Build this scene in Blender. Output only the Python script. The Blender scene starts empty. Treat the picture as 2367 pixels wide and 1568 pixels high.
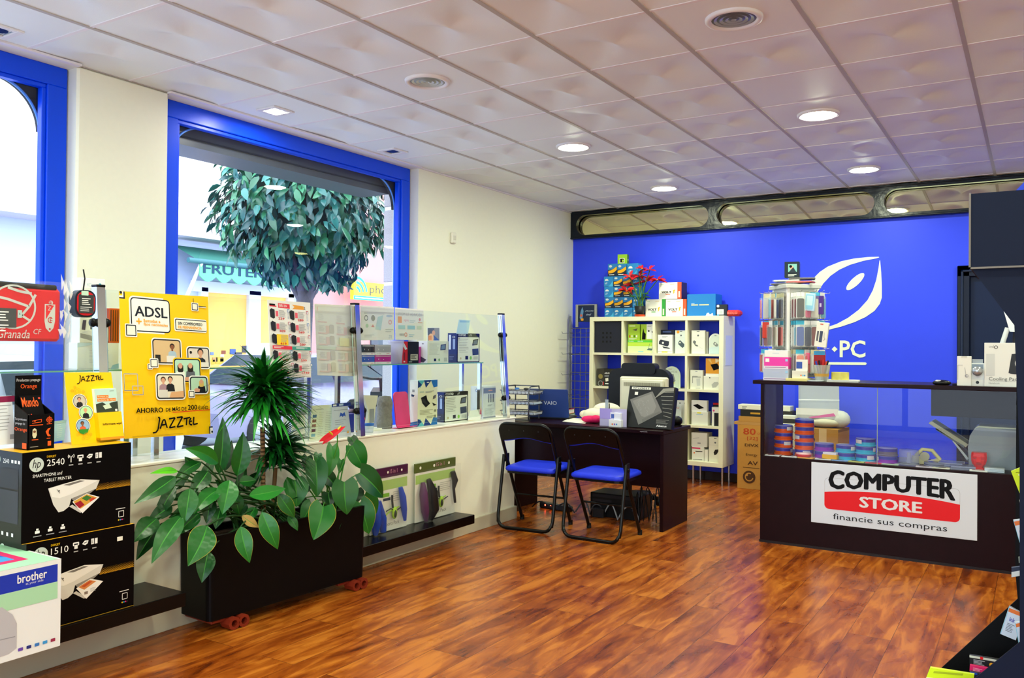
import bpy, bmesh, math, random
from mathutils import Vector as V3, Matrix, Euler
PI = math.pi
C = bpy.context.scene.collection
SC = bpy.context.scene

# ------------------------------------------------------------------ camera
FPX, CX, CY = 1937.1, 1183.5, 784.0            # focal length in pixels of the 2367x1568 frame
YAW, PITCH, ROLL, EYE = 0.55881, 0.008957, 0.009183, 1.37
def _rot():
    c, s = math.cos(YAW), math.sin(YAW)
    F = V3((-s, c, 0)); R = V3((c, s, 0)); U = V3((0, 0, 1))
    F2 = math.cos(PITCH)*F + math.sin(PITCH)*U; U2 = -math.sin(PITCH)*F + math.cos(PITCH)*U
    return math.cos(ROLL)*R + math.sin(ROLL)*U2, F2, -math.sin(ROLL)*R + math.cos(ROLL)*U2
CR, CF, CU = _rot()
cam = bpy.data.cameras.new('camera'); cam.sensor_width = 36; cam.lens = 36*FPX/2367; cam.clip_start = .05; cam.clip_end = 200
co = bpy.data.objects.new('camera', cam); C.objects.link(co)
co.matrix_world = Matrix(((CR.x, CU.x, -CF.x, 0), (CR.y, CU.y, -CF.y, 0), (CR.z, CU.z, -CF.z, EYE), (0, 0, 0, 1)))
SC.camera = co
def _ray(x, y): return CR*((x-CX)/FPX) - CU*((y-CY)/FPX) + CF
EYEP = V3((0, 0, EYE))
def onz(x, y, z): d = _ray(x, y); return EYEP + d*((z-EYE)/d.z)
def onx(x, y, X): d = _ray(x, y); return EYEP + d*(X/d.x)
def ony(x, y, Y): d = _ray(x, y); return EYEP + d*(Y/d.y)

# ------------------------------------------------------------------ world, exposure
SC.view_settings.view_transform = 'Standard'; SC.view_settings.look = 'None'
SC.view_settings.exposure = EXPOSURE = 1.2; SC.view_settings.gamma = 1; SC.view_settings.use_curve_mapping = False
W = bpy.data.worlds.new('sky'); SC.world = W; W.use_nodes = True
SKY = 2.5
bg = W.node_tree.nodes['Background']; bg.inputs[0].default_value = (.80, .90, 1.0, 1); bg.inputs[1].default_value = SKY
LAMP = 106.0                                     # emission strength of a lit downlight lens
HALO = 190.0                                    # emission strength of the small lit halogen spot
CEIL = 2.905
SC.cycles.max_bounces = 6; SC.cycles.diffuse_bounces = 4; SC.cycles.glossy_bounces = 4; SC.cycles.transparent_max_bounces = 16
SC.cycles.caustics_reflective = False; SC.cycles.caustics_refractive = False
SC.cycles.sample_clamp_indirect = 6

# ------------------------------------------------------------------ materials
def lin(h):
    if not isinstance(h, str): return tuple(h)
    h = h.lstrip('#')
    if len(h) == 3: h = ''.join(c*2 for c in h)
    o = []
    for i in (0, 2, 4):
        c = int(h[i:i+2], 16)/255
        o.append(c/12.92 if c <= .04045 else ((c+.055)/1.055)**2.4)
    return tuple(o)
_mats = {}
def M(h, r=.5, m=0.0, spec=.3, coat=0.0, em=0.0, noise=0.0, bump=0.0, scale=40.0, tr=0.0):
    key = (h, r, m, spec, coat, em, noise, bump, scale, tr)
    if key in _mats: return _mats[key]
    mt = bpy.data.materials.new('paint_%s' % str(h).lstrip('#')); mt.use_nodes = True; _mats[key] = mt
    nt = mt.node_tree; p = nt.nodes['Principled BSDF']; c = lin(h)
    p.inputs['Base Color'].default_value = (*c, 1); p.inputs['Roughness'].default_value = r; p.inputs['Metallic'].default_value = m
    p.inputs['Specular IOR Level'].default_value = spec; p.inputs['Coat Weight'].default_value = coat; p.inputs['Coat Roughness'].default_value = .08
    if em: p.inputs['Emission Color'].default_value = (*c, 1); p.inputs['Emission Strength'].default_value = em
    if noise or bump:
        tc = nt.nodes.new('ShaderNodeTexCoord'); nz = nt.nodes.new('ShaderNodeTexNoise'); nz.inputs['Scale'].default_value = scale; nz.inputs['Detail'].default_value = 4
        nt.links.new(tc.outputs['Object'], nz.inputs['Vector'])
        if noise:
            mx = nt.nodes.new('ShaderNodeMix'); mx.data_type = 'RGBA'
            mx.inputs[6].default_value = (*[v*(1-noise) for v in c], 1); mx.inputs[7].default_value = (*[min(1, v*(1+noise)) for v in c], 1)
            nt.links.new(nz.outputs[0], mx.inputs[0]); nt.links.new(mx.outputs[2], p.inputs['Base Color'])
        if bump:
            bp = nt.nodes.new('ShaderNodeBump'); bp.inputs['Strength'].default_value = bump; bp.inputs['Distance'].default_value = .01
            nt.links.new(nz.outputs[0], bp.inputs['Height']); nt.links.new(bp.outputs[0], p.inputs['Normal'])
    if tr:
        t = nt.nodes.new('ShaderNodeBsdfTransparent'); mx = nt.nodes.new('ShaderNodeMixShader'); mx.inputs[0].default_value = tr
        t.inputs[0].default_value = (*[.5+.5*v for v in c], 1)
        nt.links.new(p.outputs[0], mx.inputs[1]); nt.links.new(t.outputs[0], mx.inputs[2]); nt.links.new(mx.outputs[0], nt.nodes['Material Output'].inputs[0])
    return mt
def glass(name, tint=(.97, .99, .98), gl=1.0, rough=0.0):
    if name in _mats: return _mats[name]
    mt = bpy.data.materials.new(name); mt.use_nodes = True; _mats[name] = mt; nt = mt.node_tree; nt.nodes.remove(nt.nodes['Principled BSDF'])
    t = nt.nodes.new('ShaderNodeBsdfTransparent'); t.inputs[0].default_value = (*tint, 1)
    g = nt.nodes.new('ShaderNodeBsdfGlossy'); g.inputs['Roughness'].default_value = rough
    ge = nt.nodes.new('ShaderNodeNewGeometry'); dt = nt.nodes.new('ShaderNodeVectorMath'); dt.operation = 'DOT_PRODUCT'
    nt.links.new(ge.outputs['Incoming'], dt.inputs[0]); nt.links.new(ge.outputs['Normal'], dt.inputs[1]); pv = dt.outputs['Value']
    for op, val, first in (('ABSOLUTE', None, True), ('SUBTRACT', 1.0, False), ('POWER', 5.0, True), ('MULTIPLY_ADD', .93, True)):
        n_ = nt.nodes.new('ShaderNodeMath'); n_.operation = op
        nt.links.new(pv, n_.inputs[0 if first else 1])
        if val is not None: n_.inputs[1 if first else 0].default_value = val
        if op == 'MULTIPLY_ADD': n_.inputs[2].default_value = .045
        pv = n_.outputs[0]
    mu = nt.nodes.new('ShaderNodeMath'); mu.operation = 'MULTIPLY'; mu.inputs[1].default_value = gl
    mx = nt.nodes.new('ShaderNodeMixShader')
    nt.links.new(pv, mu.inputs[0]); nt.links.new(mu.outputs[0], mx.inputs[0]); nt.links.new(t.outputs[0], mx.inputs[1]); nt.links.new(g.outputs[0], mx.inputs[2])
    nt.links.new(mx.outputs[0], nt.nodes['Material Output'].inputs[0]); return mt

# ------------------------------------------------------------------ mesh builder
class B:
    def __init__(s): s.v = []; s.f = []; s.mi = []; s.sm = []; s.mats = []; s.T = None
    def add(s, vs, fs, mat, smooth=False):
        n = len(s.v)
        s.v += [tuple(s.T @ V3(p)) for p in vs] if s.T else [tuple(p) for p in vs]
        if mat not in s.mats: s.mats.append(mat)
        k = s.mats.index(mat)
        for f in fs: s.f.append([i+n for i in f]); s.mi.append(k); s.sm.append(smooth)
    def box(s, a, b, mat, c=0.0):
        x0, y0, z0 = a; x1, y1, z1 = b
        if x0 > x1: x0, x1 = x1, x0
        if y0 > y1: y0, y1 = y1, y0
        if z0 > z1: z0, z1 = z1, z0
        c = min(c, (x1-x0)*.45, (y1-y0)*.45, (z1-z0)*.45)
        if c <= 0:
            s.add([(x0,y0,z0),(x1,y0,z0),(x1,y1,z0),(x0,y1,z0),(x0,y0,z1),(x1,y0,z1),(x1,y1,z1),(x0,y1,z1)],
                  [(0,3,2,1),(4,5,6,7),(0,1,5,4),(1,2,6,5),(2,3,7,6),(3,0,4,7)], mat); return
        vs = []; idx = {}
        for X in (0, 1):
            for Y in (0, 1):
                for Z in (0, 1):
                    px, py, pz = (x0, x1)[X], (y0, y1)[Y], (z0, z1)[Z]; dx, dy, dz = (c, -c)[X], (c, -c)[Y], (c, -c)[Z]
                    for ax, p in enumerate(((px, py+dy, pz+dz), (px+dx, py, pz+dz), (px+dx, py+dy, pz))):
                        idx[X, Y, Z, ax] = len(vs); vs.append(p)
        g = lambda X, Y, Z, a: idx[X, Y, Z, a]
        fs = [[g(0,0,0,0),g(0,0,1,0),g(0,1,1,0),g(0,1,0,0)],[g(1,0,0,0),g(1,1,0,0),g(1,1,1,0),g(1,0,1,0)],
              [g(0,0,0,1),g(1,0,0,1),g(1,0,1,1),g(0,0,1,1)],[g(0,1,0,1),g(0,1,1,1),g(1,1,1,1),g(1,1,0,1)],
              [g(0,0,0,2),g(0,1,0,2),g(1,1,0,2),g(1,0,0,2)],[g(0,0,1,2),g(1,0,1,2),g(1,1,1,2),g(0,1,1,2)]]
        for p in (0, 1):
            for q in (0, 1):
                fs += [[g(p,q,0,0),g(p,q,0,1),g(p,q,1,1),g(p,q,1,0)], [g(p,0,q,0),g(p,1,q,0),g(p,1,q,2),g(p,0,q,2)], [g(0,p,q,1),g(1,p,q,1),g(1,p,q,2),g(0,p,q,2)]]
        for X in (0, 1):
            for Y in (0, 1):
                for Z in (0, 1): fs.append([g(X,Y,Z,0),g(X,Y,Z,1),g(X,Y,Z,2)])
        s.add(vs, fs, mat)
    def tube(s, pts, r, mat, n=8, closed=False, caps=True, smooth=True):
        pts = [V3(p) for p in pts]; N = len(pts); rs = r if isinstance(r, (list, tuple)) else [r]*N
        vs = []; up = None
        for i, p in enumerate(pts):
            if closed: t = pts[(i+1) % N]-pts[i-1]
            else: t = pts[min(i+1, N-1)]-pts[max(i-1, 0)]
            t.normalize()
            if up is None: up = V3((0, 0, 1)) if abs(t.z) < .9 else V3((1, 0, 0))
            a = t.cross(up)
            if a.length < 1e-6: a = t.orthogonal()
            a.normalize(); b2 = a.cross(t); up = b2
            for k in range(n):
                w = 2*PI*k/n; vs.append(p + (a*math.cos(w)+b2*math.sin(w))*rs[i])
        fs = []
        for i in range(N if closed else N-1):
            j = (i+1) % N
            for k in range(n): fs.append((i*n+k, i*n+(k+1) % n, j*n+(k+1) % n, j*n+k))
        s.add(vs, fs, mat, smooth)
        if caps and not closed:
            s.add(vs[:n], [tuple(range(n))[::-1]], mat); s.add(vs[-n:], [tuple(range(n))], mat)
    def lathe(s, prof, mat, n=24, o=(0, 0, 0), smooth=True, axis=2):
        vs = []
        for r, z in prof:
            for k in range(n):
                w = 2*PI*k/n; p = (r*math.cos(w), r*math.sin(w), z)
                if axis == 1: p = (p[0], -p[2], p[1])
                if axis == 0: p = (p[2], p[0], p[1])
                vs.append((p[0]+o[0], p[1]+o[1], p[2]+o[2]))
        fs = []
        for i in range(len(prof)-1):
            for k in range(n): fs.append((i*n+k, i*n+(k+1) % n, (i+1)*n+(k+1) % n, (i+1)*n+k))
        s.add(vs, fs, mat, smooth)
    def cyl(s, o, r, h, mat, n=24, axis=2, r2=None):
        r2 = r if r2 is None else r2
        s.lathe([(0, 0), (r, 0)], mat, n, o, False, axis); s.lathe([(r, 0), (r2, h)], mat, n, o, True, axis); s.lathe([(r2, h), (0, h)], mat, n, o, False, axis)
    def ball(s, c, rx, ry=None, rz=None, mat=None, nu=14, nv=8):
        ry = rx if ry is None else ry; rz = rx if rz is None else rz
        vs = [];
        for i in range(nv+1):
            t = PI*i/nv
            for k in range(nu):
                w = 2*PI*k/nu; vs.append((c[0]+rx*math.sin(t)*math.cos(w), c[1]+ry*math.sin(t)*math.sin(w), c[2]-rz*math.cos(t)))
        s.add(vs, [(i*nu+k, i*nu+(k+1) % nu, (i+1)*nu+(k+1) % nu, (i+1)*nu+k) for i in range(nv) for k in range(nu)], mat, True)
    def prism(s, poly, ext, mat, plane='xz', off=0.0):
        """poly of 2-D points extruded by ext along the third axis, starting at off"""
        def P(a, b, t):
            return {'xz': (a, t, b), 'xy': (a, b, t), 'yz': (t, a, b)}[plane]
        n = len(poly); vs = [P(a, b, off) for a, b in poly] + [P(a, b, off+ext) for a, b in poly]
        s.add(vs, [tuple(range(n)), tuple(range(2*n-1, n-1, -1))] + [(i, i+n, (i+1) % n+n, (i+1) % n) for i in range(n)], mat)
    def surf(s, fn, nu, nv, mat, smooth=True, thick=0.0):
        vs = [V3(fn(i/nu, j/nv)) for j in range(nv+1) for i in range(nu+1)]
        fs = [(j*(nu+1)+i, j*(nu+1)+i+1, (j+1)*(nu+1)+i+1, (j+1)*(nu+1)+i) for j in range(nv) for i in range(nu)]
        s.add(vs, fs, mat, smooth)
    def build(s, name, parent=None, loc=None, rot=None):
        me = bpy.data.meshes.new(name); me.from_pydata(s.v, [], s.f)
        for m in s.mats: me.materials.append(m)
        me.polygons.foreach_set('material_index', s.mi); me.polygons.foreach_set('use_smooth', s.sm); me.update()
        o = bpy.data.objects.new(name, me); C.objects.link(o)
        if parent: o.parent = parent
        if loc is not None: o.location = loc
        if rot is not None: o.rotation_euler = rot
        return o
    # flat shape with holes, from outlines
    def shape(s, outlines, mat, ext, place):
        cu = bpy.data.curves.new('o', 'CURVE'); cu.dimensions = '2D'; cu.fill_mode = 'BOTH' if ext else 'FRONT'; cu.extrude = ext/2
        for pts in outlines:
            sp = cu.splines.new('POLY'); sp.points.add(len(pts)-1); sp.use_cyclic_u = True
            for i, p in enumerate(pts): sp.points[i].co = (p[0], p[1], 0, 1)
        ob = bpy.data.objects.new('o', cu); me = ob.to_mesh()
        s.add([place(*v.co) for v in me.vertices], [tuple(p.vertices) for p in me.polygons], mat)
        ob.to_mesh_clear(); bpy.data.objects.remove(ob); bpy.data.curves.remove(cu)

def rrect(x, y, w, h, r, n=5):
    r = min(r, w/2, h/2); o = []
    for cx, cy, a in ((x+w-r, y+r, -PI/2), (x+w-r, y+h-r, 0), (x+r, y+h-r, PI/2), (x+r, y+r, PI)):
        for k in range(n+1): t = a+PI/2*k/n; o.append((cx+r*math.cos(t), cy+r*math.sin(t)))
    return o
_txt = {}
def text_geo(t, bold, shear):
    k = (t, bold, shear)
    if k not in _txt:
        cu = bpy.data.curves.new('t', 'FONT'); cu.body = t; cu.size = 1; cu.resolution_u = 2; cu.offset = bold; cu.shear = shear
        ob = bpy.data.objects.new('t', cu); me = ob.to_mesh()
        vs = [(v.co.x, v.co.y) for v in me.vertices]; fs = [tuple(p.vertices) for p in me.polygons]
        ob.to_mesh_clear(); bpy.data.objects.remove(ob); bpy.data.curves.remove(cu)
        if not vs: vs = [(0, 0), (1, 0), (1, 1)]; fs = []
        xs = [v[0] for v in vs]; ys = [v[1] for v in vs]; _txt[k] = (vs, fs, min(xs), min(ys), max(xs)-min(xs) or 1, max(ys)-min(ys) or 1)
    return _txt[k]
class Face:
    """print on a flat face: fractions of its width and height, x right, y down from the top left"""
    EPS = .00012
    def __init__(s, b, o, U, Vv, W, H):
        s.b = b; s.o = V3(o); s.U = V3(U); s.V = V3(Vv); s.W = W; s.H = H; s.N = s.U.cross(s.V); s.l = 0
    def pt(s, x, y): return s.o + s.U*(x*s.W) + s.V*((1-y)*s.H) + s.N*(s.EPS*s.l)
    def poly(s, pts, mat):
        s.l += 1; n = len(pts); s.b.add([s.pt(*p) for p in pts], [tuple(range(n))], mat)
        return s
    def rect(s, x, y, w, h, mat, r=0):
        if r:
            k = s.W/s.H; pts = [(px, y+(py-y)*k) for px, py in rrect(x, y, w, h/k, r)]
            return s.poly(pts, mat)
        return s.poly([(x, y), (x+w, y), (x+w, y+h), (x, y+h)], mat)
    def disc(s, x, y, r, mat, n=20, ry=None):
        ry = r*s.W/s.H if ry is None else ry
        return s.poly([(x+r*math.cos(2*PI*k/n), y+ry*math.sin(2*PI*k/n)) for k in range(n)], mat)
    def ring(s, x, y, r, t, mat, n=28, a0=0, a1=2*PI):
        s.l += 1; k = s.W/s.H; vs = []
        for i in range(n+1):
            w = a0+(a1-a0)*i/n
            for q in (r, r-t): vs.append(s.pt(x+q*math.cos(w), y+q*k*math.sin(w)))
        s.b.add(vs, [(2*i, 2*i+2, 2*i+3, 2*i+1) for i in range(n)], mat); return s
    def line(s, pts, t, mat):
        s.l += 1; k = s.W/s.H
        for (x0, y0), (x1, y1) in zip(pts, pts[1:]):
            dx, dy = x1-x0, (y1-y0)/k; L = math.hypot(dx, dy) or 1; nx, ny = -dy/L*t/2, dx/L*t/2*k
            s.b.add([s.pt(x0+nx, y0+ny), s.pt(x1+nx, y1+ny), s.pt(x1-nx, y1-ny), s.pt(x0-nx, y0-ny)], [(0, 1, 2, 3)], mat)
        return s
    def lines(s, x, y, w, n, dy, h, mat, seed=1):
        rd = random.Random(seed); s.l += 1
        for i in range(n):
            ww = w*(1-.35*rd.random()); yy = y+i*dy
            s.b.add([s.pt(x, yy), s.pt(x+ww, yy), s.pt(x+ww, yy+h), s.pt(x, yy+h)], [(0, 1, 2, 3)], mat)
        return s
    def text(s, t, x, y, w, h, mat, bold=0.0, shear=0.0, arc=None, mirror=False):
        if bold > .025:            # heavy lettering: the outline struck several times
            dx = bold*.8*w/max(1, len(t)*.6); dy = bold*.5*h
            for ax, ay in ((-1, 0), (1, 0), (-.5, -1), (.5, 1), (.5, -1), (-.5, 1)): s.text(t, x+dx+ax*dx, y+dy+ay*dy, w-2*dx, h-2*dy, mat, 0, shear, arc, mirror)
            return s.text(t, x+dx, y+dy, w-2*dx, h-2*dy, mat, 0, shear, arc, mirror)
        s.l += 1; vs, fs, x0, y0, tw, th = text_geo(t, bold, shear); out = []
        for a, c in vs:
            u = (a-x0)/tw; v = 1-(c-y0)/th
            if mirror: u = 1-u
            yy = y+v*h
            if arc: yy += arc(x+u*w, v)
            out.append(s.pt(x+u*w, yy))
        s.b.add(out, fs, mat); return s
# ------------------------------------------------------------------ scene objects
def tag(o, label=None, cat=None, group=None, kind=None):
    if label: o['label'] = label
    if cat: o['category'] = cat
    if group: o['group'] = group
    if kind: o['kind'] = kind
    return o
def thing(name, label, cat, loc=(0, 0, 0), rz=0.0, group=None):
    o = bpy.data.objects.new(name, None); C.objects.link(o); o.empty_display_size = .1
    o.location = loc; o.rotation_euler = (0, 0, rz); return tag(o, label, cat, group)
def struct(name, b, parent=None):
    o = b.build(name, parent)
    if not parent: o['kind'] = 'structure'
    return o
def dup(root, loc, rz=None, label=None, group=None):
    def cp(o, par):
        c = o.copy(); C.objects.link(c)
        if par: c.parent = par
        for ch in [q for q in bpy.data.objects if q.parent == o]: cp(ch, c)
        return c
    r = cp(root, None); r.location = loc
    if rz is not None: r.rotation_euler = (0, 0, rz)
    if label: r['label'] = label
    if group: r['group'] = group
    return r
LEFT = PI/2        # turns a front that faces -Y towards +X
def carton(name, label, cat, w, d, h, loc, rz, mat, front=None, side=None, top=None, left=None, group=None, c=.002, parts=None, smat=None):
    """box standing with its front-bottom-centre at loc, front facing local -Y; front / side (local +X) / left (local -X) / top are print functions"""
    b = B(); b.box((-w/2, 0, 0), (w/2, d, h), mat, c)
    prints(b, w, d, h, front, side, top, left)
    o = b.build(name, None, loc, (0, 0, rz)); return tag(o, label, cat, group)
def prints(b, w, d, h, front=None, side=None, top=None, left=None):
    e = .0004
    if front: front(Face(b, (-w/2, -e, 0), (1, 0, 0), (0, 0, 1), w, h))
    if side: side(Face(b, (w/2+e, 0, 0), (0, 1, 0), (0, 0, 1), d, h))
    if left: left(Face(b, (-w/2-e, d, 0), (0, -1, 0), (0, 0, 1), d, h))
    if top: top(Face(b, (-w/2, 0, h+e), (1, 0, 0), (0, 1, 0), w, d))
def span(plane, v, x0, y0, x1, y1, zb=None):
    """width, height and front-bottom-centre of a front that fills a pixel box on the plane X=v or Y=v"""
    f = onx if plane == 'x' else ony
    a = f(x0, y1, v); c = f(x1, y1, v); t = f((x0+x1)/2, y0, v); m = f((x0+x1)/2, y1, v)
    z0 = m.z if zb is None else zb; w = (c-a).length; p = (a+c)/2; return w, t.z-z0, (p.x, p.y, z0)
def pbox(name, label, cat, plane, v, rect, zb, d, mat, turn=0.0, **k):
    w, h, loc = span(plane, v, *rect, zb); return carton(name, label, cat, w, d, h, loc, (LEFT if plane == 'x' else 0)+turn, mat, **k)
WHITE = M('#f2f3f0', .5); BLACK = M('#060608', .45, spec=.2); INK = M('#0b0b10', .6, spec=.1); GREY = M('#9a9ca0', .5); RED = M('#d8121c', .45)
DARKWOOD = M('#1c080c', .34, spec=.1, noise=.25, scale=18)
STEEL = M('#b9bcc0', .22, 1.0); CHROME = M('#d8dadd', .12, 1.0)
# ================================================================== THE ROOM
def wood_floor():
    if 'wood' in _mats: return _mats['wood']
    mt = bpy.data.materials.new('oak_laminate'); mt.use_nodes = True; _mats['wood'] = mt; nt = mt.node_tree; p = nt.nodes['Principled BSDF']; L = nt.links.new
    N = nt.nodes.new
    tc = N('ShaderNodeTexCoord'); mp = N('ShaderNodeMapping'); mp.inputs['Rotation'].default_value = (0, 0, PI/2); L(tc.outputs['Object'], mp.inputs[0])
    br = N('ShaderNodeTexBrick'); br.offset = .37; br.inputs['Scale'].default_value = 1; br.inputs['Brick Width'].default_value = 1.28; br.inputs['Row Height'].default_value = .192
    br.inputs['Mortar Size'].default_value = .0012; br.inputs['Bias'].default_value = 0
    br.inputs['Color1'].default_value = (0, 0, 0, 1); br.inputs['Color2'].default_value = (1, 1, 1, 1); br.inputs['Mortar'].default_value = (.3, .3, .3, 1); L(mp.outputs[0], br.inputs['Vector'])
    p.inputs['Specular IOR Level'].default_value = .34
    # each plank shifts the grain
    sh = N('ShaderNodeVectorMath'); sh.operation = 'MULTIPLY_ADD'; sh.inputs[1].default_value = (7.3, 3.1, 0); L(br.outputs['Color'], sh.inputs[0]); L(mp.outputs[0], sh.inputs[2])
    m2 = N('ShaderNodeMapping'); m2.inputs['Scale'].default_value = (1.3, 9, 1); L(sh.outputs[0], m2.inputs[0])
    n1 = N('ShaderNodeTexNoise'); n1.inputs['Scale'].default_value = 1.7; n1.inputs['Detail'].default_value = 8; n1.inputs['Roughness'].default_value = .62; n1.inputs['Distortion'].default_value = .9; L(m2.outputs[0], n1.inputs['Vector'])
    m3 = N('ShaderNodeMapping'); m3.inputs['Scale'].default_value = (1.1, 2.4, 1); L(sh.outputs[0], m3.inputs[0])
    n2 = N('ShaderNodeTexNoise'); n2.inputs['Scale'].default_value = 2.0; n2.inputs['Detail'].default_value = 5; n2.inputs['Distortion'].default_value = 1.5; L(m3.outputs[0], n2.inputs['Vector'])
    ad = N('ShaderNodeMath'); ad.operation = 'MULTIPLY_ADD'; ad.inputs[1].default_value = .55; L(n2.outputs[0], ad.inputs[0]); L(n1.outputs[0], ad.inputs[2])
    pl = N('ShaderNodeMath'); pl.operation = 'MULTIPLY_ADD'; pl.inputs[1].default_value = .12; L(br.outputs['Color'], pl.inputs[0]); L(ad.outputs[0], pl.inputs[2])
    cr = N('ShaderNodeValToRGB'); L(pl.outputs[0], cr.inputs[0]); e = cr.color_ramp.elements
    e[0].position = .46; e[0].color = (*lin('#270a03'), 1); e[1].position = 1.06; e[1].color = (*lin('#c47224'), 1)
    for po, h in ((.60, '#5c2205'), (.74, '#863b09'), (.88, '#a65515')): q = e.new(po); q.color = (*lin(h), 1)
    mx = N('ShaderNodeMix'); mx.data_type = 'RGBA'; mx.inputs[7].default_value = (*lin('#4a1d0b'), 1); L(br.outputs['Fac'], mx.inputs[0]); L(cr.outputs[0], mx.inputs[6])
    L(mx.outputs[2], p.inputs['Base Color'])
    rg = N('ShaderNodeMapRange'); rg.inputs[3].default_value = .2; rg.inputs[4].default_value = .36; L(n2.outputs[0], rg.inputs[0]); L(rg.outputs[0], p.inputs['Roughness'])
    bp = N('ShaderNodeBump'); bp.inputs['Strength'].default_value = .06; bp.inputs['Distance'].default_value = .004; L(n1.outputs[0], bp.inputs['Height']); L(bp.outputs[0], p.inputs['Normal'])
    return mt
PLASTER = M('#f3f4e2', .75, noise=.02, bump=.05, scale=30)
BLUEWALL = M('#2f48fb', .5, noise=.03, scale=6)
FRAMEBLUE = M('#0048f0', .35)
NAVY = M('#081426', .4, spec=.2)
SKIRT = M('#c9c3ac', .5)
b = B(); b.box((-4.7, -2.3, -.06), (2.6, 8.62, 0), wood_floor()); struct('floor', b)
b = B()
b.box((-4.78, 2.64, 0), (-4.5, 3.215, CEIL), PLASTER, .012)                  # pier between the windows
b.box((-4.78, 5.66, 0), (-4.5, 8.62, CEIL), PLASTER)                         # solid stretch beyond
b.box((-4.78, -2.3, 0), (-4.5, .2, CEIL), PLASTER)
for y0, y1 in ((.2, 2.64), (3.215, 5.66)): b.box((-4.78, y0, 0), (-4.54, y1, .1), PLASTER); b.box((-4.78, y0, 2.893), (-4.5, y1, CEIL+.1), PLASTER)
struct('wall_left', b)
b = B(); b.box((-4.78, 8.5, 0), (-.6, 8.62, 2.606), BLUEWALL); b.box((.34, 8.5, 0), (2.6, 8.62, 2.606), BLUEWALL); b.box((-.6, 8.5, 2.13), (.34, 8.62, 2.606), BLUEWALL)
b.box((-4.78, 8.6, 2.6), (2.6, 8.68, CEIL+.05), NAVY); struct('wall_back', b)
b = B(); b.box((2.5, -2.3, 0), (2.6, 8.62, CEIL), PLASTER); struct('wall_right', b)
b = B(); b.box((-4.78, -2.4, 0), (-3.4, -2.3, CEIL), PLASTER); b.box((1.6, -2.4, 0), (2.6, -2.3, CEIL), PLASTER); b.box((-3.4, -2.4, 2.75), (1.6, -2.3, CEIL), PLASTER); b.box((-3.4, -2.4, 0), (1.6, -2.3, .1), PLASTER); struct('wall_front', b)
# half-height display wall in front of the windows
b = B(); b.box((-3.66, -1.6, 0), (-3.52, 5.69, .796), PLASTER, .004); b.box((-3.84, -1.6, .796), (-3.512, 5.694, .81), M('#f4f2e4', .35), .003); struct('wall_display', b)
b = B(); b.box((-3.52, -1.6, 0), (-3.505, 5.70, .10), SKIRT, .003); b.box((-3.66, 5.69, 0), (-3.505, 5.706, .10), SKIRT, .003); struct('baseboard_left', b)
b = B(); b.box((-4.5, 8.485, 0), (-.66, 8.5, .09), M('#2a1a14', .4), .003); struct('baseboard_back', b)
# ceiling: relief tiles, 60 cm grid
GX, GY = -3.906, 2.351
def ceiling():
    b = B(); tile = M('#eaf2f4', .52, spec=.5, bump=.08, scale=260); A0 = .5; NA = 12; rings = (.025, .06, .10, .15, .21, .29)
    xs = [GX+.6*i for i in range(-1, 11)]; ys = [GY+.6*j for j in range(-8, 11)]
    for x in xs:
        for y in ys:
            cx, cy = x+.3, y+.3; vs = []; fs = []; A = A0
            if any(abs(cx-lx) < .2 and abs(cy-ly) < .2 for lx in (-4.25, -3.0, -1.2, .6) for ly in (.03, 1.93, 2.13, 3.83, 5.09, 5.67, 7.57)): A = 0
            for k in range(NA*4):
                t = 2*PI*k/(NA*4)
                vs.append((cx+.004*math.cos(t), cy+.004*math.sin(t), CEIL))
            n = NA*4
            for ri, r in enumerate(rings):
                for k in range(n):
                    t = 2*PI*k/n; q = max(abs(math.cos(t)), abs(math.sin(t))); f = r/.29; rr = r*((1-f)+f/q)
                    vs.append((cx+rr*math.cos(t), cy+rr*math.sin(t), CEIL+A*.5*(1+math.cos(2*t+.5))*r*math.exp(-(r/.2)**2)*(1-(r/.29)**2)))
            for ri in range(len(rings)):
                for k in range(n): fs.append((ri*n+k, ri*n+(k+1) % n, (ri+1)*n+(k+1) % n, (ri+1)*n+k))
            fs.append(tuple(range(n-1, -1, -1)))
            b.add(vs, fs, tile, True)
    b.box((-4.78, -2.4, CEIL+.05), (2.6, 8.7, CEIL+.09), tile)
    struct('ceiling', b)
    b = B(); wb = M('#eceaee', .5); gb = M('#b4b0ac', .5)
    for y in ys: b.box((-4.5, y-.010, CEIL-.003), (2.5, y+.010, CEIL+.004), wb)
    for x in xs: b.box((x-.011, -2.3, CEIL-.005), (x+.011, 8.5, CEIL+.004), gb)  # bars along Y greyer: light and shade at tile edges put into their colour
    b.box((-4.5, 5.66, CEIL-.012), (-4.485, 8.5, CEIL), wb); b.box((-4.5, 3.2, CEIL-.012), (-4.46, 5.66, CEIL), wb); b.box((-4.5, .2, CEIL-.012), (-4.46, 2.64, CEIL), wb)
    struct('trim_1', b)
ceiling()
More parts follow.
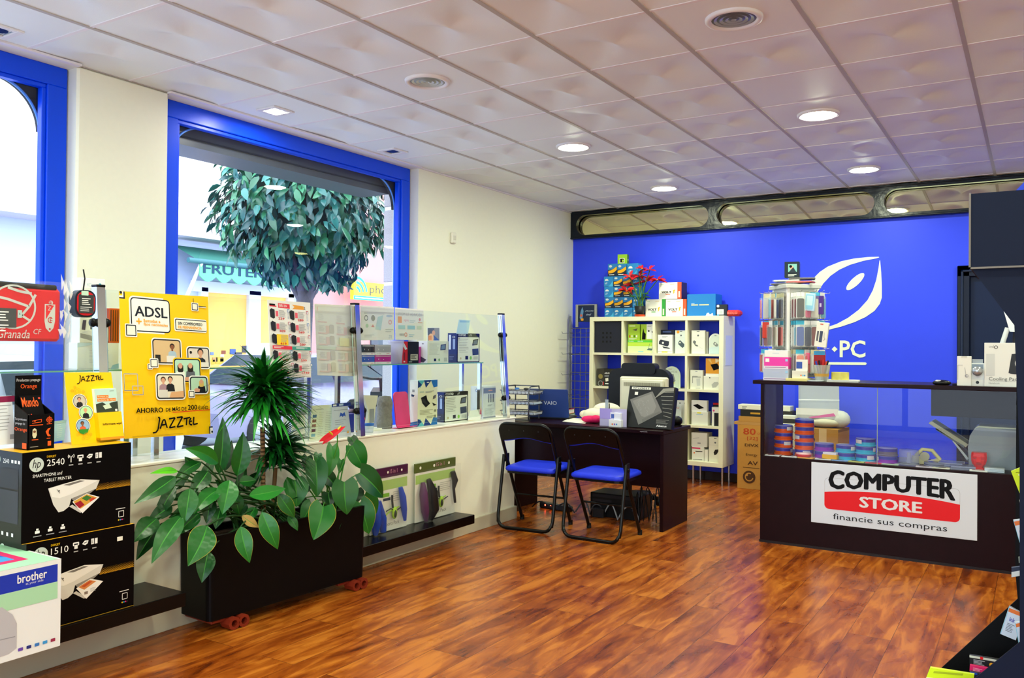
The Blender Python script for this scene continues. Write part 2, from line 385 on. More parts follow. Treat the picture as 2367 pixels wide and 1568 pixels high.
# shop windows
PANE = glass('window_pane', (.95, .98, .99), 1.0)
def window(name, y0, y1, yi0, yi1, zb=.1, zt=2.893, zi=2.785):
    root = bpy.data.objects.new(name, None); C.objects.link(root); root['kind'] = 'structure'; root.location = (-4.62, (y0+y1)/2, zb)
    loc = V3(root.location)
    b = B(); b.T = Matrix.Translation(-loc)
    for (a, c, d, e) in ((y0, y1, zi, zt), (y0, y1, zb, zb+.12), (y0, yi0, zb+.12, zi), (yi1, y1, zb+.12, zi)): b.box((-4.66, a, d), (-4.585, c, e), FRAMEBLUE, .004)
    w = .022
    for (a, c, d, e) in ((yi0, yi1, zi-w, zi), (yi0, yi1, zb+.12, zb+.12+w), (yi0, yi0+w, zb+.12+w, zi-w), (yi1-w, yi1, zb+.12+w, zi-w)): b.box((-4.645, a, d), (-4.6, c, e), FRAMEBLUE, .003)
    b.build('frame', root)
    b = B(); b.T = Matrix.Translation(-loc); b.add([(-4.63, yi0, zb+.12), (-4.63, yi1, zb+.12), (-4.63, yi1, zi), (-4.63, yi0, zi)], [(0, 1, 2, 3)], PANE); b.build('pane', root)
    # rounded outer opening: dark corner plates with a pale edge
    b = B(); b.T = Matrix.Translation(-loc); R = .25
    for sy, ye in ((1, yi1), (-1, yi0)):
        arc = [(ye-sy*R+sy*R*math.sin(t), zi-R+R*math.cos(t)) for t in [PI/2*k/14 for k in range(15)]]
        b.prism([(ye+sy*.02, zi+.02), (ye-sy*R, zi+.02)]+arc+[(ye+sy*.02, zi-R)], .03, NAVY, 'yz', -4.70)
        b.tube([(-4.665, p[0], p[1]) for p in arc]+[(-4.665, arc[-1][0], zb+.1)], .007, M('#4f93f0', .3), 6)
    b.build('corner_plate', root)
    return root
window('window_1', .2, 2.632, .31, 2.522)
window('window_2', 3.235, 5.65, 3.345, 5.54)
b = B(); b.box((-5.05, 3.0, 2.672), (-4.74, 5.55, 2.98), M('#565c64', .35, noise=.15, scale=7)); b.box((-4.76, 3.0, 2.72), (-4.73, 5.55, 2.73), M('#3c4148', .4)); struct('trim_2', b)
root = bpy.data.objects.new('window_added', None); C.objects.link(root); root['kind'] = 'structure'     # unseen glazing added behind the camera to send sky light onto the ceiling
b = B()
for x in (-3.4, -1.77, -.13, 1.52): b.box((x, -2.38, .1), (x+.08, -2.32, 2.75), FRAMEBLUE, .004)
for z in (.1, 2.67): b.box((-3.4, -2.38, z), (1.6, -2.32, z+.08), FRAMEBLUE, .004)
b.build('frame', root)
b = B(); b.add([(-3.4, -2.35, .1), (1.6, -2.35, .1), (1.6, -2.35, 2.75), (-3.4, -2.35, 2.75)], [(0, 1, 2, 3)], PANE); b.build('pane', root)
# glazed strip above the blue wall
b = B(); zc0, zc1 = 2.637, 2.862
holes = [rrect(x0, zc0, x1-x0, zc1-zc0, .112, 9) for x0, x1 in ((-4.43, -2.885), (-2.80, -1.288), (-1.205, .33), (.42, 1.95))]
FRAMEBLACK = M('#07121f', .3, spec=.3, bump=.5, scale=14)
b.shape([[(-4.5, 2.604), (2.5, 2.604), (2.5, CEIL), (-4.5, CEIL)]]+holes, FRAMEBLACK, .06, lambda x, y, z: (x, 8.465+z, y))
b.box((-4.5, 8.425, 2.598), (2.5, 8.5, 2.615), FRAMEBLACK, .004); b.box((-4.5, 8.425, 2.885), (2.5, 8.5, CEIL), FRAMEBLACK, .004)
root = bpy.data.objects.new('window_3', None); C.objects.link(root); root['kind'] = 'structure'
b.build('frame', root)
b = B(); MIRR = M('#fdf8b4', .02, 1.0); t = math.tan(math.radians(2.5))*.31
for x0, x1 in ((-4.5, -2.84), (-2.84, -1.25), (-1.25, .375), (.375, 2.5)): b.add([(x0, 8.505, 2.6), (x1, 8.505, 2.6), (x1, 8.505+t, 2.905), (x0, 8.505+t, 2.905)], [(0, 1, 2, 3)], MIRR)
b.build('mirror_pane', root)
# door in the blue wall
root = bpy.data.objects.new('door_1', None); C.objects.link(root); root['kind'] = 'structure'; root.location = (-.13, 8.5, 0)
b = B()
for x0, x1, z0, z1 in ((-.47, -.37, 0, 2.13), (.37, .47, 0, 2.13), (-.47, .47, 2.03, 2.13)): b.box((x0, -.03, z0), (x1, .08, z1), M('#06122c', .35, spec=.2), .006)
for x0, x1, z0, z1 in ((-.44, -.42, 0, 2.09), (.42, .44, 0, 2.09), (-.44, .44, 2.07, 2.09)): b.box((x0, -.045, z0), (x1, 0, z1), M('#081a3a', .3, spec=.25), .005)
b.build('frame', root)
b = B(); b.box((-.37, .02, .01), (.37, .06, 2.03), M('#061a40', .4, spec=.2), .003); b.build('panel', root)
b = B(); b.cyl((.31, .02, 1.02), .025, .05, STEEL, 14, 1); b.tube([(.31, -.03, 1.02), (.2, -.03, 1.02)], .009, STEEL); b.build('handle', root)

# ------------------------------------------------------------------ ceiling lamps
RIM = M('#e9e9ea', .35)
def downlight(label, x, y, lit, group, cool=False):
    t = thing('ceiling_downlight', label, 'ceiling light', (x, y, CEIL), 0, group)
    b = B(); b.lathe([(.132, 0), (.13, -.012), (.118, -.016), (.104, -.012), (.1, .004)], RIM, 36); b.build('rim', t)
    if lit:
        em = M((.93, 1.0, .71), .4, em=LAMP)
        b = B(); b.lathe([(.104, -.006), (.08, -.019), (.045, -.026), (0, -.028)], em, 36); b.build('lens', t)
    else:
        b = B(); g1 = M('#b9c3bb' if not cool else '#9aa6ae', .15); g2 = M('#8c958f' if not cool else '#59616a', .25)
        for k in range(8): b.lathe([(.104-k*.013, -.004-(k % 2)*.004), (.104-(k+1)*.013, -.004-((k+1) % 2)*.004)], g1 if k % 2 else g2, 32, smooth=False)
        b.build('lens', t)
    return t
LG, UG = 'lit round ceiling downlights', 'unlit round ceiling downlights'
downlight('lit round ceiling downlight nearest the window wall and nearer the camera of the two there', -3.0, 5.655, True, LG)
downlight('lit round ceiling downlight, largest glowing one, above the counter', -1.208, 5.672, True, LG)
downlight('lit round ceiling downlight near the mirrored strip, above the white cube shelf', -3.02, 7.55, True, LG)
downlight('lit round ceiling downlight near the mirrored strip, above the wall emblem', -1.24, 7.58, True, LG)
downlight('unlit round ceiling downlight with pale greenish glass, nearer the window', -2.995, 3.84, False, UG)
downlight('unlit round ceiling downlight with grey ribbed glass at the top of the picture', -1.195, 3.83, False, UG, True)
for x in (.6,):
    for y in (5.67, 7.58, 3.84): downlight('lit round ceiling downlight out at the right side of the shop', x, y, True, LG)
for x in (-3.0, -1.2, .6):
    for y in (1.93, .03): downlight('lit round ceiling downlight in the front part of the shop', x, y, True, LG)
def spot(label, x, y, lit):
    t = thing('ceiling_spotlight', label, 'ceiling light', (x, y, CEIL), 0, 'square halogen spots along the windows')
    b = B(); w = .088
    for a, c, d, e in ((-w, w, -w, -.055), (-w, w, .055, w), (-w, -.055, -.055, .055), (.055, w, -.055, .055)): b.box((a, d, -.01), (c, e, .002), RIM, .003)
    b.build('trim_ring', t)
    b = B(); g = M('#5c6a74', .2, .6)
    for s in (-1, 1):
        b.add([(s*.055, -.055, -.002), (s*.055, .055, -.002), (s*.02, .02, .018), (s*.02, -.02, .018)], [(0, 1, 2, 3)], g)
        b.add([(-.055, s*.055, -.002), (.055, s*.055, -.002), (.02, s*.02, .018), (-.02, s*.02, .018)], [(0, 1, 2, 3)], g)
    b.build('reflector', t)
    b = B(); b.lathe([(.048, -.004), (0, -.0041)], M((1, .96, .88), .3, em=HALO) if lit else M('#27313a', .1), 20, smooth=False); b.build('lamp', t)
spot('brightly lit square halogen spot above the large window', -4.235, 3.82, True)
spot('unlit square halogen spot above the right end of the large window', -4.31, 5.09, False)
spot('unlit square halogen spot above the left window', -4.33, 2.13, False)
# ================================================================== THE STREET
FX = -14.0
def fy(x, y): return onx(x, y, FX)
road = M('#7f8794', .9, noise=.1); pave = M('#b9bac2', .85, noise=.08)
b = B(); b.box((-60, -30, -.30), (-4.79, 60, -.20), road); b.box((-7.6, -30, -.25), (-4.79, 60, -.10), pave); b.box((-60, -30, -.25), (-12.2, 60, -.10), pave); b.box((-4.78, -30, -.3), (20, -2.42, -.10), pave); struct('ground_street', b)
STONE = M('#e9e6ea', .8); CREAM = M('#efeee9', .8)
def wallbox(b, p0, p1, x0, x1, mat): b.box((x0, p0[0], p0[1]), (x1, p1[0], p1[1]), mat)
# white house opposite: stone-clad upper floors jutting over a plain ground floor
zb1 = fy(460, 490).z; zb0 = fy(460, 560).z; yR = fy(706, 690).y
t = thing('street_house', 'white stone-clad house across the street with a fruit shop at street level', 'building', (FX, 8, -.1))
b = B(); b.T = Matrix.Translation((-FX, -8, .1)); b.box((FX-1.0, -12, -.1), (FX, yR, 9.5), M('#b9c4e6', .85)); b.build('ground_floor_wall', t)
b = B(); b.T = Matrix.Translation((-FX, -8, .1)); b.box((FX-.6, -12, zb1), (FX+.55, yR, 9.6), CREAM)
z = zb1+1.25
while z < 9.4: b.box((FX+.545, -12, z), (FX+.556, yR, z+.03), M('#c9c2cf', .8)); z += 1.25
y = -11
while y < yR: b.box((FX+.545, y, zb1), (FX+.556, y+.03, 9.6), M('#d4cdd8', .8)); y += 1.9
b.build('upper_storeys', t)
b = B(); b.T = Matrix.Translation((-FX, -8, .1)); b.box((FX-.4, -12, zb0), (FX+.62, yR, zb1), M('#c8c4cc', .85, noise=.12, scale=25)); b.build('concrete_band', t)
def at8(b): b.T = Matrix.Translation((-FX, -8, .1)); return b
# shop front: two panes with goods behind
a, c = fy(470, 664), fy(664, 682); zt = a.z; y0, y1 = a.y, c.y; ym = fy(579, 720).y
b = at8(B()); FRM = M('#dfe4f2', .4); zs = -.1; zi = zt-.28
for q0, q1, z0, z1 in ((y0-.3, y1+.5, zt-.1, zt+.12), (y0-.12, y0+.05, zs, zt), (ym-.12, ym+.2, zs, zt), (y1-.06, y1+.12, zs, zt), (ym+.2, y1, zt-1.32, zt-1.1), (y0, y1, zs, .25)): b.box((FX-.05, q0, z0), (FX+.1, q1, z1), FRM, .01)
b.build('shop_front_frame', t)
b = at8(B()); b.box((FX+.001, y0, zs), (FX+.012, y1, zt), M('#d8a95c', .9, em=.35, noise=.25, scale=1.3)); b.build('lit_shop_interior', t)
b = at8(B()); rnd = random.Random(5)
for i in range(60):
    yy = rnd.uniform(y0+.1, y1-.2); zz = rnd.uniform(.3, zt-1.3); s = rnd.uniform(.05, .16)
    b.box((FX+.012, yy, zz), (FX+.03, yy+s*1.3, zz+s), M(rnd.choice(['#b98a5a', '#a8324a', '#d9d2c4', '#4b5f9e', '#caa23c', '#6e7fb4', '#8a4a3a', '#4a4a55']), .8))
tag(b.build('stacked_goods', t), kind='stuff')
# awning with its lettering and arms
p = fy(464, 606)
aw = thing('shop_awning', 'green awning over the fruit shop with dark lettering on its scalloped front', 'awning', (FX+1.0, 10, p.z))
AX = FX+.9
def ax(x, y): return onx(x, y, AX)
l, r = ax(462, 604), ax(660, 622); b = B(); b.T = Matrix.Translation(-V3(aw.location)); GRN = M('#63c489', .8)
y0a, y1a = l.y, r.y+1.2; zt_ = l.z; hb = ax(470, 638).z; pts = [(y0a, zt_), (y0a, hb)]; n = 9
for k in range(n):
    for q in range(1, 9): yy = y0a+(y1a-y0a)*(k+q/8)/n; pts.append((yy, hb-.10*math.sin(PI*q/8)))
pts.append((y1a, zt_)); b.prism(pts, .02, GRN, 'yz', AX-.02); b.build('scalloped_front', aw)
b = B(); b.T = Matrix.Translation(-V3(aw.location)); b.add([(AX, y0a, zt_), (AX, y1a, zt_), (FX+.1, y1a, zt_+.35), (FX+.1, y0a, zt_+.35)], [(0, 1, 2, 3)], M('#2e6b62', .8)); b.tube([(AX, y0a-.25, zt_), (AX, y1a+.2, zt_)], .05, M('#3d6f78', .5)); b.build('roller', aw)
b = B(); b.T = Matrix.Translation(-V3(aw.location)); q = ax(467, 608); q2 = ax(640, 628)
f = Face(b, (AX+.004, q.y, ax(467, 631).z), (0, 1, 0), (0, 0, 1), (q2.y-q.y)*1.02, q.z-ax(467, 631).z); f.text('FRUTERIA', .01, .0, .99, 1, M('#153a55', .7), .04); b.build('lettering', aw)
b = B(); b.T = Matrix.Translation(-V3(aw.location)); b.tube([(AX, y0a+.05, zt_), (FX+.12, y0a-.45, hb-1.9)], .035, M('#e8ecf2', .4)); b.build('arm', aw)
# pink house with a phone shop sign
t = thing('street_house', 'pinkish house standing behind the street tree', 'building', (FX, 20, -.1))
PINK = M('#c98f8c', .85, noise=.05, scale=2)
b = B(); b.T = Matrix.Translation((-FX, -20, .1)); b.box((FX-1, yR+.02, -.1), (FX-.1, 45, 10.5), PINK); b.build('facade', t)
b = B(); b.T = Matrix.Translation((-FX, -20, .1)); b.box((FX-.1, yR+2, 4.6), (FX+.6, 45, 4.85), M('#e2dbe0', .7)); b.build('balcony_slab', t)
b = B(); b.T = Matrix.Translation((-FX, -20, .1)); b.box((FX-.12, yR+.6, -.1), (FX-.06, yR+1.7, 2.2), M('#e4e0ec', .5)); b.box((FX-.12, yR+2.3, -.1), (FX-.06, yR+3.6, 2.2), M('#4a4f5c', .3)); b.build('doorway', t)
SX = FX+.4
a, c, d = onx(818, 650, SX), onx(818, 692, SX), onx(925, 660, SX)
t = thing('shop_sign', 'yellow and blue phone shop sign on the pinkish house', 'sign', (SX, a.y, c.z))
b = B(); b.box((-.12, 0, 0), (0, d.y-a.y, a.z-c.z), M('#ffd52a', .4), .01)
f = Face(b, (.001, 0, 0), (0, 1, 0), (0, 0, 1), d.y-a.y, a.z-c.z); CY_ = M('#22a7de', .4)
f.rect(0, .78, 1, .22, CY_); f.lines(.03, .86, .8, 1, .1, .06, WHITE); f.text('phone', .33, .12, .6, .6, M('#3a3d44', .5))
for k, rr in enumerate((.09, .16, .23)): f.ring(.05, .62, rr, .035, CY_, 16, -PI/2, -.1)
b.build('sign_panel', t)
# street tree right outside the window
TX, TY = -6.25, 6.05
tr = thing('street_tree', 'orange tree with a clipped round dark green crown outside the large window', 'tree', (TX, TY, -.1))
b = B(); b.tube([(0, 0, 0), (.02, .01, .7), (-.01, 0, 1.3), (.0, .0, 1.9), (.02, 0, 2.4)], [.085, .075, .075, .085, .05], M('#6d6a78', .9, noise=.3, bump=.6, scale=22), 10)
for a in range(5): b.tube([(0, 0, 1.85), (.25*math.cos(a*1.26), .25*math.sin(a*1.26), 2.3), (.5*math.cos(a*1.26), .5*math.sin(a*1.26), 2.75)], [.045, .03, .012], M('#6d6a78', .9, noise=.3, bump=.6, scale=22), 6)
b.build('trunk', tr)
b = B(); rnd = random.Random(11); LV = [M(h, .28, spec=.6) for h in ('#1d5e5c', '#226a64', '#184e52', '#2b7a74', '#1f5f44', '#3a8660')]  # sky reflections are put into the leaf colours as teal
ctr = V3((0, 0, 2.92)); RX, RZ = .84, .86
def leafquad(b, p, d, n, L, w, mat):
    d = d.normalized(); s = d.cross(n)
    if s.length < 1e-3: s = d.orthogonal()
    s.normalize(); n = s.cross(d)
    pts = []
    for u, ww in ((0, .0), (.25, .8), (.55, 1.0), (.8, .6), (1, 0)):
        c = p+d*(L*u)-n*(L*.22*u*u)
        pts.append((c-s*(w*ww/2)+n*(w*.18*ww), c, c+s*(w*ww/2)+n*(w*.18*ww)))
    vs = [pts[0][1]]; 
    for k in (1, 2, 3): vs += list(pts[k])
    vs.append(pts[4][1])
    b.add(vs, [(0, 1, 2), (0, 2, 3), (1, 4, 5, 2), (2, 5, 6, 3), (4, 7, 8, 5), (5, 8, 9, 6), (7, 10, 8), (8, 10, 9)], mat, True)
def rv(rnd): 
    while True:
        v = V3((rnd.uniform(-1, 1), rnd.uniform(-1, 1), rnd.uniform(-1, 1)))
        if .05 < v.length < 1: return v.normalized()
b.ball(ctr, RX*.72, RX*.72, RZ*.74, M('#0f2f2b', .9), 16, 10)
tocam = V3((-TX, -TY, EYE-2.9)).normalized()
for i in range(3200):
    v = rv(rnd)
    if v.dot(tocam) < -.55 and rnd.random() < .6: continue
    bump_ = 1+.10*math.sin(5*v.x+2.1*v.z*3)+.06*math.sin(9*v.y+4*v.z)
    k = rnd.uniform(.74, 1.02)*bump_; zz = v.z*RZ*k
    if zz < -.66: zz = -.66-rnd.random()*.14
    p = ctr+V3((v.x*RX*k, v.y*RX*k, zz))
    d = (v*.55+rv(rnd)*.6+V3((0, 0, -.75))); nrm = (v+rv(rnd)*.5+V3((0, 0, .4))).normalized()
    leafquad(b, p, d, nrm, rnd.uniform(.11, .18), rnd.uniform(.05, .075), rnd.choice(LV))
b.build('crown', tr)
# granite jamb of the shop's own front
for name, yj, x0, x1, lab in (('granite_jamb', 5.80, -5.01, -4.87, 'speckled granite pier at the right edge of the large window'), ('granite_jamb', 2.655, -4.912, -4.838, 'speckled granite pier at the edge of the left window')):
    b = B(); g = M('#b4afb6', .9, noise=.4, scale=130); z = -.1; k = 0
    for h in (.66, .72, .66, .68, .64, .7):
        b.box((x0, yj, z), (x1, yj+.22, z+h-.03), g, .008); b.box((x0+.01, yj+.006, z+h-.03), (x1-.01, yj+.2, z+h), WHITE); z += h
    o = b.build(name, None, (0, 0, 0)); tag(o, lab, 'stone pier')
# parked vehicles, across the near kerb
def car(label, loc, rz, body, group='cars parked in the street'):
    t = thing('parked_car', label, 'car', loc, rz, group)
    b = B(); prof = [(-2.05, .28), (-2.1, .62), (-1.95, .85), (-1.2, .95), (-.62, 1.40), (.75, 1.43), (1.5, .98), (2.0, .88), (2.08, .5), (2.02, .28)]
    top = 1.5
    for s in (0,):
        vs = []
        for (x, z) in prof:
            w = .84 if z < .97 else .62; vs += [(x, -w, z), (x, w, z)]
        n = len(prof); fs = [(2*i, 2*i+1, 2*((i+1) % n)+1, 2*((i+1) % n)) for i in range(n)] + [tuple(range(0, 2*n, 2)), tuple(range(2*n-1, 0, -2))]
        b.add(vs, fs, body)
    b.build('body', t)
    b = B(); gl = M('#27323e', .1)
    for s in (-1, 1): b.add([(x, s*w, z) for x, w, z in ((-1.05, .845, .98), (-.55, .645, 1.36), (.1, .645, 1.38), (.1, .845, .98))], [(0, 1, 2, 3)], gl); b.add([(x, s*w, z) for x, w, z in ((.16, .845, .98), (.16, .645, 1.38), (.72, .645, 1.39), (1.35, .845, .99))], [(0, 1, 2, 3)], gl)
    b.add([(-1.22, -.7, .97), (-1.22, .7, .97), (-.64, .58, 1.40), (-.64, -.58, 1.40)], [(0, 1, 2, 3)], gl); b.add([(1.52, -.7, .99), (1.52, .7, .99), (.79, .58, 1.43), (.79, -.58, 1.43)], [(0, 1, 2, 3)], gl)
    b.build('window_glass', t)
    for x in (-1.3, 1.3):
        for s in (-1, 1):
            b = B(); b.lathe([(.0, -.1), (.3, -.1), (.32, -.06), (.32, .06), (.3, .1), (0, .1)], M('#17181c', .7), 20, (x, s*.76, .32), axis=1); b.lathe([(0, -.105*s), (.19, -.105*s), (.2, -.1*s)], M('#a8adb4', .3, .8), 16, (x, s*.76, .32), axis=1); b.build('wheel', t)
    return t
car('greyish violet car parked in the street beyond the dracaena', (-10.2, 9.6, -.2), PI/2, M('#8d86a8', .3, coat=.4))
car('pale car parked in the street at the left window', (-9.0, 4.0, -.2), PI/2, M('#dfe5f0', .3, coat=.6))
# scooter outside the right end of the window
p = onx(866, 905, -6.6)
t = thing('parked_scooter', 'dark motor scooter parked outside beside the granite pier', 'scooter', (-6.6, p.y, -.1), PI/2+.5)
DK = M('#171b26', .35)
for x in (-.62, .62): b = B(); b.lathe([(.14, -.05), (.22, -.06), (.25, 0), (.22, .06), (.14, .05)], M('#121317', .8), 20, (x, 0, .25), axis=1); b.build('wheel', t)
b = B(); b.prism([(-.75, .35), (-.85, .75), (-.3, .80), (-.1, .5), (.2, .42), (.35, .9), (.5, .95), (.62, .45), (.3, .3), (-.3, .28)], .26, DK, 'xz', -.13); b.build('bodywork', t)
b = B(); b.box((-.85, -.13, .78), (-.2, .13, .88), M('#0d0e12', .5), .04); b.build('seat', t)
b = B(); b.tube([(.42, 0, .9), (.34, 0, 1.08)], .03, DK); b.tube([(.3, -.33, 1.1), (.36, -.12, 1.06), (.36, .12, 1.06), (.3, .33, 1.1)], .016, DK); b.tube([(.34, .3, 1.08), (.36, .36, 1.25)], .008, DK); b.build('handlebar', t)
b = B(); b.ball((.52, 0, .86), .06, .1, .06, M('#c9d4e6', .1)); b.build('headlamp', t)
b = B(); b.ball((-.88, 0, .68), .03, .1, .05, M('#d0202c', .2)); b.build('tail_lamp', t)
# ================================================================== DISPLAY WALL, LEFT
LEDGE = .81
def leanx(z, x=-3.53): return x-.06*(z-LEDGE)/.81
# ---- leaning glass screen on the ledge
t = thing('glass_screen', 'long leaning glass screen with chrome posts along the display ledge', 'glass screen', (-3.53, 3.9, LEDGE))
O = V3(t.location); CG = glass('clear_glass', (.95, .985, .965), .8); EDGE = M('#c9e6df', .2)
posts = (2.215, 3.895, 5.575)
for i, y in enumerate(posts):
    b = B(); b.T = Matrix.Translation(-O); w = .02
    vs = []
    for z in (LEDGE+.001, 1.62): vs += [(leanx(z)-w, y-w, z), (leanx(z)+w, y-w, z), (leanx(z)+w, y+w, z), (leanx(z)-w, y+w, z)]
    b.add(vs, [(0, 3, 2, 1), (4, 5, 6, 7), (0, 1, 5, 4), (1, 2, 6, 5), (2, 3, 7, 6), (3, 0, 4, 7)], CHROME)
    x = leanx(1.62); b.box((x-.022, y-.022, 1.62), (x+.022, y+.022, 1.632), BLACK, .003)
    p = b.build('post', t)
    for z in (.965, 1.46):
        for s in (-1, 1):
            b = B(); b.T = Matrix.Translation(-O); b.lathe([(0, -.014), (.016, -.012), (.021, 0), (.016, .012), (0, .014)], BLACK, 16, (leanx(z)+.004, y+s*.032, z), axis=1); b.build('clamp', p)
for y0, y1 in ((.5, 2.18), (2.25, 3.86), (3.93, 5.54)):
    b = B(); b.T = Matrix.Translation(-O); z0, z1 = .845, 1.612; e = .003
    vs = [(leanx(z)+s*e, y, z) for z in (z0, z1) for y in (y0, y1) for s in (-1, 1)]
    b.add(vs, [(0, 2, 6, 4), (1, 5, 7, 3)], CG); b.add(vs, [(4, 6, 7, 5), (0, 1, 3, 2), (0, 4, 5, 1), (2, 3, 7, 6)], EDGE)
    b.build('glass_panel', t)
SHZ = 1.247
for y0, y1, lab in ((.6, 2.40, 'glass shelf behind the red cushion-like sleeve'), (2.52, 3.56, 'glass shelf behind the price list flyers'), (3.95, 5.36, 'glass shelf carrying tablet and speaker boxes at the right end of the screen')):
    t = thing('glass_shelf', lab, 'shelf', (-3.72, (y0+y1)/2, LEDGE), 0, 'glass shelves behind the screen'); O = V3(t.location)
    b = B(); b.T = Matrix.Translation(-O); b.box((-3.82, y0, SHZ-.008), (-3.61, y1, SHZ), glass('shelf_glass', (.9, .97, .95), 1)); b.box((-3.611, y0, SHZ-.0075), (-3.609, y1, SHZ-.0005), M('#6fb5ab', .2)); b.build('shelf_pane', t)
    for x in (-3.80, -3.63):
        for y in (y0+.02, y1-.02):
            b = B(); b.T = Matrix.Translation(-O); b.box((x-.013, y-.013, LEDGE), (x+.013, y+.013, SHZ-.008), CHROME); b.build('support', t)
# ---- printed sheets
def sheet(name, label, cat, bl, br, tr_, tl, mat, fn=None, group=None, th=.0015, bow=0.0):
    bl, br, tr_, tl = map(V3, (bl, br, tr_, tl)); o = (bl+br)/2; b = B(); b.T = Matrix.Translation(-o)
    n = (br-bl).cross(tl-bl).normalized()*th
    b.add([bl-n, br-n, tr_-n, tl-n, bl, br, tr_, tl], [(3, 2, 1, 0), (4, 5, 6, 7), (0, 1, 5, 4), (1, 2, 6, 5), (2, 3, 7, 6), (3, 0, 4, 7)], mat)
    if fn: fn(Face(b, bl, (br-bl).normalized(), (tl-bl).normalized(), (br-bl).length, (tl-bl).length))
    return tag(b.build(name, None, o), label, cat, group)
def psheet(name, label, cat, xb, xt, bl, br, tr_, tl, mat, fn=None, **k):
    return sheet(name, label, cat, onx(*bl, xb), onx(*br, xb), onx(*tr_, xt), onx(*tl, xt), mat, fn, **k)
YEL = M('#ffcb04', .45); DKB = M('#141c2c', .5); ORA = M('#ff7a14', .5); PAPER = M('#f3f1e2', .6)
SKIN = M('#d8a184', .6); SKIN2 = M('#8a5638', .6); HAIR = M('#1d1512', .6); BLOND = M('#d9b763', .6)
def person(f, x, y, r, skin, hair, shirt, long=False):
    k = f.W/f.H
    f.poly([(x-2.0*r, y+4.6*r*k), (x-1.7*r, y+2.2*r*k), (x-.6*r, y+1.5*r*k), (x+.6*r, y+1.5*r*k), (x+1.7*r, y+2.2*r*k), (x+2.0*r, y+4.6*r*k)], shirt)
    f.rect(x-.4*r, y+.6*r*k, .8*r, 1.1*r*k, skin)
    if long: f.rect(x-1.15*r, y-.3*r*k, 2.3*r, 2.6*r*k, hair, .6*r)
    else: f.disc(x, y-.25*r*k, 1.12*r, hair, 14)
    f.disc(x, y+.1*r*k, .85*r, skin, 14, .98*r*k)
def framed(f, x, y, w, h, bgm, outer=None, bw=.012):
    k = f.W/f.H
    f.rect(x-2*bw, y-2*bw*k, w+4*bw, h+4*bw*k, outer or WHITE, .04); f.rect(x-bw, y-bw*k, w+2*bw, h+2*bw*k, DKB, .032); f.rect(x, y, w, h, bgm, .025)
def sq(f, x, y, w, bw=.008, fill=None):
    k = f.W/f.H; f.rect(x-bw*2, y-2*bw*k, w+4*bw, (w+4*bw)*k, WHITE, .01); f.rect(x-bw, y-bw*k, w+2*bw, (w+2*bw)*k, DKB, .008); f.rect(x, y, w, w*k, fill or PAPER, .004)
JZ = [[(.13, 0), (.17, .02), (.14, .5), (.12, .8), (.07, .98), (0, 1.0)], [(.17, .75), (.24, .2), (.28, .15), (.31, .5), (.33, .72)], [(.20, .52), (.30, .48)],
      [(.38, .12), (.52, .06), (.47, .3), (.38, .72), (.52, .66)], [(.56, .06), (.70, .02), (.64, .3), (.56, .70), (.71, .62)], [(.72, .16), (.88, .08)], [(.80, .12), (.78, .6)],
      [(.90, .12), (.86, .3), (.86, .55), (.92, .6)], [(.86, .36), (.92, .34)], [(.97, .05), (.95, .58), (1.06, .52)]]
def jazz(f, x, y, w, h, mat, t=.012):
    for st in JZ: f.line([(x+a*w, y+c*h) for a, c in st], t, mat)
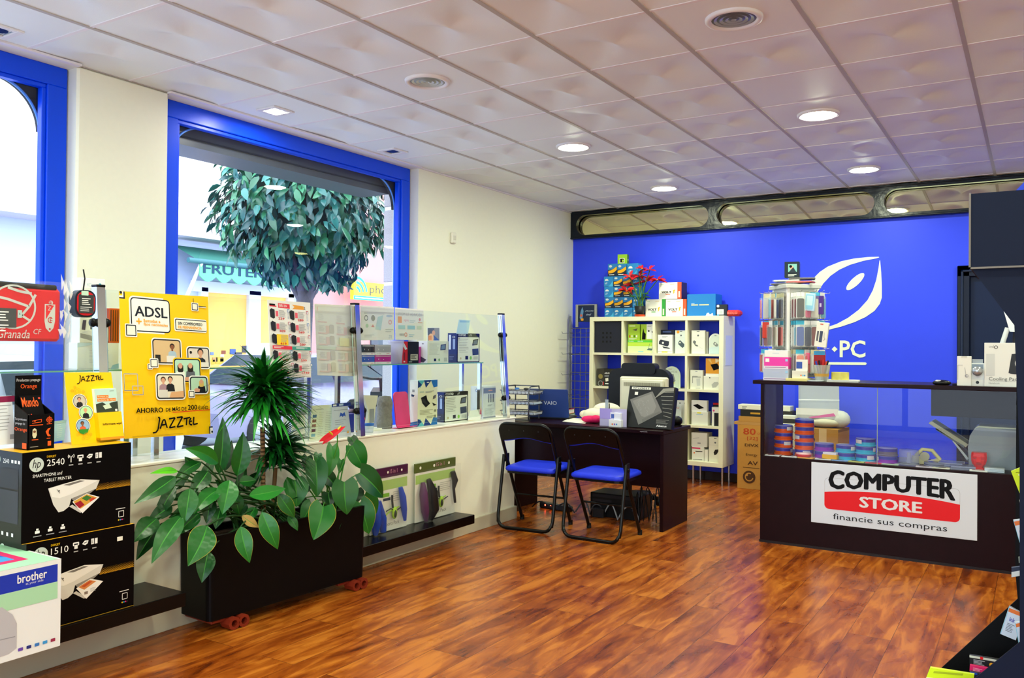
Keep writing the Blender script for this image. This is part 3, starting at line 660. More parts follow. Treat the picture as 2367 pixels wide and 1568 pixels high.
def poster(f):
    k = f.W/f.H
    f.rect(0, 0, .06, .05, DKB); f.rect(0, 0, .045, .04, WHITE); f.rect(0, 0, .033, .028, YEL); f.disc(.018, .008, .014, DKB)
    f.rect(.1, .022, .475, .256, WHITE, .05); f.rect(.115, .032, .445, .236, DKB, .04); f.rect(.127, .040, .421, .22, WHITE, .03)
    f.text('ADSL', .158, .090, .37, .073, DKB, .03); f.text('+', .17, .176, .06, .042, M('#ffa814', .5), .03)
    f.text('llamadas a', .25, .178, .19, .022, M('#ffa814', .5), .02); f.text('fijos nacionales', .25, .203, .275, .026, M('#ffa814', .5), .02)
    sq(f, .065, .232, .09, .01)
    f.rect(.60, .152, .40, .098, WHITE, .02); f.rect(.613, .160, .387, .082, DKB, .016); f.rect(.622, .166, .378, .070, PAPER, .012)
    f.text('SIN COMPROMISO', .645, .180, .30, .022, DKB, .03); f.text('DE PERMANENCIA', .645, .208, .29, .020, M('#ffb314', .5), .03)
    f.rect(.84, 0, .006, .04, DKB); f.rect(.86, .052, .14, .006, DKB); f.rect(.86, .058, .14, .005, WHITE); sq(f, .828, .042, .058)
    framed(f, .345, .322, .305, .155, M('#d9b98a', .6)); person(f, .56, .366, .026, SKIN2, HAIR, M('#a9c2d6', .6)); f.rect(.49, .43, .1, .046, M('#e6e2da', .6)); f.rect(.36, .425, .06, .05, M('#2b2723', .6))
    framed(f, .75, .37, .25, .135, M('#e2d6c8', .6)); person(f, .90, .400, .034, SKIN, HAIR, M('#1c2430', .6)); f.rect(.75, .47, .25, .035, M('#e9e4da', .6)); f.disc(.78, .40, .015, HAIR)
    framed(f, .582, .457, .295, .152, M('#b7e0c6', .6), YEL); person(f, .645, .498, .03, SKIN, HAIR, M('#e8efe6', .6), True); person(f, .765, .496, .03, SKIN, HAIR, M('#5f6570', .6), True); f.poly([(.62, .59), (.80, .575), (.86, .609), (.60, .609)], SKIN)
    framed(f, .37, .57, .30, .158, M('#e9e2cf', .6)); person(f, .435, .604, .026, SKIN, M('#4b2f20', .6), M('#a98794', .6)); person(f, .515, .600, .026, SKIN, HAIR, M('#1c1c22', .6)); f.rect(.38, .672, .10, .055, M('#d9d6cf', .6)); f.poly([(.5, .728), (.52, .69), (.67, .68), (.67, .728)], M('#e0ad7c', .6))
    framed(f, .76, .586, .195, .104, M('#b7dcc0', .6)); person(f, .89, .612, .025, SKIN, BLOND, M('#15161c', .6), True); f.poly([(.77, .688), (.82, .66), (.87, .668), (.86, .69)], SKIN)
    sq(f, .272, .498, .035, .006); sq(f, .303, .463, .065, .008); sq(f, .738, .688, .048, .008)
    for (x, y, w, h) in ((-.0, .563, .145, .113), (.085, .645, .115, .06)):
        f.line([(x, y), (x+w, y), (x+w, y+h), (x, y+h), (x, y)], .009, WHITE); f.line([(x, y), (x+w, y), (x+w, y+h), (x, y+h), (x, y)], .004, DKB)
    f.text('AHORRO', .115, .795, .30, .036, INK, .03); f.text('DE', .445, .800, .055, .026, INK, .02); f.text('MÁS DE', .52, .790, .17, .034, INK, .02); f.text('200', .705, .783, .115, .036, INK, .035); f.text('€/AÑO', .83, .785, .125, .034, INK, .02)
    f.line([(.52, .833), (.975, .822)], .008, RED)
    jazz(f, .285, .865, .50, .105, INK, .016); f.lines(.06, .985, .6, 2, .006, .002, M('#a8861a', .6)); f.rect(.955, .945, .045, .055, DKB); f.rect(.968, .955, .032, .045, WHITE); f.disc(.99, .985, .012, DKB)
psheet('advertising_poster', 'large yellow ADSL poster fixed to the glass screen', 'poster', -3.505, -3.555, (288, 1015), (487, 1003), (481, 686), (275, 673), YEL, poster)
def flyer(f):
    PINKR = M('#e8344a', .5); TOW = M('#1a1a20', .4)
    f.rect(.04, .045, .17, .025, INK); f.rect(.04, .068, .17, .014, PINKR); f.rect(.25, .03, .75, .06, PINKR); f.text('ENERO 2014', .27, .04, .2, .036, WHITE, .01)
    f.poly([(.6, .03), (.97, .04), (.97, .085), (.6, .09), (.66, .06)], M('#f0a63a', .5)); f.text('2', .9, .045, .04, .035, INK, .02)
    pr = ('229', '289', '309', '369', '419', '289', '449', '599', '799', '1749'); ys = (.10, .265, .43, .645, .81)
    for i, y in enumerate(ys):
        for j in range(2):
            x = .04+j*.48; q = i*2+j
            if i == 2 and j == 0: f.rect(x+.12, y+.01, .28, .14, M('#ffd92e', .5))
            f.poly([(x, y+.03), (x+.04, y+.005), (x+.12, y+.02), (x+.12, y+.125), (x+.09, y+.14), (x+.01, y+.12)], TOW)
            if not (i == 2 and j == 0): f.rect(x+.14, y+.035, .065, .07, M('#ef6478', .5))
            f.lines(x+.22, y+.02, .18, 8, .012, .004, M('#8d8f98', .6), q); f.text(pr[q], x+.2, y+.115, .15 if q < 9 else .19, .03, RED, .03)
            f.rect(x+.43, y+.0, .05, .04, M('#c2304a' if q % 3 else '#4a7fc0', .5)); f.rect(x+.438, y+.008, .034, .03, M('#dfe6f2', .5)); f.lines(x+.43, y+.05, .04, 5, .018, .006, M('#9fb2d0', .6), q)
    f.rect(.02, .592, .48, .045, PINKR); f.rect(.5, .592, .47, .045, M('#3b9c8d', .5)); f.lines(.05, .602, .25, 2, .014, .006, WHITE); f.lines(.6, .602, .3, 2, .014, .006, WHITE)
psheet('price_list', 'bright price list flyer with red prices on the glass screen', 'flyer', -3.535, -3.565, (627, 872), (719, 873), (717, 700), (618, 693), WHITE, flyer)
def ghost(f):
    a, c, g = M('#efe3dc', .6), M('#dcd6cb', .6), M('#e6ecdd', .6)
    f.rect(.05, .03, .7, .06, M('#f3d8d2', .6)); f.rect(.78, .035, .18, .04, M('#f3d8d2', .6))
    for i, y in enumerate((.11, .27, .43, .645, .81)):
        for j in range(2):
            x = .06+j*.48; f.rect(x+.2, y+.02, .09, .11, M('#f2d9d2', .6)); f.rect(x+.3, y, .12, .13, c, .03); f.lines(x+.02, y+.02, .16, 7, .013, .005, M('#e3dfdc', .6), i+j); f.rect(x, y+.12, .24, .022, M('#f3dad4', .6))
    f.rect(.02, .585, .47, .045, g); f.rect(.5, .585, .47, .045, M('#f2dcd4', .6)); f.rect(.6, .45, .27, .12, M('#f5efc8', .6))
psheet('price_list', 'pale back of a price list flyer seen through the glass beside the middle post', 'flyer', -3.585, -3.615, (734, 868), (820, 870), (812, 706), (727, 703), M('#f7f4ee', .6), ghost)
def backA(f):
    g = M('#c9ccd2', .6); f.lines(.1, .19, .85, 2, .035, .016, g); f.ring(.16, .36, .055, .018, M('#8b8f96', .6)); f.disc(.36, .36, .06, M('#a9aa98', .6)); f.text('ZTE', .82, .86, .1, .09, M('#aab8d6', .6))
    f.poly([(.50, .32), (.66, .27), (.58, .72), (.42, .68)], M('#c4dfe6', .6)); f.disc(.85, .29, .10, M('#bfd0ea', .6), 20, .035); f.disc(.18, .58, .04, M('#b9d8c4', .6)); f.poly([(.3, .62), (.35, .54), (.4, .62)], M('#edaaa6', .6)); f.ring(.87, .47, .05, .02, M('#eeb2b4', .6)); f.lines(.72, .68, .25, 2, .06, .025, g); f.lines(.1, .84, .3, 3, .03, .012, g)
def backB(f):
    f.text('RECARGA TU MÓVIL', .08, .11, .86, .13, M('#b9c1cf', .6), 0, 0, None, True); f.rect(.09, .27, .14, .2, M('#f3b07a', .6)); f.text('yoigo', .3, .34, .17, .09, M('#e7a2b4', .6), 0, 0, None, True)
    f.lines(.5, .38, .22, 2, .05, .02, M('#bfd4dd', .6)); f.disc(.87, .34, .035, M('#e69aa0', .6)); f.lines(.8, .43, .17, 1, .03, .02, M('#e8b4ac', .6)); f.rect(.1, .54, .24, .12, M('#b7dcec', .6)); f.rect(.42, .54, .27, .12, M('#a5d3ee', .6)); f.rect(.76, .54, .17, .11, M('#d3e3dc', .6))
    f.text('ocean', .14, .80, .16, .07, M('#9aa0aa', .6), 0, 0, None, True); f.ring(.36, .83, .05, .02, M('#e79a90', .6)); f.lines(.47, .82, .2, 2, .05, .02, M('#a8cce4', .6))
psheet('notice_sheet', 'white notice with faint phone maker logos, just right of the middle chrome post', 'notice', -3.592, -3.606, (834, 787), (912, 786), (911, 710), (833, 706), M('#f1f1f6', .6), backA)
psheet('notice_sheet', 'white notice with mirrored phone top-up lettering, behind the right glass pane', 'notice', -3.592, -3.606, (914, 786), (979, 787), (979, 716), (913, 711), M('#f1f1f6', .6), backB)
psheet('paper_slip', 'small pale blue slip stuck on the right glass pane above the tablet box', 'paper', -3.593, -3.604, (1055, 772), (1082, 772), (1087, 741), (1061, 739), M('#b9d8f2', .6), lambda f: f.rect(.1, .06, .8, .14, M('#8fb8e8', .6)))
def snap(f): f.rect(.05, .05, .9, .9, M('#8f8f96', .6)); f.rect(.05, .05, .5, .5, M('#5a6072', .6)); f.disc(.5, .4, .12, SKIN); f.disc(.3, .75, .2, M('#e6b48e', .6)); f.poly([(.5, .55), (.95, .95), (.55, .95)], M('#3f5aa0', .6)); f.rect(.1, .6, .25, .3, M('#d98a4a', .6))
z0 = SHZ
o = psheet('photo_card', 'small printed photo card standing among the boxes on the glass shelf', 'card', -3.745, -3.755, (987, 843), (1017, 841), (1017, 757), (987, 757), WHITE, lambda f: snap(Face(f.b, f.pt(0, .38), f.U, f.V, f.W, f.H*.38)))
# ---- goods on the right glass shelf
def tablet_box(lab, rect, xl, zb, plane=-3.66):
    def fr(f):
        k = f.W/f.H; f.rect(0, 0, 1, 1, INK, .02); f.rect(.035, .13, .93, .84, M('#e9eadf', .4), .02); f.text('OCOTAD', .05, .025, .33, .075, WHITE, .02); f.line([(.55, .1), (.58, .03)], .012, WHITE); f.line([(.60, .1), (.63, .03)], .012, WHITE)
        f.lines(.08, .20, .42, 9, .055, .016, M('#a9aba4', .6), 3); f.poly([(.70, .22), (.94, .18), (.90, .40), (.66, .42)], INK); f.poly([(.73, .25), (.91, .22), (.88, .37), (.70, .39)], M('#55627a', .3))
        f.poly([(.66, .54), (.94, .52), (.95, .74), (.68, .76)], M('#2c3a5c', .4)); f.disc(.04*4, .86, .03, M('#c9b98a', .5)); f.rect(.36, .78, .12, .12, INK); f.disc(.60, .85, .045, M('#8ad02a', .5)); f.rect(.72, .80, .2, .1, M('#c9cabf', .5)); f.rect(.06, .17, .03, .03, M('#e0b030', .5))
    def sd(f):
        f.rect(0, 0, 1, 1, M('#1d2a5c', .4)); f.rect(.12, .06, .22, .5, M('#dfe4f2', .5)); f.text('O', .5, .10, .3, .07, WHITE); f.rect(.55, .2, .25, .35, M('#9fb0dc', .5)); f.rect(.0, .72, 1, .28, M('#2e3048', .4)); f.lines(.2, .8, .5, 3, .04, .012, M('#8f94b4', .5))
    w, h, loc = span('x', plane, *rect, zb); return carton('tablet_box', lab, 'tablet box', w, .085, h, loc, LEFT, M('#20242e', .4), front=fr, left=sd, group='tablet boxes behind the glass screen')
tablet_box('black-edged tablet box on the glass shelf', (1056, 771, 1108, 838), 0, SHZ)
tablet_box('black-edged tablet box on the ledge beside the box with blue triangles', (1026, 906, 1081, 982), 0, LEDGE)
def spk(lab, rect, col, zb=None):
    def fr(f): f.rect(0, .76, 1, .24, M('#eceaf2', .5)); f.lines(.08, .86, .3, 1, .1, .04, GREY); f.lines(.7, .86, .2, 1, .1, .04, M('#c03a5a', .5)); f.rect(.05, .06, .9, .12, M('#ffffff', .3, tr=.6)); f.rect(.2, .4, .03, .12, M('#ffffff', .5)); f.rect(.5, .45, .03, .1, M('#ffffff', .5))
    return pbox('speaker_box', lab, 'boxed speaker', 'x', -3.65, rect, zb, .10, M(col, .3), front=fr, group='boxed speakers on the glass shelf')
o_ = spk('blue boxed speaker at the bottom left of the stack of four', (836, 821, 866, 844), '#2560cf', SHZ); SPZ = SHZ+max(v.co.z for v in o_.data.vertices); spk('magenta boxed speaker at the bottom right of the stack of four', (867, 821, 904, 844), '#c0309a', SHZ)
for lab, rect, col in (('black boxed speaker on top of the blue one', (836, 797, 866, 820), '#22232a'), ('grey boxed speaker on top of the magenta one', (867, 797, 904, 820), '#a9abb2')): spk(lab, rect, col, SPZ)
p = onx(915, 843, -3.70); b = B(); CLEARP = M('#e8e4f6', .25, tr=.45); b.lathe([(0, 0), (.040, 0), (.052, .155), (.050, .155), (.038, .004), (0, .004)], CLEARP, 24); b.lathe([(.053, .14), (.056, .158), (.052, .158)], CLEARP, 24)
tag(b.build('plastic_cup', None, (p.x, p.y, SHZ)), 'frosted lavender plastic cup between the speakers and the red box', 'cup')
def redbox(f): f.rect(.02, .03, .96, .94, M('#121216', .35)); f.rect(.25, .58, .65, .28, M('#b9b7ae', .4)); f.lines(.3, .62, .5, 4, .05, .02, INK); f.lines(.1, .92, .3, 1, .1, .02, WHITE)
def redside(f): f.rect(0, 0, 1, 1, M('#e0242e', .4)); f.poly([(.0, .08), (.35, .04), (.95, .34), (.6, .38)], PAPER); f.rect(.35, .5, .25, .35, M('#8a0f18', .4)); f.disc(.5, .92, .15, WHITE, 12, .03)
pbox('phone_box', 'black phone box with a red side standing on the glass shelf', 'phone box', 'x', -3.65, (942, 790, 968, 844), SHZ, .055, M('#16161a', .4), front=redbox, left=redside)
pbox('pink_case', 'bright pink case squeezed behind the black and red phone box', 'phone case', 'x', -3.72, (962, 802, 980, 842), SHZ, .03, M('#e04cc0', .35))
def wtab(f): f.rect(0, 0, 1, 1, M('#e4ead8', .45)); f.lines(.08, .12, .5, 9, .06, .018, M('#b2b8a8', .6)); f.poly([(.62, .16), (.88, .12), (.86, .40), (.60, .42)], M('#3c4654', .3)); f.poly([(.66, .2), (.84, .17), (.82, .36), (.64, .38)], M('#6f8ba0', .3)); f.rect(.3, .8, .1, .12, INK); f.disc(.55, .86, .04, M('#7fae4a', .5)); f.rect(.78, .76, .16, .18, M('#bfc4b6', .5))
def wside(f): f.rect(0, 0, 1, 1, M('#f5f5f8', .5)); f.poly([(.1, .95), (.2, .68), (.9, .85), (.6, .98)], M('#55506e', .4)); f.rect(.4, .1, .2, .05, GREY)
pbox('tablet_box', 'white tablet box with a small tablet picture, on the glass shelf', 'tablet box', 'x', -3.66, (988, 789, 1036, 841), SHZ, .085, WHITE, front=wtab, left=wside, group='tablet boxes behind the glass screen')
# ---- goods on the ledge, right bay
t = thing('bust_stand', 'cream folded card stand on the ledge right of the middle post', 'card stand', onx(872, 1000, -3.66).xy.to_3d()+V3((0, 0, LEDGE)), LEFT)
b = B(); b.box((-.06, .0, 0), (.05, .10, .014), PAPER, .003); b.prism([(-.05, .01), (.02, .01), (.04, .15), (.06, .225), (-.08, .235), (-.03, .12)], .02, M('#e9e4cf', .5), 'xz', .05); b.build('card', t)
b = B(); b.box((-.02, .045, .05), (.02, .0495, .14), GREY); b.build('label', t)
p = onx(892, 1000, -3.70); b = B(); b.lathe([(0, 0), (.05, 0), (.056, .04), (.048, .1), (.055, .17), (.04, .215), (0, .22)], M('#8b8580', .9, noise=.4, bump=.8, scale=60), 18); tag(b.build('fur_pouch', None, (p.x-.03, p.y+.02, LEDGE)), 'grey fuzzy pouch beside the cream card stand on the ledge', 'pouch')
p = onx(853, 1002, -3.62); b = B(); b.lathe([(0, 0), (.026, 0), (.03, .06), (0, .06)], M('#dfe6f6', .4), 16); b.lathe([(.0305, .045), (.032, .06), (0, .062)], M('#2f6fd0', .4), 16); tag(b.build('small_tub', None, (p.x, p.y, LEDGE)), 'tiny white tub with a blue lid beside the middle post', 'tub')
q0, q1 = onx(914, 993, -3.66), onx(953, 989, -3.66); b = B(); b.prism(rrect(-.075, 0, .15, .245, .03), .008, M('#f04a88', .4), 'xz'); b.box((-.10, -.05, 0), (.08, .04, .004), M('#f04a88', .4))
o = b.build('pink_folder', None, ((q0.x+q1.x)/2, q0.y+.09, LEDGE), (math.radians(-8), 0, LEFT)); tag(o, 'pink upright tablet cover on the ledge left of the box with blue triangles', 'tablet cover')
def tri(f):
    A_, B_, C_ = M('#1f6fb8', .4), M('#163a86', .4), M('#5cb8c4', .4)
    f.rect(0, .0, 1, 1, M('#efecc9', .45))
    for y, s in ((0, 1), (1, -1)):
        hh = .17*s; f.poly([(0, y), (.35, y), (.1, y+hh)], C_); f.poly([(.3, y), (.7, y), (.4, y+hh)], B_); f.poly([(.65, y), (1, y), (1, y+hh*.9), (.8, y+hh)], A_); f.poly([(0, y), (.2, y+hh*.6), (0, y+hh)], B_)
    f.disc(.5, .05, .07, WHITE, 12, .012); f.text('iNDUCED', .1, .24, .2, .03, M('#59a6b8', .5)); f.lines(.38, .24, .45, 2, .025, .01, GREY)
    f.poly([(.15, .38), (.42, .33), (.48, .44), (.62, .52), (.40, .60), (.22, .50)], INK); f.poly([(.78, .36), (.92, .33), (.90, .41), (.76, .43)], M('#55565a', .5)); f.poly([(.72, .5), (.96, .56), (.8, .58)], INK)
    f.lines(.1, .65, .7, 4, .03, .012, M('#b4b292', .6)); f.lines(.45, .79, .4, 2, .03, .02, M('#b4b292', .6)); f.rect(.83, .66, .1, .05, M('#8d8c74', .6)); f.rect(.83, .78, .1, .05, M('#8d8c74', .6))
pbox('accessory_box', 'tall cream box with blue triangles standing on the ledge', 'accessory box', 'x', -3.62, (965, 879, 1010, 992), LEDGE, .07, WHITE, front=tri, left=lambda f: (f.rect(.3, .2, .3, .06, GREY), f.poly([(.2, .3), (.6, .32), (.5, .36), (.2, .35)], M('#2b4a74', .5)), f.poly([(0, .93), (1, .88), (1, 1), (0, 1)], M('#2f6fb0', .5))))
psheet('info_card', 'small white and yellow card leaning on the ledge before the brush box', 'card', -3.60, -3.635, (1082, 973), (1110, 971), (1115, 945), (1086, 950), M('#efeee4', .5), lambda f: (f.poly([(0, 1), (.7, .7), (1, 1)], M('#f0c020', .5)), f.lines(.4, .15, .4, 2, .1, .05, INK)))
def brush(f): f.rect(0, .06, 1, .16, M('#7d86a0', .4)); f.lines(.4, .12, .35, 1, .1, .03, M('#e0a090', .5)); [f.rect(.40+.13*i, .25, .06, .26, M('#33415c', .4)) for i in range(4)]; f.lines(.35, .58, .4, 2, .03, .012, GREY); f.lines(.1, .7, .8, 7, .035, .01, M('#aab0b4', .6)); f.rect(0, .95, 1, .05, M('#8d94a4', .4))
pbox('toothbrush_box', 'tall pale grey box with four dark brush strokes at the right end of the ledge', 'box', 'x', -3.62, (1117, 893, 1145, 965), LEDGE, .12, M('#dfe3e4', .45), front=brush, left=lambda f: (f.rect(0, 0, 1, 1, M('#f4f6fa', .5)), f.ring(.5, .13, .12, .04, M('#5f86c8', .5)), f.lines(.2, .7, .6, 6, .03, .01, M('#d3dae6', .6))))
# ---- leaflets on the ledge, middle bay
t = thing('leaflet_holder', 'clear acrylic arched holder with a leaflet on the ledge behind the plants', 'leaflet holder', onx(692, 1020, -3.6).xy.to_3d()+V3((0, 0, LEDGE)), LEFT)
w = .125; b = B(); arch = [(-w/2, 0), (w/2, 0), (w/2, .15)]+[(w/2*math.cos(a), .15+.075*math.sin(a)) for a in [PI*k/14 for k in range(1, 14)]]+[(-w/2, .15)]
inn = [(x*.86, .012+z*.9) for x, z in arch]; b.shape([arch, inn], M('#eef6f4', .15), .006, lambda x, y, z: (x, z, y)); b.box((-.02, -.004, .208), (.02, .004, .216), WHITE); b.build('arched_frame', t)
b = B(); b.prism([(-.048, .012), (.048, .012), (.048, .175), (-.048, .175)], .003, PAPER, 'xz', .002); f = Face(b, (-.048, .0015, .012), (1, 0, 0), (0, 0, 1), .096, .163); f.rect(0, 0, 1, .14, GREY); f.lines(.08, .2, .75, 13, .055, .016, M('#a9aa9c', .6)); f.rect(0, .93, 1, .03, GREY); b.build('leaflet', t)
def leaf1(f): f.text('CAMBIA', .12, .10, .4, .03, M('#5f6a58', .6)); [f.rect(.07, .26+.13*i, .17, .08, M(c, .5)) for i, c in enumerate(('#4f6f96', '#8a5a44', '#9a6a54', '#6b3f38', '#7fb0c4'))]; f.lines(.34, .2, .22, 14, .05, .012, M('#c3c6a8', .6)); f.lines(.64, .2, .26, 14, .05, .012, M('#c3c6a8', .6), 7)
psheet('leaflet', 'pale green leaflet with a column of small photos, on the ledge beside the arched holder', 'leaflet', -3.60, -3.62, (714, 1023), (767, 1017), (767, 936), (721, 938), M('#e6ebcf', .6), leaf1)
def leaf2(f): f.rect(0, 0, 1, .1, M('#20388a', .5)); f.rect(.06, .025, .18, .05, WHITE); f.rect(.38, .02, .22, .06, M('#bcd0f0', .5)); f.lines(.1, .2, .75, 1, .1, .008, INK); f.poly([(.38, .42), (.44, .28), (.55, .32), (.66, .28), (.72, .42), (.62, .38), (.55, .42), (.48, .38)], M('#2c55b4', .5)); f.lines(.15, .5, .6, 3, .06, .012, GREY); f.lines(.1, .7, .7, 4, .05, .01, M('#b5bac6', .6)); f.disc(.82, .88, .05, M('#e6a030', .5))
psheet('leaflet', 'grey leaflet with a dark blue heading, on the ledge by the middle chrome post', 'leaflet', -3.58, -3.61, (768, 1013), (812, 1007), (803, 931), (767, 934), M('#d3d9e2', .6), leaf2)
pbox('blue_box', 'small dark blue box standing on the ledge behind the grey leaflet', 'box', 'x', -3.72, (803, 957, 822, 1004), LEDGE, .04, M('#24308a', .4))
# ---- boxes behind the left post
def prbox(f): f.poly([(0, 0), (.55, 0), (.3, .09), (0, .18)], M('#cfe4f6', .5)); f.lines(.28, .30, .5, 9, .055, .012, M('#c3cbe0', .6)); f.poly([(.8, 1), (.85, .86), (1, .8), (1, 1)], M('#9fd0f2', .5))
a = pbox('white_box', 'white box with pale blue curves, lowest of the stack behind the left chrome post', 'box', 'x', -3.74, (178, 793, 274, 866), SHZ, .07, M('#f0f4fa', .5), front=prbox, group='boxes stacked behind the left post')
zt = SHZ+a.dimensions.z
def cam14(f): f.rect(.0, .42, 1, .5, WHITE); f.poly([(.02, .62), (.62, .76), (.62, .98), (.02, .80)], M('#9d9ca0', .4)); f.poly([(.05, .58), (.3, .5), (.62, .64), (.45, .74)], M('#dcdde2', .4)); f.poly([(.1, .1), (.22, .1), (.18, .5), (.06, .48)], M('#3f3756', .4)); f.rect(.36, .14, .34, .32, M('#2e3342', .4)); f.rect(.4, .17, .26, .26, M('#b0703c', .5)); f.poly([(.4, .3), (.66, .2), (.66, .43)], M('#d8b33c', .5))
zz = a.location.z+max(v.co.z for v in a.data.vertices)
c2 = pbox('camera_box', 'white gadget box with a device picture, mid stack behind the left post', 'box', 'x', -3.74, (184, 735, 250, 792), zz, .07, WHITE, front=cam14, group='boxes stacked behind the left post')
zz2 = c2.location.z+max(v.co.z for v in c2.data.vertices)
pbox('orange_box', 'orange and black striped box beside the stack, right of the left post', 'box', 'x', -3.74, (252, 713, 276, 792), zz, .07, M('#d8571e', .4), front=lambda f: [f.rect(.1+.22*i, .05, .1, .9, M('#4a2418', .5)) for i in range(4)])
pbox('headset_box', 'white box with faint blue lettering topping the stack behind the left post', 'box', 'x', -3.74, (186, 644, 242, 734), zz2, .07, M('#f6f6f4', .5), front=lambda f: (f.text('14D', .18, .12, .26, .09, M('#b9d3e4', .5)), f.disc(.78, .16, .07, M('#3a9cc0', .5), 12, .05)), group='boxes stacked behind the left post')
# ---- football sleeves hung on the glass
WRAP = M('#f4f7fa', .08, tr=.965)
t = thing('laptop_sleeve', 'red football laptop sleeve in clear plastic hung on the left glass', 'sleeve', (-3.50, 1.80, 1.30), LEFT)
pa, pb_ = onx(-60, 790, -3.49), onx(140, 790, -3.49); W_ = pb_.y-pa.y; zb = pb_.z; ztp = onx(60, 664, -3.49).z; H_ = ztp-zb; t.location = (-3.50, (pa.y+pb_.y)/2, zb)
b = B(); b.box((-W_/2, -.012, 0), (W_/2, .018, H_), M('#d80c1a', .55, bump=.2, scale=40), .012)
f = Face(b, (-W_/2, -.0126, 0), (1, 0, 0), (0, 0, 1), W_, H_); SIL = M('#c9cdc6', .5)
def pxs(zx, zy): return ((zx/5.227-(-60))/200.0, ((600+zy/5.227)-664)/126.0)
f.ring(*pxs(130, 580), .265, .022, SIL, 40); f.line([pxs(-330, 420), pxs(60, 490), pxs(320, 570), pxs(400, 420)], .03, SIL); f.line([pxs(60, 350), pxs(200, 390), pxs(350, 410)], .03, SIL); f.line([pxs(320, 570), pxs(230, 680), pxs(330, 740)], .028, SIL)
x0, y0 = pxs(515, 530); x1, y1 = pxs(650, 880); w, h = x1-x0, y1-y0
f.poly([(x0, y0), (x1, y0), (x1, y0+h*.6), (x0+w*.85, y0+h*.85), (x0+w*.5, y1), (x0+w*.12, y0+h*.85), (x0, y0+h*.6)], SIL); f.poly([(x0+.1*w, y0+.04*h), (x1-.1*w, y0+.04*h), (x0+.12*w, y0+.55*h)], M('#e01522', .55)); f.line([(x0+.1*w, y0+.6*h), (x1-.08*w, y0+.06*h)], .014, SIL)
f.text('Z', x0+.3*w, y0+.08*h, .3*w, .14*h, SIL); f.text('C', x0+.3*w, y0+.45*h, .4*w, .22*h, M('#c01522', .5)); f.text('F', x0+.5*w, y0+.5*h, .25*w, .16*h, M('#c01522', .5)); f.disc(x0+.5*w, y0+.88*h, .012, M('#c01522', .5)); f.disc(*pxs(592, 510), .026, SIL); [f.rect(pxs(570, 495+q*20)[0], pxs(570, 495+q*20)[1], .03, .02, M('#c01522', .5)) for q in range(3)]
xa, ya = pxs(0, 860); xb, yb = pxs(330, 925); f.text('Granada', pxs(-60, 0)[0], ya-.01, xb-pxs(-60, 0)[0], yb-ya+.06, SIL, 0, .25); xa, ya = pxs(375, 840); xb, yb = pxs(475, 905); f.text('CF', xa, ya, xb-xa, yb-ya, SIL, 0, .2)
xa, ya = pxs(-120, 600); xb, yb = pxs(165, 830); f.rect(xa, ya, xb-xa, yb-ya, M('#3d4242', .5)); f.lines(xa+.05, ya+.06, .14, 4, .05, .02, WHITE); f.lines(xa+.05, ya+.30, .14, 3, .05, .02, WHITE); xa, ya = pxs(178, 618); f.rect(xa, ya, .05, .14, M('#b7d2cc', .5)); f.text('6', xa+.018, ya+.04, .014, .05, INK)
b.build('cover', t)
b = B(); b.box((-W_/2-.01, -.016, -.012), (W_/2+.045, .022, H_+.03), WRAP, .015); b.box((W_/2-.2, -.07, H_+.0), (W_/2-.1, .0, H_+.02), WRAP, .004)
rnd = random.Random(3)
for i in range(26):
    x = W_/2+.04-rnd.random()*.05; z = rnd.random()*H_; b.add([(x, -.018, z), (x+rnd.uniform(-.02, .01), -.022, z+rnd.uniform(.02, .07)), (x+.012, -.017, z+.03)], [(0, 1, 2)], M('#ffffff', .1, tr=.35))
b.build('plastic_wrap', t)
b = B(); b.tube([(-W_/2, .0, H_+.008), (W_/2-.02, .0, H_+.004)], .012, BLACK, 8); b.build('zip_edge', t)
a0 = onx(170, 733, -3.49); a1 = onx(218, 733, -3.49); tp = onx(194, 671, -3.49); w, h = a1.y-a0.y, tp.z-a0.z
t = thing('camera_pouch', 'small red pouch with black piping and dark tag hung beside the left post', 'pouch', (-3.50, (a0.y+a1.y)/2, a0.z), LEFT)
b = B(); b.prism(rrect(-w/2, 0, w, h, .035, 6), .045, M('#16202c', .5), 'xz', -.02); b.prism(rrect(-w/2+.008, .008, w-.016, h-.016, .03, 6), .004, M('#cf1524', .5), 'xz', -.024); b.build('pouch_body', t)
b = B(); b.prism(rrect(-w*.36, h*.15, w*.72, h*.68, .004, 2), .002, M('#353a3c', .5), 'xz', -.0265); f = Face(b, (-w*.36, -.0268, h*.15), (1, 0, 0), (0, 0, 1), w*.72, h*.68); f.lines(.2, .2, .6, 4, .1, .035, WHITE); f.lines(.1, .66, .8, 3, .1, .035, WHITE); b.build('product_tag', t)
b = B(); b.prism(rrect(-w*.25, h*.8, w*.33, h*.16, .002, 2), .002, M('#bcdcc8', .5), 'xz', -.029); b.build('price_sticker', t)
b = B(); b.tube([(0, -.0, h-.005), (0, -.012, h+.05), (0, .0, h+.09)], .003, BLACK, 6); b.build('loop', t)
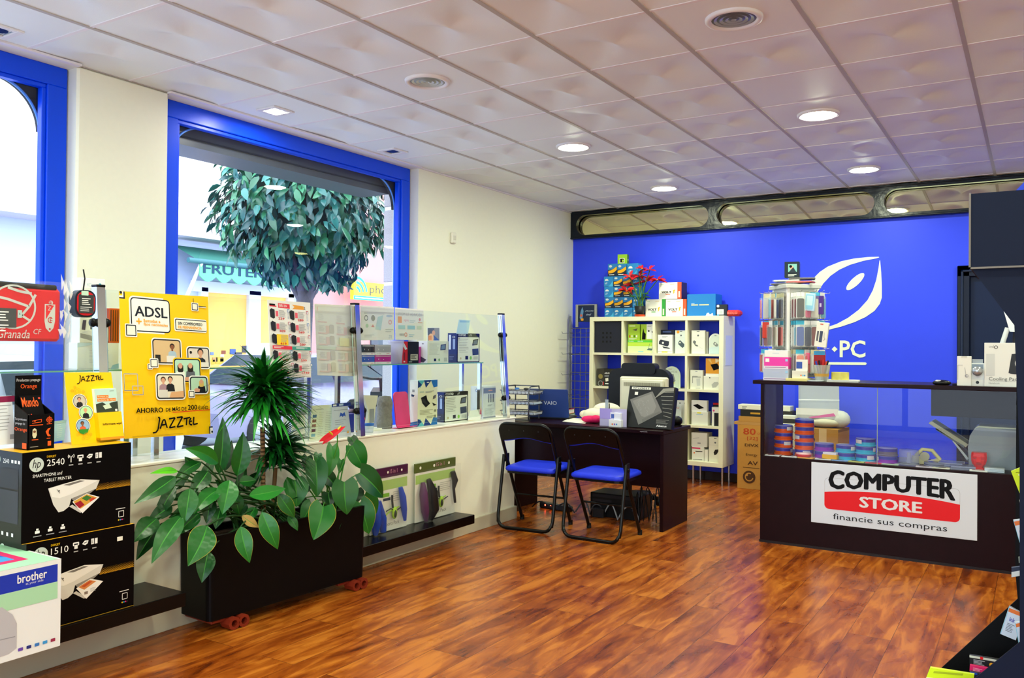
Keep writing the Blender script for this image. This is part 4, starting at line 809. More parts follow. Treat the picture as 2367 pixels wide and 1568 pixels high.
# ---- printer cartons on the left wall shelf
SHB = M('#050405', .25, spec=.18)
b = B(); b.box((-.15, -.9, -.062), (.15, .55, 0), SHB, .003); tag(b.build('wall_shelf', None, (-3.37, 1.87, .258)), 'black wall shelf carrying the printer cartons', 'shelf', 'black shelves on the display wall')
b = B(); b.box((-.09, -.6, -.062), (.09, .57, 0), SHB, .003); tag(b.build('wall_shelf', None, (-3.43, 4.30, .186)), 'black wall shelf right of the planter with bagged game kits', 'shelf', 'black shelves on the display wall')
def printer_pic(f, x, y, w, h, photo):
    P = lambda a, c: (x+a*w, y+c*h)
    f.poly([P(0, .14), P(.28, .07), P(.62, 0), P(1, .10), P(.93, .34), P(.76, .42), P(.44, .52), P(.40, .74), P(.30, .84), P(.20, .86), P(.10, .62)], M('#d9d7d0', .5))
    f.poly([P(.02, .15), P(.28, .08), P(.62, .01), P(.97, .10), P(.42, .40), P(.22, .46), P(.08, .40)], M('#efede8', .5)); f.poly([P(.28, .10), P(.60, .03), P(.70, .06), P(.40, .14)], M('#77736e', .5)); f.poly([P(.44, .52), P(.92, .34), P(.76, .50), P(.50, .62)], M('#8f8b84', .5))
    f.poly([P(.40, .74), P(.62, .98), P(.66, .93), P(.46, .70)], M('#c9c6c0', .5)); f.poly([P(.46, .62), P(.74, .44), P(1.0, .60), P(.66, 1.0)], M('#f4f2ee', .5))
    if photo:
        f.poly([P(.48, .62), P(.74, .46), P(.95, .60), P(.62, .86)], M('#d9a23c', .5)); f.poly([P(.5, .68), P(.62, .62), P(.70, .76), P(.60, .84)], M('#a01c2c', .5)); f.poly([P(.64, .56), P(.74, .49), P(.84, .58), P(.74, .66)], M('#3f7a34', .5)); f.poly([P(.78, .62), P(.86, .58), P(.93, .62), P(.82, .70)], M('#c8452c', .5))
    else:
        f.poly([P(.5, .60), P(.72, .47), P(.86, .55), P(.62, .72)], M('#d98a4c', .5)); f.poly([P(.56, .60), P(.72, .50), P(.78, .53), P(.62, .65)], M('#c9542c', .5)); f.lines(*P(.74, .72), .12*w, 4, .03*h, .01*h, GREY); f.rect(*P(.62, .78), .07*w, .08*h, M('#8a7a70', .5))
    f.line([P(.16, .20), P(.22, .32)], .006, M('#9a978f', .5)); f.disc(*P(.2, .25), .008, M('#5f5c58', .5))
def hp(num, sub, photo):
    def fr(f):
        f.rect(0, 0, 1, 1, M('#050406', .4, spec=.08)); f.disc(.12, .145, .062, M('#c9d6cf', .5)); f.text('hp', .085, .085, .07, .125, INK, .0, .25)
        f.text('DESKJET', .207, .055, .08, .03, YEL, .0); f.text(num, .207, .10, .155, .075, WHITE)
        k = f.W/f.H; xs = (.42, .505, .59, .675) if sub else (.43, .515, .60)
        for i, x in enumerate(xs):
            if sub and i == 0:
                f.rect(x-.004, .09, .008, .07, WHITE); [f.ring(x, .09, r, .006, WHITE, 8, a-.6, a+.6) for r in (.018, .03) for a in (0, PI)]
            elif i == (1 if sub else 0): f.rect(x-.028, .085, .056, .04, WHITE, .006); f.rect(x-.018, .10, .036, .05, INK); f.rect(x-.015, .115, .03, .045, WHITE)
            elif i == (2 if sub else 1): f.poly([(x-.03, .12), (x-.005, .085), (x+.03, .09), (x+.022, .125), (x, .14)], WHITE); f.line([(x-.015, .115), (x+.018, .105)], .006, INK)
            else: f.rect(x-.03, .08, .026, .065, WHITE); f.rect(x+.004, .08, .026, .065, WHITE); f.lines(x-.026, .095, .016, 3, .015, .006, INK)
            f.rect(x-.02, .185, .04, .012, M('#b9b9b9', .5))
        if sub: f.text('SMARTPHONE', .085, .25, .20, .036, WHITE); f.text('and', .295, .245, .045, .041, WHITE, 0, .2); f.text('TABLET PRINTER', .18, .312, .245, .036, WHITE)
        DOT = M('#d9a01c', .5)
        for r in range(7):
            for q in range(26):
                x = .66+q*.0133+(r % 2)*.0066; y = .455+r*.011-.0*q; f.l = 3
                if x < .995: f.disc(x, y, .0015+.0006*r, DOT, 5)
        f.l += 2
        printer_pic(f, .22, .37, .47, .40, photo)
        f.lines(.85, .785, .1, 1, .02, .008, WHITE); f.line([(.88, .82), (.93, .82), (.93, .89), (.88, .89), (.88, .82)], .005, WHITE); [f.disc(.88+.017*i, .925, .007, M(c, .5)) for i, c in enumerate(('#e8c010', '#2aa0d8', '#d82a7a', '#222222'))]
        for x in (.13, .24, .35) if sub else (): f.rect(x-.02, .88, .04, .03, WHITE, .004); f.rect(x-.01, .855, .02, .02, WHITE); f.rect(x-.035, .935, .07, .01, GREY)
        f.line([(0, .998), (1, .998)], .004, M('#c9951c', .5))
        if not sub: f.rect(.82, .12, .055, .05, PAPER)
    return fr
def hpleft(f): f.rect(0, 0, 1, 1, M('#18191b', .4)); f.disc(.14, .10, .08, M('#c9d6cf', .5)); f.text('2540', .32, .085, .22, .05, WHITE); [f.rect(.62+.12*i, .09, .07, .035, WHITE) for i in range(3)]; f.rect(.08, .19, .8, .22, M('#3f4146', .9)); f.rect(.08, .43, .8, .36, M('#46484d', .9)); [f.rect(.3+.18*i, .90, .07, .04, WHITE) for i in range(3)]
HB = M('#070607', .4, spec=.08)
YT = lambda f: f.rect(0, 0, 1, 1, M('#e6aa14', .45))
ZS = .258
carton('printer_carton', 'upper black printer carton, carrying the dispenser and the yellow leaflet stand', 'carton', .449, .20, .345, (-3.25, 1.936, ZS+.346), LEFT, HB, front=hp('2540', True, True), left=hpleft, top=YT, group='black printer cartons')
carton('printer_carton', 'lower black printer carton with a small white sticker, standing on the wall shelf', 'carton', .449, .20, .345, (-3.242, 1.952, ZS), LEFT, HB, front=hp('1510', False, False), left=hpleft, top=YT, group='black printer cartons')
pr_ = onx(133, 1293, -3.03); hB = pr_.z-ZS; yR_ = onx(140, 1400, -3.03).y
def bro(f):
    f.rect(0, 0, 1, 1, M('#e9eef0', .45)); f.rect(0, .055, .975, .20, M('#1c37b4', .4)); f.text('brother', .70, .085, .20, .095, WHITE, .03); f.text('at your side', .755, .185, .12, .035, M('#d7dcf2', .4)); f.rect(0, .255, .975, .19, M('#a9dcb4', .45))
    G1, G2 = M('#b9bac2', .5), M('#8f9098', .5)
    S_ = lambda q: [(x+.17, y-.05) for x, y in q]
    f.poly(S_([(.1, .56), (.43, .44), (.50, .55), (.53, .66), (.53, .93), (.48, .97), (.33, .99), (.1, .99)]), G1); f.poly(S_([(.1, .60), (.36, .50), (.40, .66), (.1, .78)]), M('#dedfe4', .5)); f.poly(S_([(.1, .60), (.35, .51), (.36, .55), (.1, .65)]), INK); f.poly(S_([(.1, .71), (.36, .62), (.37, .68), (.1, .77)]), M('#33343a', .5)); f.line(S_([(.1, .88), (.4, .79), (.52, .80)]), .006, G2); f.poly(S_([(.3, .80), (.42, .765), (.42, .80), (.3, .83)]), INK)
    for i, c in enumerate(('#6a4ab0', '#26327e', '#3a7ac8', '#3a9ae0', '#9a3050')): f.rect(.71+.055*i, .89, .032, .035, M(c, .5), .004)
def brotop(f): f.rect(.0, .0, .98, 1, M('#a9e2b8', .45)); f.rect(0, .22, .86, .6, M('#d92a6a', .45)); f.rect(0, .28, .80, .46, M('#2657c8', .45)); f.poly([(.1, .74), (.3, .4), (.6, .34), (.8, .6), (.8, .74)], M('#3f9ae0', .45)); f.text('A4', .5, .42, .14, .2, M('#9fc4ee', .5)); f.rect(.80, .13, .1, .06, M('#4f5a68', .5)); f.lines(.3, .07, .4, 2, .05, .02, M('#5fae80', .5))
carton('printer_carton', 'white, blue and green laser printer carton at the lower left corner', 'carton', .52, .46, hB, (-3.03, yR_-.26, ZS), LEFT, WHITE, front=bro, top=brotop)
# ---- on top of the upper carton
ZT = ZS+.691
p0_ = onz(62, 1034, ZT); p1_ = onz(125, 1029, ZT)
w = .145; t = thing('cardboard_dispenser', 'black prepaid card dispenser with orange lettering on the printer cartons', 'display box', (-3.31, (onx(64, 1030, -3.31).y+onx(125, 1030, -3.31).y)/2, ZT), LEFT)
BK = M('#08070a', .4, spec=.1); OR = M('#ff5c1a', .5); ww = onx(125, 1000, -3.31).y-onx(64, 1000, -3.31).y; h1 = onx(95, 958, -3.31).z-ZT; h2 = onx(70, 868, -3.40).z-ZT; d = .10
b = B(); b.box((-ww/2, 0, 0), (ww/2, .003, h1), BK); b.box((-ww/2, d-.003, 0), (ww/2, d, h2), BK)
for s in (-1, 1): b.prism([(0, 0), (d, 0), (d, h2*.62), (0, h1)], .003, BK, 'yz', s*ww/2-(.003 if s > 0 else 0))
b.box((-ww/2, 0, 0), (ww/2, d, .004), BK)
f = Face(b, (-ww/2, -.0004, 0), (1, 0, 0), (0, 0, 1), ww, h1)
f.line([(.15, .18), (.5, .14), (.5, .22), (.15, .24)], .02, OR); f.disc(.25, .18, .03, OR); f.rect(.06, .29, .5, .02, OR)
f.ring(.80, .17, .11, .02, OR); f.ring(.80, .17, .06, .015, OR); f.rect(.67, .165, .26, .012, OR); f.rect(.79, .06, .012, .22, OR); f.rect(.70, .28, .2, .018, OR)
f.poly([(.17, .42), (.24, .38), (.31, .42), (.33, .58), (.28, .66), (.2, .66), (.16, .58)], M('#d8d2b0', .5)); f.disc(.24, .48, .05, M('#7a4a30', .5)); f.rect(.14, .70, .24, .02, OR)
f.poly([(.66, .50), (.75, .42), (.86, .40), (.78, .48), (.77, .56), (.86, .64), (.74, .64), (.69, .56)], OR); f.rect(.70, .69, .14, .018, OR); f.rect(.74, .78, .13, .13, OR); f.rect(.08, .90, .3, .015, M('#9a9a9a', .5))
f = Face(b, (-ww/2-.0004, d, 0), (0, -1, 0), (0, 0, 1), d, h1); f.text('Tus productos', .05, .10, .85, .09, M('#c9c9d2', .5)); f.text('prepago de', .1, .22, .7, .09, M('#c9c9d2', .5)); f.text('Orange', .05, .37, .9, .13, OR); f.rect(.62, .80, .3, .16, OR)
f = Face(b, (-ww/2, d-.0035, h1*.55), (1, 0, 0), (0, 0, 1), ww, h2-h1*.55); f.text('Productos prepago', .05, .06, .9, .07, M('#d8d8da', .5)); f.text('Orange', .2, .16, .62, .11, OR); b.build('box', t)
b = B(); b.prism([(-ww/2+.01, 0), (ww/2-.012, 0), (ww/2-.012, .135), (-ww/2+.01, .135)], .002, BK, 'xz', 0); f = Face(b, (-ww/2+.01, -.0004, 0), (1, 0, 0), (0, 0, 1), ww-.022, .135); f.text('Mundo', .03, .06, .78, .3, OR, .01); f.disc(.9, .1, .05, M('#e8402a', .5)); f.ring(.62, 1.0, .36, .03, OR, 20, PI, 2*PI); f.text("0'01", .36, .85, .55, .28, WHITE, .03); [f.disc(x, y, .03, M(c, .5)) for x, y, c in ((.1, .75, '#d8d060'), (.22, .62, '#e0e0e0'), (.35, .6, '#e8401a'), (.18, .88, '#e0c020'))]
o = b.build('card_front', t, (0, .028, h1*.62), (math.radians(-24), 0, 0))
# yellow leaflet stand
a0, a1, tl, tr_ = onx(166, 1027, -3.36), onx(278, 1020, -3.36), onx(149, 861, -3.40), onx(257, 861, -3.40)
t = thing('leaflet_stand', 'yellow cardboard leaflet stand with three round photos on the printer carton', 'leaflet stand', ((a0+a1)/2).xy.to_3d()+V3((0, 0, ZT)))
O = V3(t.location); a0.z = ZT; a1.z = ZT; b = B(); b.T = Matrix.Translation(-O); n = V3((-.004, 0, 0)); q = [a0, a1, tr_, tl]
b.add([p+n for p in q]+q, [(3, 2, 1, 0), (4, 5, 6, 7), (0, 1, 5, 4), (1, 2, 6, 5), (2, 3, 7, 6), (3, 0, 4, 7)], YEL)
b.add([a0+n, a1+n, (a0+a1)/2+V3((-.09, 0, 0)), (tl+tr_)/2+n], [(0, 1, 2), (0, 2, 3), (2, 1, 3)], YEL)
f = Face(b, a0+V3((.0005, 0, 0)), (a1-a0).normalized(), (tl-a0).normalized(), (a1-a0).length, (tl-a0).length)
jazz(f, .22, .05, .52, .115, INK, .017)
for (x, y, bgm, sk, sh) in ((.24, .41, '#c9c2b4', SKIN, '#1c1c22'), (.34, .57, '#b7e8b0', SKIN, '#15161c'), (.25, .75, '#8fb6e0', SKIN2, '#d8603a')):
    f.disc(x, y, .145, WHITE, 26); f.disc(x, y, .132, DKB, 26); f.disc(x, y, .122, M(bgm, .6), 26); person(f, x-.01, y-.03, .034, sk, HAIR if y != .57 else BLOND, M(sh, .6))
f.poly([(.14, .80), (.36, .80), (.33, .85), (.25, .875), (.17, .85)], M('#2f8a2c', .6))
for x, y, r in ((.2, .27, .07), (.1, .26, .03), (.32, .28, .03), (.16, .21, .025), (.35, .36, .03), (.3, .9, .07), (.38, .88, .03), (.22, .93, .03), (.12, .87, .03)): f.ring(x, y, r, .005, M('#d89a10', .5), 16); f.ring(x, y, r*.55, .005, M('#d89a10', .5), 12)
b.build('backboard', t)
U = (a1-a0).normalized(); Vv = (tl-a0).normalized(); Wd = (a1-a0).length; Hd = (tl-a0).length
b = B(); b.T = Matrix.Translation(-O); N = V3((1, 0, 0))
def prs(x0, x1, y0, y1, dp, mat):
    q = [a0+U*(x*Wd)+Vv*((1-y)*Hd) for x, y in ((x0, y1), (x1, y1), (x1, y0), (x0, y0))]
    b.add(q+[p+N*dp for p in q], [(4, 5, 6, 7), (0, 1, 5, 4), (1, 2, 6, 5), (2, 3, 7, 6), (3, 0, 4, 7)], mat)
prs(.50, 1.0, .58, .965, .03, YEL); prs(.50, 1.0, .93, .965, .032, M('#f0941a', .5))
f = Face(b, a0+U*(.5*Wd)+Vv*(.035*Hd)+N*.0306, U, Vv, .5*Wd, .385*Hd); f.text('Infórmate aquí', .16, .38, .80, .11, INK, .02); b.build('leaflet_pocket', t)
b = B(); b.T = Matrix.Translation(-O); prs(.51, .97, .245, .62, .018, WHITE); f = Face(b, a0+U*(.51*Wd)+Vv*(.41*Hd)+N*.0186, U, Vv, .46*Wd, .345*Hd)
f.rect(0, 0, 1, 1, M('#bfe0d8', .5)); f.text('jazztel', .68, .07, .2, .06, INK, 0, .3); f.rect(.08, .26, .53, .12, ORA); f.text('Rompe tu', .12, .28, .45, .08, M('#ffe6c0', .5)); f.rect(.08, .40, .86, .12, ORA); f.text('Factura de Móvil', .11, .42, .8, .08, M('#ffe6c0', .5)); f.poly([(0, .62), (.3, .55), (.5, .68), (.7, .58), (1, .54), (1, 1), (0, 1)], M('#2f3a2e', .5)); f.poly([(.3, .7), (.6, .62), (.7, .8), (.4, .85)], M('#cfe0c8', .5)); f.rect(.85, .86, .1, .09, WHITE); b.build('leaflets', t)
psheet('leaflet', 'pale blue sheet standing between the black dispenser and the yellow leaflet stand', 'leaflet', -3.53, -3.545, (124, 1022), (148, 1018), (154, 971), (124, 974), M('#a9d2f4', .6), lambda f: f.lines(.3, .1, .6, 8, .1, .02, M('#dbeefc', .6)))
psheet('product_card', 'white product card with a maroon heading at the left edge, behind the dispenser', 'card', -3.44, -3.46, (-60, 1036), (37, 1026), (27, 915), (-60, 918), M('#e3e6ec', .5), lambda f: (f.rect(0, .02, .97, .12, M('#8a1f4a', .5)), f.lines(.5, .2, .4, 8, .07, .012, GREY), f.rect(.85, .8, .12, .1, GREY)))
# ---- bagged game kits on the right shelf
def kit(lab, rect, header, pods, acc, turn=0.0, txt='Sports Pack'):
    w, h, loc = span('x', -3.46, *rect, .186); t = thing('game_kit', lab, 'game kit', loc, LEFT+turn, 'bagged game kits on the black shelf')
    b = B(); b.box((-w/2+.012, .03, .005), (w/2-.012, .036, h*.84), M('#e9e8d8', .5)); f = Face(b, (-w/2+.012, .0294, .005), (1, 0, 0), (0, 0, 1), w-.024, h*.84)
    f.rect(.0, .06, 1, .18, M('#a8c86a', .5)); f.rect(.30, .30, .2, .07, M('#7ab82a', .5)); f.rect(.33, .39, .2, .05, M('#28304a', .5)); f.text(txt, .38, .84, .40, .09, M('#8a867a', .6)); f.lines(.6, .3, .3, 5, .04, .012, M('#b9b8aa', .6)); b.build('backing_card', t)
    b = B(); b.box((-w/2+.005, .028, h*.84), (w/2-.005, .04, h), header, .002); f = Face(b, (-w/2+.005, .0275, h*.84), (1, 0, 0), (0, 0, 1), w-.01, h*.16)
    for x in (.12, .45, .82): f.disc(x, .5, .022, PAPER)
    f.text('15 in 1', .5, .25, .2, .4, M('#c98aa0', .5)); b.build('header_card', t)
    for (pts, r, m) in pods:
        b = B(); b.tube([(x*w, y, z*h) for x, y, z in pts], [q for q in r], m, 10); b.build('racket', t)
    b = B(); b.ball((.08*w, .01, .28*h), .022, .014, .040, acc, 12, 8); b.ball((.07*w, .002, .27*h), .012, .01, .026, M('#2c3026', .4), 10, 6); b.tube([(.05*w, .015, .36*h), (.02*w, .012, .48*h), (.03*w, .015, .56*h)], .007, M('#25282c', .4), 7); b.tube([(-.12*w, .016, .33*h), (-.02*w, .01, .36*h), (.12*w, .012, .30*h), (.26*w, .016, .34*h)], .0035, M('#2c3026', .4), 6); b.tube([(-.12*w, .018, .27*h), (.0, .012, .33*h), (.2*w, .014, .36*h)], .0035, acc, 6); b.build('controller', t)
    b = B(); nv = 8; rnd = random.Random(len(lab))
    b.surf(lambda u, v: (-w/2+u*w, -.012-.02*math.sin(PI*u)*math.sin(PI*min(1, v*1.1))+rnd.uniform(-.005, .005), v*h*.9), 12, 10, WRAP)
    b.build('plastic_bag', t); return t
BP = M('#2448b4', .45); PU = M('#5c3558', .45); BKP = M('#1d1b1c', .4)
kit('bagged game kit with bright blue rackets, nearer the plants', (862, 1081, 950, 1240), M('#4a1c3e', .4), [([(-.40, .01, .02), (-.42, .0, .2), (-.44, .0, .42), (-.38, .012, .55)], (.016, .034, .034, .014), BP), ([(-.22, .006, .04), (-.27, -.004, .25), (-.33, .004, .52)], (.02, .026, .012), BP), ([(.22, .008, .66), (.26, .0, .5), (.31, .004, .3), (.35, .008, .12)], (.014, .022, .02, .01), BP)], M('#a8d62e', .4))
kit('bagged game kit with dark purple and black rackets, at the end of the shelf', (966, 1066, 1060, 1196), M('#55612a', .4), [([(-.36, .01, .68), (-.38, -.004, .5), (-.34, -.004, .2), (-.28, .008, .02)], (.014, .028, .028, .014), PU), ([(-.26, .0, .72), (-.20, -.016, .5), (-.16, -.016, .2), (-.20, .0, .02)], (.016, .034, .034, .016), BKP), ([(.36, .01, .76), (.40, .002, .6), (.39, .01, .45), (.43, .01, .2)], (.018, .022, .01, .009), BKP)], M('#a8d62e', .4))
# small alarm sensor on the wall
p = onx(1051, 550, -4.47); b = B(); b.box((-.035, 0, -.05), (.035, .03, .05), M('#eceadc', .4), .008); b.box((-.02, -.004, -.02), (.02, .003, .02), M('#d8d6c8', .3), .004); tag(b.build('wall_sensor', None, (-4.47, p.y, p.z), (0, 0, LEFT)), 'small white alarm sensor on the pale wall', 'sensor')
# ================================================================== DESK CORNER
DZ = .755
t = thing('office_desk', 'dark wood desk with two folding chairs drawn up to it', 'desk', (-3.04, 6.14, 0)); O = V3(t.location)
def loc_b(): q = B(); q.T = Matrix.Translation(-O); return q
b = loc_b(); b.box((-3.78, 5.855, DZ-.03), (-2.335, 6.44, DZ), DARKWOOD, .004); b.build('desktop', t)
for x in (-2.372, -3.75): b = loc_b(); b.box((x, 5.885, 0), (x+.028, 6.40, DZ-.03), DARKWOOD, .003); b.build('side_panel', t)
b = loc_b(); b.box((-3.722, 6.03, .30), (-2.372, 6.05, DZ-.03), DARKWOOD, .002); b.build('modesty_panel', t)
b = loc_b(); f = Face(b, (-2.52, 5.8545, DZ-.019), (1, 0, 0), (0, 0, 1), .06, .008); f.text('tapimedia', 0, 0, 1, 1, M('#c9c9cc', .5)); b.build('maker_label', t)
# folding chairs
def chair():
    t = thing('folding_chair', 'black folding chair with a blue seat at the desk, nearer the display wall', 'chair', (0, 0, 0), 0, 'folding chairs at the desk')
    T = M('#050608', .3, spec=.3); w = .208
    b = B(); r = .07; pts = [(-w, .39, .012)]
    def back(z): return .39*(1-z/.795)-.03*(z/.795)
    pts += [(-w, back(z), z) for z in (.3, .6, .72)]
    pts += [(-w+r-r*math.cos(a), back(.725+r*math.sin(a)), .725+r*math.sin(a)) for a in [PI/2*k/5 for k in range(1, 6)]]
    pts += [(-x, y, z) for x, y, z in pts[::-1]]
    b.tube(pts, .0125, T, 10); b.build('back_frame', t)
    b = B(); q = .06; zz = .545
    p2 = [(-w-.018, back(zz), zz), (-w-.018, .014, .10), (-w-.012, .004, .05)]
    p2 += [(-w-.01+q-q*math.cos(a), .0, .013+q-q*math.sin(a)) for a in [PI/2*k/5 for k in range(1, 6)]]
    p2 += [(-x, y, z) for x, y, z in p2[::-1]]
    b.tube(p2, .0125, T, 10)
    b.build('rear_leg_frame', t)
    for s in (-1, 1):
        b = B(); b.cyl((s*(w+.018)-.012, back(.5), .5), .014, .024, T, 10, 0); b.box((s*w-.004+s*.01, back(.47)-.02, .44), (s*w+.004+s*.01, back(.47)+.03, .55), T, .003); b.build('hinge', t)
        b = B(); b.cyl((s*w, .39, 0), .017, .035, M('#101012', .7), 12); b.build('foot_cap', t)
    b = B(); b.box((-.10-.05, -.012, .0), (-.10+.05, .012, .004), M('#101012', .7)); b.box((.05, -.012, .0), (.15, .012, .004), M('#101012', .7)); b.build('floor_pad', t)
    b = B(); n = 20; top = []; bot = []
    zf = lambda x: .672+.014*math.cos(PI*2*x/.40*1.0)*1.0
    vs = []
    for th, s in ((-.012, 1), (.0, 1)):
        for k in range(n+1):
            x = -w+.006+(2*w-.012)*k/n; zb = zf(x)+.006; zt = min(.788, .725+.068*math.sin(math.acos(max(-1, min(1, max(0, (abs(x)-(w-r))/r))))) if abs(x) > w-r else .788)
            vs += [(x, back(zb)+th-.006-.02*(1-(x/w)**2)*-1*.0, zb), (x, back(zt)+th-.006, zt)]
    m = 2*(n+1); fs = []
    for k in range(n): fs += [(2*k, 2*k+2, 2*k+3, 2*k+1), (m+2*k, m+2*k+1, m+2*k+3, m+2*k+2), (2*k, m+2*k, m+2*k+2, 2*k+2), (2*k+1, 2*k+3, m+2*k+3, m+2*k+1)]
    b.add(vs, fs, M('#060609', .35, spec=.25)); 
    for x in (-.12, 0, .12): b.ball((x, back(.745)-.020, .745), .005, .003, .005, M('#3a3b40', .3, .6), 8, 5)
    b.build('backrest', t)
    bl = M('#1b34e0', .45)
    b = B(); b.tube([(-w+.012+(2*w-.024)*k/24, back(zf(-w+.012+(2*w-.024)*k/24))+.004, zf(-w+.012+(2*w-.024)*k/24)+.004) for k in range(25)], .006, bl, 8)
    vs = [];
    for k in range(n+1):
        x = -w+.016+(2*w-.032)*k/n; vs += [(x, back(zf(x))+.006, zf(x)+.004), (x, back(.73)+.02, .73), (x, back(.782)+.006, .775 if abs(x) < w-.06 else .745)]
    b.add(vs, [q for k in range(n) for q in ((3*k, 3*k+1, 3*k+4, 3*k+3), (3*k+1, 3*k+2, 3*k+5, 3*k+4))], bl, True); b.build('back_pad', t)
    b = B(); out = rrect(-.205, .065, .41, .375, .05, 6)
    lay = [(.0, .427), (.006, .438), (.003, .452), (-.012, .462), (-.05, .466)]
    vs = []
    for ins, z in lay:
        for x, y in out: k = 1+ins/.2; vs.append((x*k, .2525+(y-.2525)*k, z+.010*((y-.065)/.375)))
    n2 = len(out); fs = [(i*n2+k, i*n2+(k+1) % n2, (i+1)*n2+(k+1) % n2, (i+1)*n2+k) for i in range(len(lay)-1) for k in range(n2)]
    fs += [tuple(range(n2))[::-1], tuple(range((len(lay)-1)*n2, len(lay)*n2))]
    b.add(vs, fs, bl, True); b.build('seat_pad', t)
    b = B(); b.prism(rrect(-.2, .07, .4, .36, .05, 5), .018, T, 'xy', .410); b.build('seat_pan', t)
    b = B(); b.tube([(-w, back(.22), .22), (w, back(.22), .22)], .008, T, 8); b.build('front_rail', t)
    return t
c1 = chair(); c1.location = (-3.215, 5.335, 0); c1.rotation_euler = (0, 0, .09)
dup(c1, (-2.662, 5.325, 0), .0, 'black folding chair with a blue seat at the desk, nearer the counter')
# wire letter tray
p = ony(1206, 965, 6.0); t = thing('letter_tray', 'three tier wire letter tray with papers at the left end of the desk', 'letter tray', (p.x, p.y, DZ), .12); WIRE = M('#5c5f66', .25, .9)
b = B(); wx, wy = .165, .10
for s in (-1, 1): b.tube([(s*.11+.0, -wy, .012), (s*.11, -wy-.01, .02), (s*.11, -wy-.01, .26), (s*.11, -wy+.03, .285), (s*.11, wy, .285), (s*.11, wy+.01, .26), (s*.11, wy+.01, .01)], .006, WIRE, 8)
b.tube([(-.11, -wy-.01, .012), (.11, -wy-.01, .012)], .005, WIRE, 6); b.tube([(-.11, wy, .285), (.11, wy, .285)], .005, WIRE, 6); b.build('stand', t)
for z in (.05, .135, .22):
    b = B(); b.tube([(x, y, z+.03) for x, y in rrect(-wx, -wy, 2*wx, 2*wy, .03, 4)], .004, WIRE, 6, True); b.tube([(x, y, z) for x, y in rrect(-wx+.01, -wy+.01, 2*wx-.02, 2*wy-.02, .03, 4)], .003, WIRE, 6, True)
    for k in range(9): x = -wx+.02+(2*wx-.04)*k/8; b.tube([(x, -wy, z+.03), (x, -wy+.01, z), (x, wy-.01, z), (x, wy, z+.03)], .002, WIRE, 5)
    tier = b.build('wire_tier', t)
    b = B(); rnd = random.Random(int(z*100))
    for k in range(4): b.box((-wx+.025+rnd.random()*.02, -wy+.015, z+.006+k*.005), (wx-.03+rnd.random()*.02, wy-.02, z+.0095+k*.005), M(rnd.choice(['#e8ecf2', '#c9d9ee', '#dfe2e6', '#f2efe2']), .6))
    b.build('papers', tier)
b = B(); b.ball((0, 0, 0), .02, .03, .012, M('#15161a', .3)); b.ball((-.1, .02, .0), .015, .03, .01, M('#2a66b4', .4)); o = b.build('stapler', None, (p.x+.04, p.y, DZ+.26)); tag(o, 'dark stapler lying in the top tray on the desk', 'stapler')
a, c = onz(1252, 965, DZ), onz(1292, 962, DZ)
for k, (m, h, w, lab) in enumerate((('#2f9a5c', .018, .25, 'green folder under the red folder beside the letter tray'), ('#d81f30', .042, .235, 'red folder lying beside the wire letter tray on the desk'))):
    b = B(); b.box((-w/2, -.15, 0), (w/2, .15, h), M('#f1ede4', .6)); b.box((-w/2-.003, -.153, 0), (w/2+.003, .153, .004), M(m, .4), .001); b.box((-w/2-.003, -.153, h-.004), (w/2+.003, .153, h), M(m, .4), .001); b.box((-w/2-.004, -.153, 0), (-w/2, .153, h), M(m, .4))
    tag(b.build('ring_binder', None, ((a.x+c.x)/2-.02, (a.y+c.y)/2+.13, DZ+(.018 if k else 0)), (0, 0, .1)), lab, 'folder')
# laptop, lid towards us
a, c = ony(1222, 957, 6.18), ony(1311, 957, 6.26); w = .36; t = thing('laptop', 'open dark blue laptop seen from behind its lid on the desk', 'laptop', ((a.x+c.x)/2+.0, 6.24, DZ), .22)
LB = M('#31488c', .28, .2)
b = B(); b.box((-w/2, 0, 0), (w/2, .25, .022), M('#23252c', .4), .006); b.build('base', t)
b = B(); b.box((-w/2+.03, .03, .0224), (w/2-.03, .14, .024), BLACK); b.box((-.05, .16, .0222), (.05, .23, .0235), M('#3a3c44', .4)); b.build('keyboard', t)
b = B(); b.prism(rrect(-w/2, 0, w, .245, .012, 4), .010, LB, 'xz', -.010); f = Face(b, (-w/2, -.0104, 0), (1, 0, 0), (0, 0, 1), w, .245); f.text('VAIO', .40, .42, .32, .13, M('#d3d8e4', .3)); b.box((-w/2+.012, .0, .012), (w/2-.012, .0006, .235), M('#0c1020', .1))
b.build('screen_lid', t, (0, .0, .018), (math.radians(12), 0, 0))
q = [onz(x, y, DZ+.001) for x, y in ((1300, 975), (1352, 980), (1366, 970), (1318, 967))]; o = (q[0]+q[2])/2; b = B(); b.T = Matrix.Translation(-o); b.add(q+[v+V3((0, 0, .002)) for v in q], [(3, 2, 1, 0), (4, 5, 6, 7), (0, 1, 5, 4), (1, 2, 6, 5), (2, 3, 7, 6), (3, 0, 4, 7)], M('#e6e4da', .6)); tag(b.build('paper_sheet', None, o), 'blank sheet of paper lying on the desk', 'paper')
p = onz(1371, 976, DZ); b = B(); b.ball((0, 0, .018), .032, .05, .02, M('#101114', .25)); b.ball((0, -.02, .03), .012, .018, .008, M('#d8d8dc', .2)); tag(b.build('computer_mouse', None, (p.x, p.y, DZ)), 'black and silver computer mouse on the desk beside the card holder', 'mouse')
w, h, l = span('y', 5.92, 1381, 946, 1443, 989, DZ); t = thing('card_holder', 'clear stand with a lilac card and small white boxes at the desk edge', 'card holder', l, 0)
